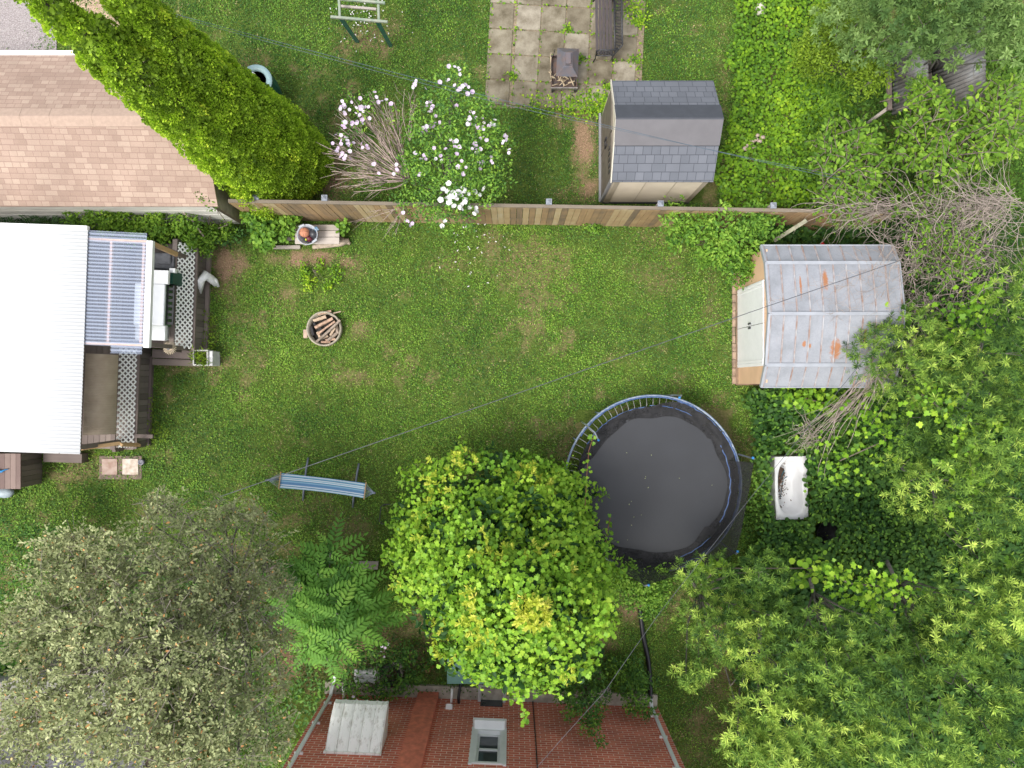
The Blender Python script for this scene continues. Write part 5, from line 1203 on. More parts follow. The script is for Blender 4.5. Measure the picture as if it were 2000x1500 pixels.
# odds and ends at the house foot
b = MB(); b.lathe(P(840,1358,.05), [(.085,0),(.085,.35),(.07,.35),(.07,.05),(0,.05)], 18); o_ = b.build('pipe_stub', plain('white pvc', (.72,.70,.64), .5, .15, 5)); tag(o_, 'short white upright pipe standing at the foot of the brick wall', 'pipe')
TB = thing('garden_table', 'teal metal table partly under the vine covered tree', 'table', P(905,1318,0)); x0, y0 = P(873,1336,.7).xy; x1, y1 = P(950,1285,.7).xy
b = MB(); b.bx(x0,x1,y0,y1,.67,.70); b.build('tabletop', plain('teal paint', (.16,.33,.28), .5, .15, 4), TB, .008)
for xx in (x0+.05,x1-.08):
    for yv in (y0+.05,y1-.08): b = MB(); b.bx(xx,xx+.03,yv,yv+.03,0,.67); b.build('leg', BLACK, TB)
b = MB(); b.box(P(834,1305,.2), (.11,.19,.09), .35); o_ = b.build('stamped_brick', plain('tan brick', (.42,.26,.13), .9, .3, 9), None, .01); tag(o_, 'tan brick lying in the weeds left of the teal table', 'brick')
b = MB(); b.box(P(838,1300,.12), (.13,.2,.09), .9); o_ = b.build('red_brick', plain('red brick loose', (.26,.09,.05), .9, .3, 9), None, .01); tag(o_, 'red brick under the tan brick left of the teal table', 'brick')
b = MB()
vs = []; n = 9
for i in range(n+1):
    for j in range(n+1):
        q = P(692+i*50/n, 1334-j*26/n, .35); q.z += .12*noise.noise(Vector((i*.5,j*.5,2))); vs.append(q)
b.add(vs, [(i*(n+1)+j,(i+1)*(n+1)+j,(i+1)*(n+1)+j+1,i*(n+1)+j+1) for i in range(n) for j in range(n)], True)
o_ = b.build('white_sheet', plain('crumpled white sheet', (.62,.62,.62), .6, .15, 5)); sm = o_.modifiers.new('t','SOLIDIFY'); sm.thickness = .012; tag(o_, 'crumpled white sheet among the weeds left of the brick wall', 'sheet')
b = MB(); c_ = P(765,1318,.2); b.tube([c_+Vector((.22*math.cos(a),.22*math.sin(a),0)) for a in np.linspace(0,6.283,21)[:-1]], .085, 9, closed=True); o_ = b.build('worn_tyre', DARK); tag(o_, 'old black tyre lying in the weeds next to the white sheet', 'tyre')
b = MB(); b.beam(P(782,1298,.25),P(784,1322,.25),.1,.05); b.beam(P(766,1297,.25),P(784,1298,.2),.08,.05); o_ = b.build('frame_board', OLDW, None, .004); tag(o_, 'grey timber corner lying right of the old tyre', 'timber')
b = MB(); q = [P(1172,1350,.06),P(1176,1368,.06),P(1197,1368,.06),P(1193,1342,.06)]; b.slab(q, .05); b.slab([P(1183,1345,.09),P(1186,1362,.09),P(1194,1362,.09),P(1193,1340,.09)], .03); o_ = b.build('broken_paver', CONC, None, .005); tag(o_, 'broken pale paver at the foot of the brick wall', 'paver')
b = MB(); b.blob(P(1169,1318,.1), (.11,.13,.09), .3, 8, 2); o_ = b.build('field_stone', plain('brown stone', (.2,.16,.13), .9, .2, 6)); tag(o_, 'rounded brown stone in the shade above the broken paver', 'stone')
for k, (pxx, a) in enumerate(((1061,.1),(1070,-.2),(1080,.15))):
    b = MB(); b.box(P(pxx,1347,.1), (.09,.2,.07), a); o_ = b.build('wall_brick', plain('loose red brick', (.24,.10,.06), .9, .3, 8), None, .01); tag(o_, ['leftmost','middle','rightmost'][k]+' of the three loose red bricks at the wall below the vine covered tree', 'brick', 'loose bricks at the wall')
# fallen petals
def pet(spec):
    xs, ys = [], []
    for cx_, cy_, rx_, ry_, k in spec: xs += list(rng.normal(cx_, rx_, k)); ys += list(rng.normal(cy_, ry_, k))
    return np.array(xs), np.array(ys)
xs, ys = pet([(930,465,28,22,26),(900,500,20,25,10),(700,30,30,26,60),(720,60,30,20,25),(950,520,30,30,5)]); n = len(xs)
o_ = leaves('fallen_petals', LM['petal'], np.stack([(xs-1000)*H/F,(750-ys)*H/F,np.full(n,.06)],-1), rdir(n)*[1,1,.1], rdir(n,3), rng.uniform(.03,.07,n), rng.random(n), 'ovate', wid=.8); tag(o_, 'white petals scattered on the grass below the flowering shrub and arbour', 'petals', kind='stuff')

# ------------------------------------------------------------------ vegetation
def lobe(px, py, h, rp, zr=None, ry=None):
    s = (H-h)/F; c = P(px, py, h); return (c, rp*s, (ry or rp)*s, zr if zr else rp*s*.6)
def sample(lobes, dens, up=.35, inner=.3, jit=.16):
    """clump centres spread through the outer shell of the lobes"""
    cs, ds, ls = [], [], []
    for i, (c, rx_, ry_, rz_) in enumerate(lobes):
        n = max(4, int(dens*4*math.pi*((rx_*ry_)**.8+(rx_*rz_)**.8+(ry_*rz_)**.8)/3**1.0*.62))
        d = rdir(n, up); u = rng.random(n); k = 1 - inner*u*u
        ph = rng.uniform(0, 9)
        wob = 1 + jit*np.array([noise.noise(Vector((a*2.1+ph, b_*2.1, c_*2.1+i))) for a, b_, c_ in d])*2
        p_ = np.array(c)[None,:] + d*np.array([[rx_, ry_, rz_]])*(k*wob)[:,None]
        o_ = nrmz(d/np.array([[rx_, ry_, rz_]]))
        ok = p_[:,2] > .08
        cs.append(p_[ok]); ds.append(o_[ok]); ls.append(np.full(ok.sum(), i))
    return np.concatenate(cs), np.concatenate(ds), np.concatenate(ls)
def lobetint(ls, n, s=.1):
    r_ = rng.normal(0, s, int(ls.max())+1); return r_[ls]
def perp(d):
    a = np.where(np.abs(d[:,2:3]) > .9, np.array([[1.,0,0]]), np.array([[0,0,1.]])); u = nrmz(np.cross(d, a)); return u, np.cross(d, u)
def rosettes(cs, ds, m, size, tint, t0=22, t1=88, stem=.1, upb=.55):
    d = nrmz(ds + np.array([[0,0,upb]]) + rng.normal(size=ds.shape)*.28); u, v = perp(d); n = len(cs)
    ph = np.arange(m)[None,:]*2.4 + rng.uniform(0, 6.28, (n,1)) + rng.normal(size=(n,m))*.25
    f = (np.arange(m)/m)[None,:] ; th = np.radians(t1 + (t0-t1)*f + rng.normal(size=(n,m))*9)
    ax = np.cos(th)[...,None]*d[:,None,:] + np.sin(th)[...,None]*(np.cos(ph)[...,None]*u[:,None,:] + np.sin(ph)[...,None]*v[:,None,:])
    pos = cs[:,None,:] + d[:,None,:]*(stem*f[...,None]) ; sz = size*(1-.35*f)*rng.uniform(.75,1.25,(n,m))
    nn = d[:,None,:] + 0*ax
    tt = tint[:,None] + rng.normal(size=(n,m))*.09
    return pos.reshape(-1,3), ax.reshape(-1,3), nn.reshape(-1,3), sz.ravel(), tt.ravel()
def scatterl(cs, ds, m, cr, size, tint, upb=.6, flat=.6, nj=.5):
    n = len(cs); off = rng.normal(size=(n,m,3))*cr; pos = cs[:,None,:]+off
    ax = rng.normal(size=(n,m,3)); ax[...,2] *= flat; ax = ax + ds[:,None,:]*.3
    nn = ds[:,None,:] + np.array([0,0,upb]) + rng.normal(size=(n,m,3))*nj
    sz = rng.uniform(size[0], size[1], (n,m)); tt = tint[:,None] + rng.normal(size=(n,m))*.1
    return pos.reshape(-1,3), ax.reshape(-1,3), nn.reshape(-1,3), sz.ravel(), tt.ravel()
def pinnate(cs, ds, L_, pairs, lw, tint, droop=.5, tpl_ang=62):
    """compound leaves: leaflets in pairs along an arching stalk"""
    n = len(cs); P_, A_, N_, S_, T_ = [], [], [], [], []
    hd_ = nrmz(ds*np.array([[1,1,.35]])+rng.normal(size=ds.shape)*.15); side = nrmz(np.cross(hd_, np.array([[0,0,1.]]))); stalk = []
    Ls = rng.uniform(.75, 1.2, n)*L_
    for k in range(pairs+1):
        f = (k+.6)/(pairs+.6); q = cs + hd_*(Ls*f)[:,None]; q[:,2] -= droop*Ls*f*f*.7
        dr = nrmz(hd_ - np.array([[0,0,droop*1.3*f]])); up_ = nrmz(np.cross(side, dr))
        szz = Ls*lw*(1 - .45*abs(f-.45))
        for sg in ((-1, 1) if k < pairs else (0,)):
            an = math.radians(tpl_ang*(1-.35*f))
            ax = dr*math.cos(an) + side*sg*math.sin(an) if sg else dr
            P_.append(q); A_.append(ax-up_*.12); N_.append(up_); S_.append(szz*rng.uniform(.85,1.12,n)); T_.append(tint + rng.normal(size=n)*.05)
    return np.concatenate(P_), np.concatenate(A_), np.concatenate(N_), np.concatenate(S_), np.concatenate(T_)
def cat5(*a): return [np.concatenate([q[i] for q in a]) for i in range(5)]
def trunk(root, base, lobes, r, mat=BARK, name='trunk', lean=None, bare=1.0, twn=3, r2=.35):
    b = MB(); base = Vector(base); cen = sum((Vector(l[0]) for l in lobes), Vector())/len(lobes); fork = base.lerp(cen, .45); fork.z = max(.4, cen.z*.35)
    j = lambda s: Vector(rng.normal(size=3)*s)
    b.tube([base-Vector((0,0,.1)), base+Vector((0,0,.1)), base.lerp(fork,.5)+j(.04), fork], [r*1.35, r*1.1, r*.9, r*.8], 9)
    for c, rx_, ry_, rz_ in lobes:
        c = Vector(c); m_ = fork.lerp(c, .55)+j(.12)+Vector((0,0,-.25)); e = c + Vector((0,0,rz_*.2)); c = c - Vector((0,0,rz_*.25))
        b.tube([fork, fork.lerp(m_,.5)+j(.06), m_, c, e], [r*.6, r*.45, r*.33, r*.2, r*.06], 6)
        for k in range(twn):
            d_ = Vector(rdir(1,.5)[0]); q = m_.lerp(c, rng.uniform(.3,1)); b.tube([q, q+Vector((d_.x*rx_*.5,d_.y*ry_*.5,d_.z*rz_*.5))+j(.04), q+Vector((d_.x*rx_*.75,d_.y*ry_*.75,d_.z*rz_*.6))], [r*.18,r*.11,.006], 4)
    return b.build(name, mat, root)
def put(root, arr, mat, tpl, name='crown', wid=1.0):
    return leaves(name, LM[mat] if isinstance(mat, str) else mat, arr[0], arr[1], arr[2], arr[3], arr[4], tpl, root, wid)
def plantroot(name, label, cat, base, group=None): return thing(name, label, cat, (base[0], base[1], 0), 0, group)

# --- tall cedar, two leaning tips
CE = plantroot('cedar_tree', 'tall yellow green cedar with two tips leaning over the tan garage roof', 'tree', P(575,320))
def coneleaves(base, tip, r0, nl, per, pw=.75, sd=0):
    """rounded plumes set over a leaning cone, each a dome of small upright sprays"""
    base, tip = np.array(base), np.array(tip); t = np.clip(1-np.sqrt(rng.random(nl)), 0, .985); a = rng.uniform(0, 2*np.pi, nl)
    prof = r0*np.clip(.72+t*2.2, 0, 1)*(1-t)**pw; rr = prof*rng.uniform(.80, 1.04, nl)
    c = base[None,:]+(tip-base)[None,:]*t[:,None]; d = np.stack([np.cos(a), np.sin(a), np.full(nl,.35)], -1); d = nrmz(d); c = c + d*[1,1,0]*rr[:,None]
    pr = rng.uniform(.10,.20,nl)*(1-.45*t); dd = rdir(nl*per, 0).reshape(nl, per, 3); dd = dd + d[:,None,:]*.75 + np.array([0,0,.55]); dd /= np.linalg.norm(dd, axis=2, keepdims=True)
    ps = c[:,None,:] + dd*(pr[:,None,None]*np.array([1,1,1.5]))*rng.uniform(.82,1.0,(nl,per,1))
    ax = dd*.8 + np.array([0,0,.55]) + rng.normal(size=dd.shape)*.3; tl = rng.normal(size=nl)*.10
    return ps.reshape(-1,3), ax.reshape(-1,3), (dd+rng.normal(size=dd.shape)*.7).reshape(-1,3), rng.uniform(.026,.055,nl*per), (.45+1.5*tl[:,None]+rng.normal(size=(nl,per))*.12).ravel()
def coneclumps(base, tip, r0, n, pw=.75, lumps=9, sd=0):
    base, tip = np.array(base), np.array(tip); t = 1-np.sqrt(rng.random(n)); t = np.clip(t*1.0, 0, .985); a = rng.uniform(0, 2*np.pi, n)
    prof = r0*np.clip(np.minimum(1.0, .72+t*2.2), 0, 1)*(1-t)**pw
    bump_ = np.array([noise.noise(Vector((math.cos(x)*2.0+sd, math.sin(x)*2.0, y*lumps))) + .7*noise.noise(Vector((math.cos(x)*4.5+sd, math.sin(x)*4.5, y*lumps*2.6))) for x, y in zip(a, t)])
    rr = prof*(1+.26*bump_) * (1 - .22*rng.random(n)**2)
    c = base[None,:]+(tip-base)[None,:]*t[:,None]; d = np.stack([np.cos(a), np.sin(a), np.full(n,.45)], -1); d = nrmz(d)
    p_ = c + d*[1,1,0]*rr[:,None]; p_[:,2] += rng.normal(size=n)*.05; k = bump_ > -.42
    return p_[k], d[k], bump_[k]
st = [(P(560,345,0), P(5,-50,8.6), 1.12, 24000), (P(590,330,0), P(140,-95,8.2), .96, 22000), (P(585,320,0), P(310,215,4.0), .74, 4200), (P(535,385,0), P(440,325,3.0), .82, 3500)]
arr = []
for i, (b0, tp, r0, n) in enumerate(st):
    arr.append(coneleaves(b0, tp, r0, int(n/19), 120, sd=i))
    p_, d_, bu = coneclumps(b0, tp, r0*.86, n//3, sd=i*5.3); dd = nrmz(d_*.8+np.array([[0,0,.75]])); arr.append(scatterl(p_, dd, 5, .04, (.05,.09), .3+rng.normal(size=len(p_))*.1, upb=.1, flat=1, nj=.9))
arr = cat5(*arr); br_mask = rng.random(len(arr[0])) < .0
put(CE, arr, 'cedar', 'spray', 'crown', 1.25)
b = MB()
for b0, tp, r0, n in st[:3]:
    c_ = b0.lerp(tp, .5); b.tube([b0, c_, tp], [.17,.1,.02], 8)

for b0, tp, r0, n in st:       # dense inner branching seen as dark brown between the sprays
    for k in range(260 if n > 5000 else 60):
        t = rng.random()**1.4; c_ = b0.lerp(tp, min(t,.95)); a = rng.uniform(0,6.28); rr = r0*.78*(1-t)**.75; e = c_+Vector((math.cos(a)*rr, math.sin(a)*rr, .35*rr))
        b.tube([c_, c_.lerp(e,.5)+Vector((0,0,-.05)), e], [.02,.012,.005], 3)
b.build('trunk', BARK, CE)

# --- vine covered conifer in the middle
VC = plantroot('vine_covered_tree', 'round bright tree smothered in lobed grape leaves with golden tips, above the brick house', 'tree', P(1015,1035))
lv = [(Vector((-.55,-3.15,1.5)),2.08,1.72,1.45),(Vector((.1,-3.75,2.7)),1.85,1.75,1.7),(Vector((-.35,-4.3,3.6)),1.45,1.3,1.25),(Vector((.35,-4.3,4.3)),1.5,1.25,1.3),(Vector((.75,-2.75,1.3)),1.12,1.0,1.0),
      (Vector((.1,-3.8,5.0)),.95,.8,.75),(Vector((-.05,-4.75,4.1)),.85,.85,.9),(Vector((-1.6,-3.9,2.2)),.95,.95,1.0),(Vector((1.1,-3.5,2.6)),.82,.9,1.0)]
cs, ds, ls = sample(lv, 34, up=.45, inner=.12, jit=.17)
kp = np.ones(len(cs), bool)
tn = .27 + fbm(cs[:,0]*1.0, cs[:,1]+cs[:,2], .9, 71)*.55 + rng.normal(size=len(cs))*.09
arr = scatterl(cs, ds, 8, .085, (.05,.115), tn, upb=.5, flat=.5, nj=.34)
put(VC, arr, 'vine', 'grape', 'vine_leaves')
# golden conifer tips poking through in drifts
m_ = np.array([noise.noise(Vector(tuple(c*.95)))+.35*noise.noise(Vector(tuple(c*3))) for c in cs]) > .34
ci, di = cs[m_], ds[m_]
arr = rosettes(ci+di*.09, di, 9, .11, rng.normal(.45,.2,len(ci)), 5, 70, .10, .3); put(VC, arr, 'cedargold', 'spray', 'golden_tips', .7)
gt = P(1038,1195,5.75); q = rdir(60,.2)*[.26,.26,.18]+np.array(gt); arr = rosettes(q, rdir(60,.4), 10, .12, rng.normal(.62,.15,60), 5, 75, .1, .4); put(VC, arr, 'cedargold', 'spray', 'golden_tips', .6)
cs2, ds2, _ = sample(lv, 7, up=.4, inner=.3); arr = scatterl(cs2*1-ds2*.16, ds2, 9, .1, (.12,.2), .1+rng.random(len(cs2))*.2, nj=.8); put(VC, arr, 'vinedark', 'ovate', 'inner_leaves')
trunk(VC, P(1015,1035), lv, .16)
b = MB()
def runner(b, pts, r=.008): b.tube(pts, r, 4)
run = [[P(1142,1000,2.4),P(1146,930,1.9),P(1150,880,1.6),P(1160,850,1.5)], [P(1180,1080,2.2),P(1186,1040,1.9),P(1193,1005,1.7)], [P(1020,1375,4.2),P(1024,1395,4.0),P(1022,1410,3.9)], [P(1105,1330,3.8),P(1125,1300,3.6)], [P(1130,1250,3.7),P(1160,1238,3.7),P(1175,1230,3.7)]]
ps = []
for r_ in run:
    runner(b, r_)
    for p0, p1 in zip(r_[:-1], r_[1:]):
        for k in range(7): ps.append(p0.lerp(p1, rng.random())+Vector(rng.normal(size=3)*.05))
b.build('vine_stem', plain('reddish stem', (.28,.12,.07), .7, .3, 6), VC)
ps = np.array(ps); n = len(ps); leaves('trailing_leaves', LM['vine'], ps, rdir(n)*[1,1,.3], rdir(n,1.6), rng.uniform(.07,.12,n), rng.normal(.55,.15,n), 'grape', VC)

# --- flowering shrub (rose of Sharon)
HB = plantroot('flowering_shrub', 'large shrub with pale purple blossoms and a fan of bare twigs over the board fence', 'shrub', P(862,385))
lv = [lobe(*q) for q in ((880,185,3.0,50),(895,150,3.2,26),(850,240,2.7,60),(930,250,2.8,62),(880,310,2.6,75),(960,290,2.5,38),(820,300,2.2,42),(930,370,2.2,50),(870,385,2.1,50),(810,350,1.9,34),(800,400,1.8,30),(955,340,2.2,38),(700,235,2.4,26),(740,205,2.5,34),(685,200,2.5,20),(675,270,2.2,18),(860,420,1.8,36),(905,430,1.7,26),(940,210,2.9,28),(975,265,2.6,22),(905,340,2.7,50))]
cs, ds, ls = sample(lv, 42, up=.3, inner=.35, jit=.22)
tw = (ls >= 12) & (ls <= 15); kp = ~tw | (rng.random(len(ls)) < .45); cs, ds, ls = cs[kp], ds[kp], ls[kp]
arr = scatterl(cs, ds, 7, .06, (.035,.085), .50+lobetint(ls,0,.05)+rng.normal(size=len(cs))*.16, upb=.5); put(HB, arr, 'hib', 'ovate')
def blossoms(ps, mat, size, nm, root):
    n = len(ps); up_ = nrmz(rdir(n,.9)+np.array([[0,-.1,.6]])); u, v = perp(up_); P_, A_, N_, S_, T_ = [], [], [], [], []
    sz = rng.uniform(*size, n); tb = rng.random(n)*.55
    for k in range(5):
        a = 2*math.pi*k/5; ax = u*math.cos(a)+v*math.sin(a)+up_*.35; P_.append(ps); A_.append(ax); N_.append(up_); S_.append(sz); T_.append(tb)
    arr = [np.concatenate(q) for q in (P_,A_,N_,S_,T_)]; return put(root, arr, mat, 'round', nm, 1.1)
fl = []
def fcl(px, py, h, s_, k):
    for _ in range(k): fl.append(P(px+rng.normal()*s_, py+rng.normal()*s_, h+rng.normal()*.08))
for q in ((893,135,3.5,8,4),(893,160,3.4,9,6),(905,175,3.4,8,5),(858,160,3.2,7,3),(822,170,3.1,6,2),(818,165,3.1,5,2),(835,200,3.1,6,2),(846,220,3.1,8,4),(922,225,3.1,9,5),(918,240,3.1,7,4),(940,255,3.0,9,6),(948,262,3.0,9,5),
          (888,275,3.1,6,2),(855,295,3.0,10,3),(890,285,3.0,8,4),(922,290,2.9,7,4),(935,295,2.9,7,4),(985,270,2.8,7,5),(995,295,2.7,4,2),(835,305,2.6,6,2),(815,335,2.4,6,2),(818,310,2.4,6,2),(740,195,2.7,9,5),(765,205,2.7,5,2),(705,205,2.7,9,7),(675,215,2.6,7,8),
          (708,225,2.6,9,8),(690,240,2.5,8,5),(668,245,2.4,6,3),(663,270,2.3,8,7),(675,280,2.3,7,5),(665,300,2.2,7,5),(670,310,2.2,6,5),(735,325,2.2,6,3),(772,330,2.1,5,3),(710,285,2.2,7,4),(955,315,2.7,7,4),(940,320,2.7,7,4),(830,255,2.9,9,4),(795,430,1.8,8,5),(900,300,3,22,8),(860,230,3,20,8)):
    fcl(*q)
blossoms(np.array(fl), 'lilac', (.032,.055), 'blossoms', HB)
fl = []
for q in ((893,380,2.8,10,14),(870,385,2.7,7,7),(905,395,2.6,6,5),(940,375,2.4,5,3),(862,432,1.9,5,2),(925,410,2.2,6,4),(880,395,2.7,14,6),(960,240,2.8,5,3)): fcl(*q)
blossoms(np.array(fl), 'white', (.045,.07), 'white_blossoms', HB)
trunk(HB, P(862,385), lv[:12], .05, BARKG, twn=2)
b = MB()
def fan(b, root, tips, r=.012, sub=3, spread=.18, w=3):
    for tp in tips:
        mid = root.lerp(tp, .5)+Vector(rng.normal(size=3)*.06)+Vector((0,0,.12)); b.tube([root, root.lerp(mid,.5)+Vector(rng.normal(size=3)*.03), mid, tp], [r, r*.8, r*.6, r*.3], 4)
        for k in range(sub):
            t = rng.uniform(.3,.9); q = root.lerp(mid, t*2) if t < .5 else mid.lerp(tp, t*2-1); d_ = (tp-root).normalized(); L_ = rng.uniform(.25,.7)*(tp-root).length*.5
            e = q + (d_+Vector(rng.normal(size=3)*spread*1.6)).normalized()*L_; b.tube([q, q.lerp(e,.5)+Vector(rng.normal(size=3)*.02), e], [r*.45, r*.35, r*.15], 3)
rt = P(800,352,1.3)
fan(b, rt, [P(*q) for q in ((675,225,2.3),(690,205,2.4),(705,215,2.5),(722,205,2.5),(735,195,2.5),(748,205,2.5),(760,215,2.4),(770,200,2.4),(665,250,2.2),(655,280,2.0),(645,290,1.9),(650,318,1.9),(648,335,1.7),(655,350,1.6),(670,365,1.5),(660,300,2.0),(700,250,2.3),(715,235,2.4),(680,285,2.1),(695,320,1.9),(640,295,1.9),(668,340,1.7),(690,375,1.4),(712,368,1.5),(662,222,2.3),(680,240,2.3),(655,262,2.1),(728,245,2.3),(745,230,2.4),(700,345,1.7))], .020, 9)
fan(b, P(800,275,2.3), [P(*q) for q in ((790,175,2.9),(798,180,2.9),(812,185,2.9),(818,195,2.8),(805,210,2.7))], .011, 4)
fan(b, P(790,405,1.4), [P(*q) for q in ((695,402,1.2),(680,435,1.0),(700,440,1.0),(745,470,.8),(755,455,.8),(765,440,.9),(715,415,1.1),(770,465,.8),(725,450,.9))], .009, 5)
b.build('bare_twigs', TWIG, HB)

# --- willow-like trees on the right: narrow leaves in rosettes
def willow(label, base, pads, dens=84, m=21, size=.125, tb=.46, mat='willow', nm='willow_tree', tpl='narrow', r=.05, group=None, wid=.95, tn=None, sc=1.04, drop=.05):
    lv = [lobe(px+rng.normal()*4, py+rng.normal()*4, h+rng.uniform(-.9,.5), rp*rng.uniform(.62,.92)*sc, zr=rp*(H-h)/F*1.05) for px, py, h, rp in pads if rng.random() > drop]
    rt_ = plantroot(nm, label, 'tree', P(*base), group)
    cs, ds, ls = sample(lv, dens*.33, up=.6, inner=.3, jit=.25)
    tint = tb + lobetint(ls,0,.12) + rng.normal(size=len(cs))*.20
    a1 = rosettes(cs, ds, m, size, tint, 15, 82, .12)
    put(rt_, a1, mat, tpl, 'crown', wid)
    trunk(rt_, P(*base), lv, r, BARKG, twn=1)
    return rt_
GRW = 'willow-like trees along the right side'
willow('narrow leaved tree crowding the right end of the metal shed roof', (1790,760), [(1690,700,2.7,55),(1730,660,2.9,50),(1790,650,3.2,62),(1850,700,3.4,75),(1760,760,2.9,60),(1870,790,3.6,75),(1820,830,3.3,70),(1740,800,2.6,50),(1800,720,3.3,60),(1770,850,2.9,50),(1715,735,2.7,38)])
willow('narrow leaved tree with pale tips at the right picture edge level with the metal shed', (1900,700), [(1960,620,3.6,60),(1990,560,3.7,50),(1975,690,3.9,70),(1990,780,4.1,70),(1930,740,3.8,65),(1920,850,3.9,70),(1985,870,4.2,65)])
willow('narrow leaved tree right of the bathtub standing in dark vines', (1790,890), [(1790,960,3.2,60),(1850,940,3.5,65),(1900,900,3.7,55),(1830,1010,3.3,60),(1765,920,2.8,42),(1980,970,4.1,60),(1920,1000,3.8,65),(1880,1080,3.7,60),(1985,1060,4.2,60),(1940,1120,4.1,60)])
willow('narrow leaved tree reaching toward the brick wall from the right, leftmost of its kind', (1340,1120), [(1350,1115,2.8,42),(1400,1130,3.1,55),(1455,1160,3.4,62),(1340,1195,3.0,36),(1385,1230,3.4,50),(1450,1250,4.0,75),(1335,1315,3.4,30),(1375,1290,3.6,40),(1420,1330,4.1,60),(1510,1210,3.9,60),(1500,1120,3.0,45),(1520,1300,4.4,70),(1440,1395,4.4,50),(1400,1240,3.6,45)])
willow('narrow leaved tree in the bottom edge, between the house corner and the thickest trees', (1480,1180), [(1440,1430,4.6,48),(1470,1480,4.9,50),(1500,1380,4.8,70),(1560,1440,5.1,75),(1520,1490,5.1,60),(1580,1360,4.9,65),(1425,1470,4.7,30),(1620,1490,5.3,65)])
willow('narrow leaved tree of layered crowns below the bright round vine leaves', (1570,1080), [(1590,1230,4.2,62),(1640,1240,4.4,60),(1700,1260,4.7,65),(1600,1300,4.6,60),(1670,1330,4.9,70),(1740,1330,5.0,65),(1650,1410,5.2,75),(1730,1420,5.4,75),(1700,1490,5.6,70),(1560,1260,4.2,50),(1760,1250,4.6,55)])
willow('narrow leaved tree tallest in the lower right corner with pale star-shaped tips', (1720,1060), [(1810,1290,5.2,65),(1870,1230,4.9,70),(1830,1370,5.6,75),(1900,1330,5.6,80),(1800,1450,5.8,75),(1880,1440,6.0,75),(1960,1400,6.0,85),(1950,1290,5.5,80),(1980,1490,6.2,70),(1850,1500,6.0,60),(1890,1160,4.6,60),(1960,1190,4.9,75),(1830,1170,4.3,50),(1800,1210,4.7,45)])
willow('grey green bushy tree filling the top right corner', (1620,130), [(1640,30,4.2,50),(1700,20,4.4,60),(1760,50,4.4,65),(1690,85,4.0,50),(1770,100,4.0,48),(1830,30,4.6,60),(1740,-20,4.6,60)], size=.12, m=15, mat='sage', tb=.36, nm='sage_tree', dens=80, wid=1.9, sc=1.25, drop=0)
willow('pale grey green tree at the top right edge above the corrugated sheets', (1790,170), [(1880,45,4.5,60),(1920,75,4.3,52),(1965,30,4.6,70),(1990,110,4.2,50),(1860,95,4.1,36),(1900,-10,4.7,60)], size=.12, m=15, mat='sage', tb=.55, nm='sage_tree', dens=80, wid=1.9, sc=1.25, drop=0)

def bush(nm, label, cat, base, lobes, dens, m, cr, size, tint, mat, tpl, upb=.6, flat=.6, nj=.5, r=.03, bark=BARK, wid=1.0, group=None, inner=.4, jit=.22, twn=2):
    rt_ = plantroot(nm, label, cat, P(*base), group); lv = [lobe(*q) for q in lobes]
    cs, ds, ls = sample(lv, dens, up=.5, inner=inner, jit=jit); t_ = tint+lobetint(ls,0,.06)+rng.normal(size=len(cs))*.12
    put(rt_, scatterl(cs, ds, m, cr, size, t_, upb, flat, nj), mat, tpl, 'foliage', wid); trunk(rt_, P(*base), lv, r, bark, 'stems', twn=twn); return rt_
bush('lime_shrub', 'yellow green shrub with fine twigs under the grey green tree', 'shrub', (1650,150), [(1620,35,2.6,40),(1600,85,2.3,40),(1570,110,2.0,34),(1640,110,2.2,40),(1690,150,2.2,40),(1650,60,2.7,30),(1590,130,1.8,30),(1700,110,2.2,30),(1720,140,2.2,25)], 60, 9, .07, (.045,.085), .5, 'lime', 'ovate')
def arching(nm, label, base, stems, lm='mulb', size=(.07,.15), tint=.5, per=15, spread=(.16,.16,.09), group=None):
    rt_ = plantroot(nm, label, 'shrub', P(*base), group); b = MB(); ps, ax = [], []
    for (px, py, h, L_, an) in stems:
        e = P(px, py, h); d_ = Vector((math.cos(an), math.sin(an), .15)); s_ = e - d_*L_; s_.z = max(.3, h-.45*L_)
        m_ = s_.lerp(e,.5)+Vector((0,0,.12)); pts = [s_, m_, e]; b.tube(pts, [.014,.009,.004], 4)
        nl_ = int(per*L_*2)
        for k in range(nl_):
            t = rng.random()**.8; q = s_.lerp(m_, t*2) if t < .5 else m_.lerp(e, t*2-1)
            sd_ = Vector((-d_.y, d_.x, 0))*rng.choice([-1,1]); a_ = (d_*.55+sd_*.8+Vector(rng.normal(size=3)*.3)); ps.append(q + sd_*rng.uniform(0,.05)); ax.append(a_)
    ps, ax = np.array(ps), np.array(ax); n = len(ps)
    put(rt_, (ps, ax, rdir(n, 1.5), rng.uniform(*size, n), rng.normal(tint,.17,n)), lm, 'ovate', 'foliage'); b.build('stems', BARK, rt_); return rt_
def stemset(cx, cy, rx_, ry_, n, h0, h1, a0=None):
    o_ = []
    for k in range(n):
        u, v = rng.uniform(-1,1), rng.uniform(-1,1)
        if u*u+v*v > 1: u *= .6; v *= .6
        an = math.atan2(-v, u)+rng.normal()*.5 if a0 is None else a0+rng.normal()*.6
        o_.append((cx+u*rx_, cy+v*ry_, rng.uniform(h0,h1), rng.uniform(.35,.9), an))
    return o_
arching('mulberry_shrub', 'arching broad leaved shrub right of the grey shed below the corrugated sheets', (1640,330), stemset(1660,310,95,90,210,1.0,2.3), tint=.46)
arching('mulberry_shrub', 'broad leaved arching shrub in front of the right corrugated sheet', (1840,300), stemset(1850,270,110,95,230,1.4,2.9)+stemset(1810,180,45,30,34,2.2,2.8), tint=.50)
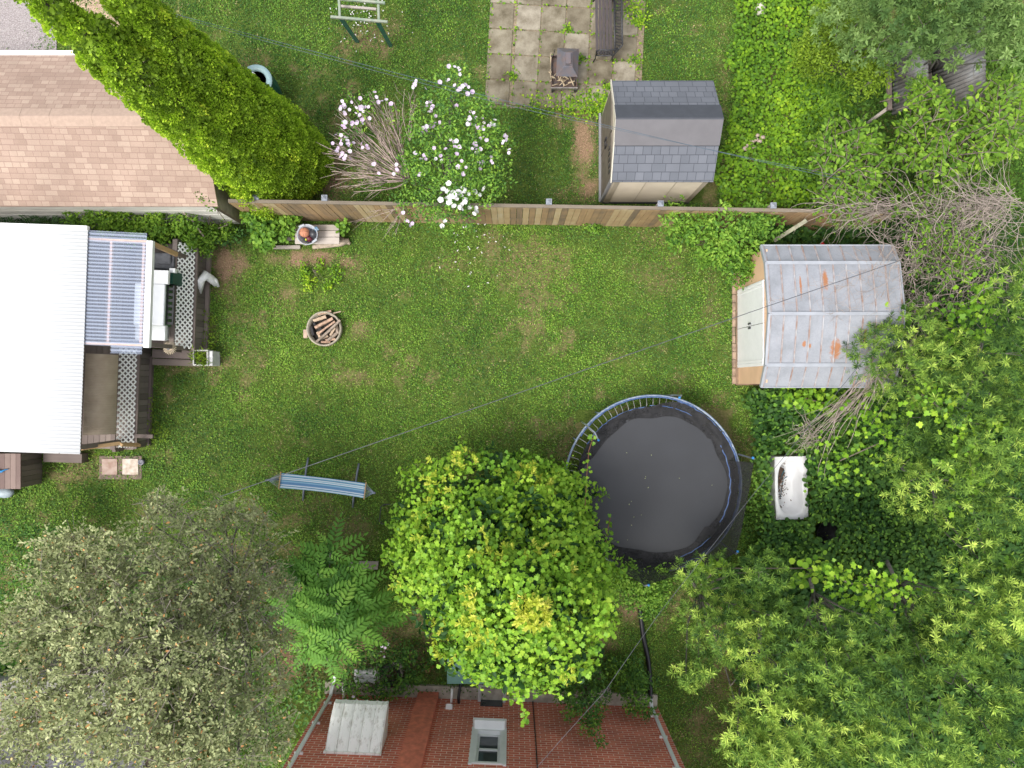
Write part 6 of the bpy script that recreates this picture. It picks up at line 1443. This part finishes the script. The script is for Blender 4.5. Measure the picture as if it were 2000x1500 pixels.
arching('mulberry_shrub', 'broad leaved shrub at the right picture edge below the pale tree', (1950,260), stemset(1955,230,70,100,170,1.7,3.2), tint=.54)
arching('mulberry_shrub', 'lower broad leaved shrub at the fence end behind the metal shed', (1680,420), stemset(1660,400,90,50,110,.9,2.1), tint=.44, size=(.05,.11))
arching('mulberry_shrub', 'broad leaved shrub under the dead brush at the right edge', (1880,420), stemset(1860,390,130,60,190,1.0,2.3), tint=.38, size=(.06,.12))
arching('mulberry_shrub', 'green shrub growing up through the tangle of dead brush', (1880,520), stemset(1870,520,110,80,150,.8,2.0), tint=.36, size=(.06,.12), lm='vinedark')

# --- ground cover behind the fence and vines on the right
def cover(nm, label, poly, dens, zf, lm, tpl, size, tint, up=1.3, holes=(), wid=1.0, cat='ground cover'):
    poly = np.array(poly, float); x0, y0 = poly.min(0); x1, y1 = poly.max(0)
    A = (x1-x0)*(y1-y0)*(H/F)**2; n = int(A*dens); px = rng.uniform(x0, x1, n); py = rng.uniform(y0, y1, n)
    wob = (fbm(px, py, 45, 91+int(x0))-.5)*46; qx, qy = px+wob, py+wob*.6
    ins = np.zeros(n, bool); j = len(poly)-1
    for i in range(len(poly)):
        xi, yi = poly[i]; xj, yj = poly[j]
        ins ^= ((yi > qy) != (yj > qy)) & (qx < (xj-xi)*(qy-yi)/(yj-yi+1e-9)+xi); j = i
    for hx0, hx1, hy0, hy1 in holes: ins &= ~((px > hx0) & (px < hx1) & (py > hy0) & (py < hy1))
    px, py = px[ins], py[ins]; z = zf(px, py); s = (H-z)/F; x = (px-1000)*s; y = (750-py)*s; n = len(x)
    dep = rng.random(n)**2*np.minimum(.35, z); pos = np.stack([x, y, z-dep+.02], -1)
    e = 6.; gxx = (zf(px+e,py)-zf(px-e,py))/(2*e*.0115); gyy = -(zf(px,py+e)-zf(px,py-e))/(2*e*.0115)
    nn = nrmz(np.stack([-gxx, -gyy, np.ones(n)*up], -1)+rng.normal(size=(n,3))*.38)
    ax = rng.normal(size=(n,3))*[1,1,.35]
    tt = tint + (fbm(px, py, 60, 13)-.5)*.45 + rng.normal(size=n)*.11
    o_ = leaves(nm, LM[lm], pos, ax, nn, rng.uniform(*size, n), tt, tpl, wid=wid); return tag(o_, label, cat, kind='stuff')
zl = lambda b_, a_, sc, sd_: (lambda px, py: b_ + a_*fbm(px, py, sc, sd_, 3))
cover('ivy_cover', 'bright small leaved ivy carpeting the ground right of the grey shed', [(1425,-30),(1620,-30),(1600,90),(1660,190),(1700,300),(1650,400),(1420,408),(1395,330),(1430,250),(1425,120)], 620, zl(.05,.55,70,1), 'ivy', 'round', (.04,.085), .50)
cover('ivy_cover', 'darker mixed weeds covering the ground beneath the top right shrubs', [(1560,60),(2030,60),(2030,420),(1560,420)], 330, zl(.1,.8,90,2), 'mulb', 'ovate', (.06,.12), .22)
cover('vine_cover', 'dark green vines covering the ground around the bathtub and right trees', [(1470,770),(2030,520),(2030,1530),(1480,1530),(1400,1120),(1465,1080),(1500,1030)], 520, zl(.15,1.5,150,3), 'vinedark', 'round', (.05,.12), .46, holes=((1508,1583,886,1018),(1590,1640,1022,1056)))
cover('weed_cover', 'lighter pointed weeds mixed into the vines around the bathtub', [(1470,770),(1900,560),(1900,1100),(1480,1100)], 110, zl(.25,1.5,150,3), 'fig', 'ovate', (.06,.12), .40, holes=((1508,1583,886,1018),(1590,1640,1022,1056)))
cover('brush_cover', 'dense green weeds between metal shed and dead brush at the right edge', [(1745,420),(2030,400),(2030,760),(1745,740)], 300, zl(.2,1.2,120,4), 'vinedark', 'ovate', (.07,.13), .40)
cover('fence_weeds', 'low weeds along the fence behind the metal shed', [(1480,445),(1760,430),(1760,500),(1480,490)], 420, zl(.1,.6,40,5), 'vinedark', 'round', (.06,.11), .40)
cover('tall_weeds', 'tall thin weeds between trampoline and bathtub', [(1450,770),(1520,770),(1500,900),(1500,1040),(1460,1085),(1440,1000),(1475,900)], 520, zl(.05,.5,40,6), 'hib', 'ovate', (.04,.08), .42, holes=((1505,1583,886,1018),))
# drifts of large bright grape leaves riding on the trees
def drift(label, pts, n_, size=(.06,.14), tint=.62, nm='grape_vine'):
    rt_ = plantroot(nm, label, 'vine', P(pts[0][0], pts[0][1])); ps = []
    for (px, py, h, rx_, ry_, w) in pts:
        k = int(n_*w); q = rng.normal(size=(k,2))*.5; 
        for a_, c_ in q: ps.append(P(px+a_*rx_, py+c_*ry_, h+rng.normal()*.12))
    ps = np.array(ps); n = len(ps); put(rt_, (ps, rdir(n)*[1,1,.4], rdir(n,1.4), rng.uniform(*size,n), rng.normal(tint,.2,n)), 'vine', 'grape' if size[1] < .15 else 'round', 'leaves')
    b = MB(); p0 = [P(pts[0][0],pts[0][1],0)]+[P(q[0],q[1],q[2]-.08) for q in pts]; b.tube(p0, .014, 5); b.build('stem', BARK, rt_); return rt_
arching('mulberry_shrub', 'sprays of small green leaves poking out on top of the dead brush', (1860,600), stemset(1860,480,110,90,90,2.3,3.1), tint=.42, size=(.045,.09))
drift('bright round grape leaves draped across the dark gap right of the trampoline bottom', [(1620,1120,3.6,40,30,.5),(1660,1140,4.0,60,36,1),(1720,1145,4.2,60,34,1),(1765,1160,4.3,40,36,.6),(1690,1175,4.1,50,30,.5)], 75)
drift('yellowish grape leaves on the right trees below the metal shed', [(1800,770,3.7,40,30,.6),(1840,800,4.0,50,36,.8),(1880,820,4.2,50,30,.8),(1935,835,4.3,44,26,.8),(1890,880,4.1,60,50,.8),(1900,930,4.0,40,40,.6),(1900,1000,4.1,40,50,.7),(1930,1100,4.3,60,30,.4)], 60, tint=.60)
drift('grape leaves climbing beside the dead brush right of the metal shed', [(1870,620,2.6,70,40,1),(1920,600,2.8,60,40,1),(1890,660,2.8,60,36,1),(1770,610,2.3,30,30,.6),(1930,560,2.8,40,30,.5)], 85, tint=.45)
drift('grape leaves hanging by the lower corner of the metal shed', [(1560,775,1.2,50,22,1),(1620,790,1.2,50,30,.8),(1700,800,1.8,50,40,.8),(1730,860,2.0,50,60,.8),(1640,900,1.5,60,60,.8)], 110, size=(.07,.14), tint=.50)
drift('small cluster of grape leaves at the lower rim of the trampoline', [(1400,1105,2.0,24,14,.5),(1370,1110,1.9,20,12,.3),(1600,1110,2.6,50,20,.6),(1560,1130,2.8,30,20,.3)], 60, size=(.08,.15), tint=.6)
# --- leafy bushes near the fence
bush('bramble_bush', 'leafy green bush against the fence left of the metal shed', 'bush', (1400,470), [(1325,425,1.3,30),(1325,460,1.0,28),(1370,445,1.3,32),(1400,480,1.2,36),(1420,435,1.5,34),(1450,470,1.4,36),(1470,430,1.4,34),(1430,510,1.1,30),(1460,520,1.0,26),(1500,440,1.3,30),(1440,535,.8,20),(1385,500,.9,22)], 46, 8, .06, (.05,.12), .45, 'fig', 'ovate', nj=.6)
bush('small_bush', 'small soft green bush below the trampoline', 'bush', (1245,1130), [(1200,1140,1.0,24),(1235,1125,1.3,26),(1260,1150,1.4,34),(1290,1130,1.2,26),(1230,1165,1.2,26),(1270,1185,1.1,24),(1280,1160,1.3,26),(1215,1120,1.0,20)], 60, 9, .05, (.04,.085), .5, 'fig', 'ovate')
for q in ((1150,440,.3,14),(1160,445,.2,10)): pass
bush('fence_weed', 'tuft of bright weeds at the foot of the fence below the grey shed', 'weed', (1155,442), [(1152,438,.2,12),(1165,445,.12,8)], 120, 7, .03, (.04,.08), .5, 'fig', 'ovate', r=.01)
bush('weed_clump', 'round leaved weed clump on the lawn between bench and fire ring', 'weed', (615,530), [(595,525,.06,14),(625,520,.08,14),(605,550,.06,18),(660,535,.06,16),(640,555,.05,14)], 55, 6, .04, (.03,.055), .5, 'ivy', 'round', r=.008)
# ferns and shrubs between garage and porch
GS = 'shrubs between garage and porch roof'
bush('broadleaf_shrub', 'bright broad leaved shrub in the middle of the row below the tan garage', 'shrub', (290,450), [(255,438,1.0,24),(285,448,1.0,26),(310,435,1.1,24),(320,455,.9,20),(265,458,.9,20)], 60, 8, .05, (.05,.10), .50, 'mulb', 'ovate', group=None)
bush('broadleaf_shrub', 'leftmost bright shrub of the row below the tan garage', 'shrub', (205,440), [(195,420,1.2,26),(215,435,1.1,24),(150,425,1.1,22),(235,420,1.1,20)], 60, 8, .05, (.05,.10), .46, 'mulb', 'ovate')
bush('broadleaf_shrub', 'shrub next to the garage corner with a dry stick through it', 'shrub', (370,450), [(355,440,1.1,20),(375,442,1.0,18),(375,462,.9,20),(368,480,.7,17),(395,488,.5,12)], 60, 8, .05, (.05,.10), .46, 'mulb', 'ovate')
bush('broadleaf_shrub', 'low shrub at the outer corner of the white garage wall', 'shrub', (425,455), [(412,452,.6,15),(432,458,.5,16),(447,450,.4,13),(410,467,.6,13),(400,388,1.9,10),(388,380,1.9,8),(415,397,1.8,8)], 60, 8, .05, (.04,.09), .46, 'mulb', 'ovate')
bush('broadleaf_shrub', 'green leafy plants at the left end of the board fence', 'shrub', (520,450), [(508,435,.7,22),(530,455,.6,24),(560,440,.5,20),(515,470,.5,20),(490,425,.8,14),(570,428,.5,12),(670,445,.4,10)], 60, 8, .05, (.05,.10), .44, 'fig', 'round')
b = MB(); b.tube([P(352,410,1.2),P(375,430,1.1),P(398,462,.9)], .02, 6); o_ = b.build('dry_stick', TWIG); tag(o_, 'bare stick poking out of the shrub by the garage corner', 'stick')
FR = plantroot('fern_clump', 'dark fern clump at the left edge between garage and porch roof', 'fern', P(60,430))
n = 120; cs = np.array([P(rng.uniform(-10,170), rng.uniform(405,440), rng.uniform(.5,.9)) for _ in range(n)]); arr = pinnate(cs, rdir(n,.1), .42, 14, .18, rng.normal(.45,.15,n), .5, 70); put(FR, arr, 'fern', 'ovate', 'foliage', .55)
cover('side_weeds', 'dark weeds filling the strip between garage and porch', [(-20,404),(190,408),(330,422),(480,452),(470,474),(380,500),(340,490),(200,450),(-20,450)], 480, zl(.1,.5,40,9), 'hib', 'ovate', (.05,.10), .28)
cover('cedar_litter', 'low dark weeds around the foot of the tall cedar', [(640,300),(660,330),(800,350),(980,400),(980,410),(620,408)], 120, zl(.02,.1,40,10), 'hib', 'ovate', (.03,.06), .3)
cover('porch_weeds', 'weeds growing up against the dark porch skirting', [(395,600),(415,620),(420,690),(400,700),(392,660)], 500, zl(.05,.3,30,11), 'lime', 'ovate', (.04,.07), .42)
cover('porch_weeds', 'weeds along the foot of the lower lattice and porch corner', [(285,760),(300,770),(325,840),(330,860),(270,880),(150,905),(95,905),(160,890),(270,876)], 420, zl(.03,.25,30,12), 'lime', 'ovate', (.03,.07), .36)
# --- pinnate leaved saplings
def pin(nm, label, base, pts, n_, L_=.64, tint=.45, mat='ail', group=None):
    rt_ = plantroot(nm, label, 'sapling', P(*base), group); cs, ds = [], []; b = MB()
    for (px, py, h) in pts:
        c_ = P(px, py, h); s_ = P(*base, 0).lerp(c_, .15); b.tube([P(*base,0), s_+Vector((0,0,h*.4)), c_], [.03,.025,.01], 6)
        for k in range(n_): a = 2*math.pi*k/n_*1.0+rng.uniform(0,.5); cs.append(c_+Vector((0,0,-.12*(k%3)))); ds.append((math.cos(a), math.sin(a), .25+.25*rng.random()))
    arr = pinnate(np.array(cs), np.array(ds), L_, 7, .29, rng.normal(tint,.16,len(cs)), .55); put(rt_, arr, mat, 'ovate', 'foliage', .75); b.build('stems', BARKG, rt_); return rt_
pin('sapling', 'sapling with long feathery pinnate leaves left of the vine covered tree', (655,1150), [(645,1080,1.6),(620,1120,1.7),(665,1120,1.8),(640,1160,2.0),(690,1150,2.0),(700,1190,2.1),(660,1200,2.3),(620,1190,2.1),(720,1170,1.6),(735,1205,1.6),(715,1225,1.7),(600,1150,1.7)], 7)
pin('sapling', 'lower pinnate leaved sapling next to the left corner of the brick wall', (640,1200), [(635,1245,2.3),(665,1250,2.4),(605,1230,2.2),(640,1290,2.4),(600,1265,2.3),(690,1225,2.2),(585,1200,1.9)], 7, tint=.5)
pin('sapling', 'darker pinnate leaved sapling merging into the grey leaved tree', (580,1160), [(575,1150,1.5),(590,1120,1.4),(560,1185,1.5),(545,1150,1.3),(600,1160,1.6)], 9, tint=.3)
# --- plants at the foot of the house
bush('foundation_shrub', 'dark leafy shrub between white awning and white pipe', 'shrub', (720,1345), [(690,1350,.7,20),(725,1355,.7,24),(760,1345,.7,22),(790,1335,.6,18),(700,1285,.6,22),(740,1275,.6,22),(780,1290,.5,20),(745,1310,.6,14),(815,1320,.5,18),(800,1280,.4,20),(680,1320,.7,16),(840,1290,.3,14)], 48, 7, .05, (.05,.095), .34, 'hib', 'ovate')
bush('foundation_shrub', 'dark vine climbing the brick wall below the vine covered tree', 'shrub', (1150,1340), [(1100,1350,1.0,22),(1130,1335,.9,24),(1160,1320,.8,22),(1120,1370,1.5,22),(1150,1385,1.8,26),(1165,1360,1.2,24),(1152,1420,2.2,16),(1172,1445,2.6,10),(1112,1395,1.8,10),(1150,1290,.4,22),(1120,1285,.3,20),(1160,1400,1.9,20)], 50, 7, .05, (.05,.09), .36, 'hib', 'ovate')
bush('foundation_shrub', 'dark shrub at the right downspout of the brick wall', 'shrub', (1245,1360), [(1230,1345,.8,24),(1215,1325,.6,22),(1250,1330,.7,22),(1245,1370,1.1,22),(1262,1390,1.2,14),(1235,1380,1.1,12),(1200,1300,.3,20),(1240,1300,.4,20)], 50, 7, .05, (.05,.09), .38, 'hib', 'ovate')
fl = [P(752,1265,.9),P(746,1262,.9),P(757,1258,.9),P(690,1360,1.0),(P(697,1367,1.0)),P(745,1272,.9),P(750,1283,.8)]; rt_ = thing('purple_flowers', 'few purple blossoms on a thin stem above the white sheet by the wall', 'flowers', P(752,1265,0)); blossoms(np.array(fl), 'lilac', (.03,.05), 'blossoms', rt_)
b = MB(); b.tube([P(745,1300,0),P(752,1265,.88)], .008, 4); b.tube([P(695,1345,0),P(695,1363,.98)], .008, 4); b.build('stem', BARK, rt_)
cover('shade_weeds', 'dark shade weeds along the foot of the brick wall', [(570,1260),(700,1240),(900,1250),(900,1340),(1000,1345),(1100,1340),(1290,1300),(1290,1350),(1180,1360),(640,1350),(560,1360)], 150, zl(.02,.25,40,14), 'hib', 'ovate', (.04,.08), .25)
# --- hedge at left and big grey tree
bush('dark_hedge_bush', 'dark green rounded bush at the left edge behind the grey leaved tree', 'bush', (60,1080), [(20,1060,1.6,50),(70,1050,1.5,44),(100,1075,1.4,34),(30,1120,1.7,50),(80,1130,1.6,40),(10,1180,1.7,40)], 42, 8, .06, (.04,.08), .38, 'hib', 'ovate')
bush('dark_hedge_bush', 'green bush at the left edge above the beige roof', 'bush', (40,1260), [(15,1240,1.6,46),(50,1270,1.5,40),(15,1300,1.4,36),(60,1320,1.3,30)], 42, 8, .06, (.05,.10), .45, 'ail', 'ovate')
cover('undergrowth', 'dark green undergrowth beneath the grey leaved tree', [(60,1080),(300,1080),(560,1130),(640,1200),(640,1360),(560,1530),(330,1530),(250,1400),(230,1330),(60,1280)], 260, zl(.1,.8,80,15), 'hib', 'ovate', (.06,.12), .35)
GT = plantroot('grey_leaved_tree', 'large sparse grey olive leaved tree with fine twigs in the lower left corner', 'tree', P(520,1105))
pads = [(110,1085,4.6,40),(160,1075,4.6,50),(210,1090,4.8,55),(130,1130,5.0,60),(200,1150,5.3,70),(280,1120,5.0,65),(340,1080,4.4,60),(300,1030,4.0,50),(400,1060,4.0,55),(460,1030,3.4,45),(380,1140,4.8,70),(460,1120,4.2,60),(80,1190,5.2,50),(150,1220,5.8,70),(240,1230,6.0,80),(330,1220,5.8,75),(420,1210,5.2,65),(490,1200,4.6,50),
        (60,1260,5.6,50),(130,1300,6.0,60),(220,1320,6.4,80),(310,1310,6.3,80),(400,1300,5.8,70),(480,1290,5.2,55),(540,1240,4.2,35),(240,1400,6.4,70),(330,1400,6.4,75),(420,1390,6.0,70),(490,1370,5.4,50),(290,1470,6.5,75),(380,1480,6.3,70),(460,1470,5.9,60),(520,1440,5.2,45),(60,1440,5.6,38),(120,1480,5.8,45),(190,1460,6.0,45),(50,1345,5.4,30),(20,1220,5.0,30),
        (520,1060,3.0,28),(350,1000,3.4,35),(290,985,3.2,22),(545,1330,4.4,28),(20,1400,5.4,25),(520,1110,3.2,36),(480,1150,4.0,45),(440,1170,4.6,50),(560,1150,3.0,26),(100,1390,6.0,40),(30,1480,5.9,45),(430,1005,2.9,32),(320,985,3.1,26),(500,1015,2.8,28),(90,1420,6.0,40),(20,1360,5.8,30),(60,1375,6.3,45),(140,1370,6.3,50),(30,1430,6.2,40),(180,1420,6.5,50)]
lv = [lobe(px, py, h, rp*1.05, zr=rp*(H-h)/F*.7) for px, py, h, rp in pads]
cs, ds, ls = sample(lv, 42, up=.4, inner=.5, jit=.3); lowd = {6,7,8,9,11,33,34,35,36,38,39,40,42}; kp = np.array([rng.random() < (.5 if l in lowd else 1.0) for l in ls]); cs, ds, ls = cs[kp], ds[kp], ls[kp]
dens_ = rng.random(len(cs)) < .54; cs, ds, ls = cs[dens_], ds[dens_], ls[dens_]; n = len(cs); m = 24      # leafy sprays along outward twigs
tdir = nrmz(ds*[1,1,.5]+rng.normal(size=ds.shape)*.55+np.array([[-.35,-.2,.1]])); tl = rng.uniform(.22,.6,n); u_, v_ = perp(tdir)
f_ = rng.random((n,m)); ph_ = rng.uniform(0,6.28,(n,m)); sd_ = np.cos(ph_)[...,None]*u_[:,None,:]+np.sin(ph_)[...,None]*v_[:,None,:]
pos = cs[:,None,:]+tdir[:,None,:]*(tl[:,None]*(f_-.4))[...,None]+sd_*.02+rng.normal(size=(n,m,3))*.022; ax_ = tdir[:,None,:]*.75+sd_*.8
tt_ = (.50+lobetint(ls,0,.08)+rng.normal(size=n)*.13)[:,None]+rng.normal(size=(n,m))*.09
a1 = [pos.reshape(-1,3), ax_.reshape(-1,3), (np.array([0,0,1.])+rng.normal(size=(n,m,3))*.5).reshape(-1,3), rng.uniform(.04,.08,n*m), tt_.ravel()]; twc, twd, twl = cs, tdir, tl
a1 = list(a1); od = rng.random(len(a1[4])) < .025; a1[4] = np.where(od, 1.05, np.minimum(a1[4], .88)); put(GT, a1, 'olive', 'ovate')
trunk(GT, P(520,1105), lv, .06, BARKG, twn=3)
b = MB()
for k in range(0, len(twc), 3):
    c_, d_ = Vector(twc[k]), Vector(twd[k]); b.tube([c_-d_*twl[k]*.9-Vector((0,0,.06)), c_-d_*twl[k]*.3, c_+d_*twl[k]*.55], [.006,.005,.002], 3, cap=False)
for k in range(700):
    i = rng.integers(len(lv)); c, rx_, ry_, rz_ = lv[i]; d_ = rdir(1,.3)[0]; q = Vector(c)+Vector((d_[0]*rx_*.5, d_[1]*ry_*.5, d_[2]*rz_*.5)); e = Vector(c)+Vector((d_[0]*rx_*1.12, d_[1]*ry_*1.12, d_[2]*rz_*1.1))+Vector(rng.normal(size=3)*.08)
    b.tube([q, q.lerp(e,.5)+Vector(rng.normal(size=3)*.05), e], [.008,.005,.0025], 3, cap=False)
b.build('twigs', plain('grey twig', (.42,.36,.31), .9, .3, 6), GT)

# --- dead brush tangle
DB = plantroot('dead_brush', 'tangle of dead pinkish grey vines sprawling over the right end of the metal shed', 'dead brush', P(1800,560))
b = MB()
def wander(b, p0, d0, L_, r, curl=.5, n=9, z=(1.2,3.2)):
    p_ = Vector(p0); d_ = Vector(d0).normalized(); pts = [p_.copy()]
    for i in range(n):
        d_ = (d_ + Vector(rng.normal(size=3)*[curl,curl,curl*.5])*.5).normalized(); p_ = p_ + d_*(L_/n)
        p_.z = min(max(p_.z, z[0]), z[1]); pts.append(p_.copy())
    b.tube(pts, [r*(1-.6*i/n) for i in range(n+1)], 4, cap=False); return pts
def brush(cx, cy, rx_, ry_, n, a_mu, a_sd, L0, L1, h0, h1, r0=.003, r1=.0085):
    for k in range(n):
        px, py = cx+rng.normal()*rx_*.5, cy+rng.normal()*ry_*.5; a = R(a_mu+rng.normal()*a_sd)
        wander(b, P(px, py, rng.uniform(h0,h1)), (math.cos(a), math.sin(a), rng.normal()*.15), rng.uniform(L0,L1), rng.uniform(r0,r1), .65, z=(h0-.3,h1+.4))
brush(1880,430,115,50,190,195,50,.5,1.6,1.8,3.0)
brush(1800,500,80,55,150,200,60,.4,1.3,1.5,2.7)
brush(1920,540,80,70,150,210,70,.4,1.4,1.6,2.9)
brush(1790,600,60,70,110,250,60,.4,1.1,1.4,2.5)
brush(1730,405,90,14,110,182,15,.6,1.6,1.7,2.2)
brush(1700,560,70,60,60,205,30,.3,.9,2.35,2.6,.002,.004)
brush(1715,690,30,50,100,235,40,.3,.9,1.9,2.5,.003,.007)
brush(1960,400,60,30,120,190,25,.6,1.8,2.2,3.2)
for k in range(60):
    t0_ = rng.random()*.6; a_ = P(1800,640,2.5).lerp(P(1570,885,1.2), t0_)+Vector(rng.normal(size=3)*.10); wander(b, a_, (P(1570,885,1.2)-P(1800,640,2.5)).normalized(), rng.uniform(.8,2.2), rng.uniform(.005,.012), .22, z=(.9,2.8))
brush(1590,850,30,25,60,220,60,.2,.6,1.0,1.5,.004,.007)
for k in range(50):
    t = rng.random(); q = P(1500,592,4.15).lerp(P(1740,515,4.15), t)+Vector(rng.normal(size=3)*.05); wander(b, q, rng.normal(size=3), rng.uniform(.1,.35), .003, .8, 5, z=(3.6,4.4))
b.build('vines', TWIGP, DB)
# daylily tuft
DL = plantroot('daylily_clump', 'strap leaved clump among the ivy below the lime shrub', 'plant', P(1645,185)); n = 90
c_ = np.array([P(1640,180,.5)]*n)+rng.normal(size=(n,3))*[.12,.12,.03]; put(DL, (c_, rdir(n,.35), rdir(n,.8), rng.uniform(.35,.6,n), rng.normal(.5,.15,n)), 'fig', 'blade', 'foliage', .6)
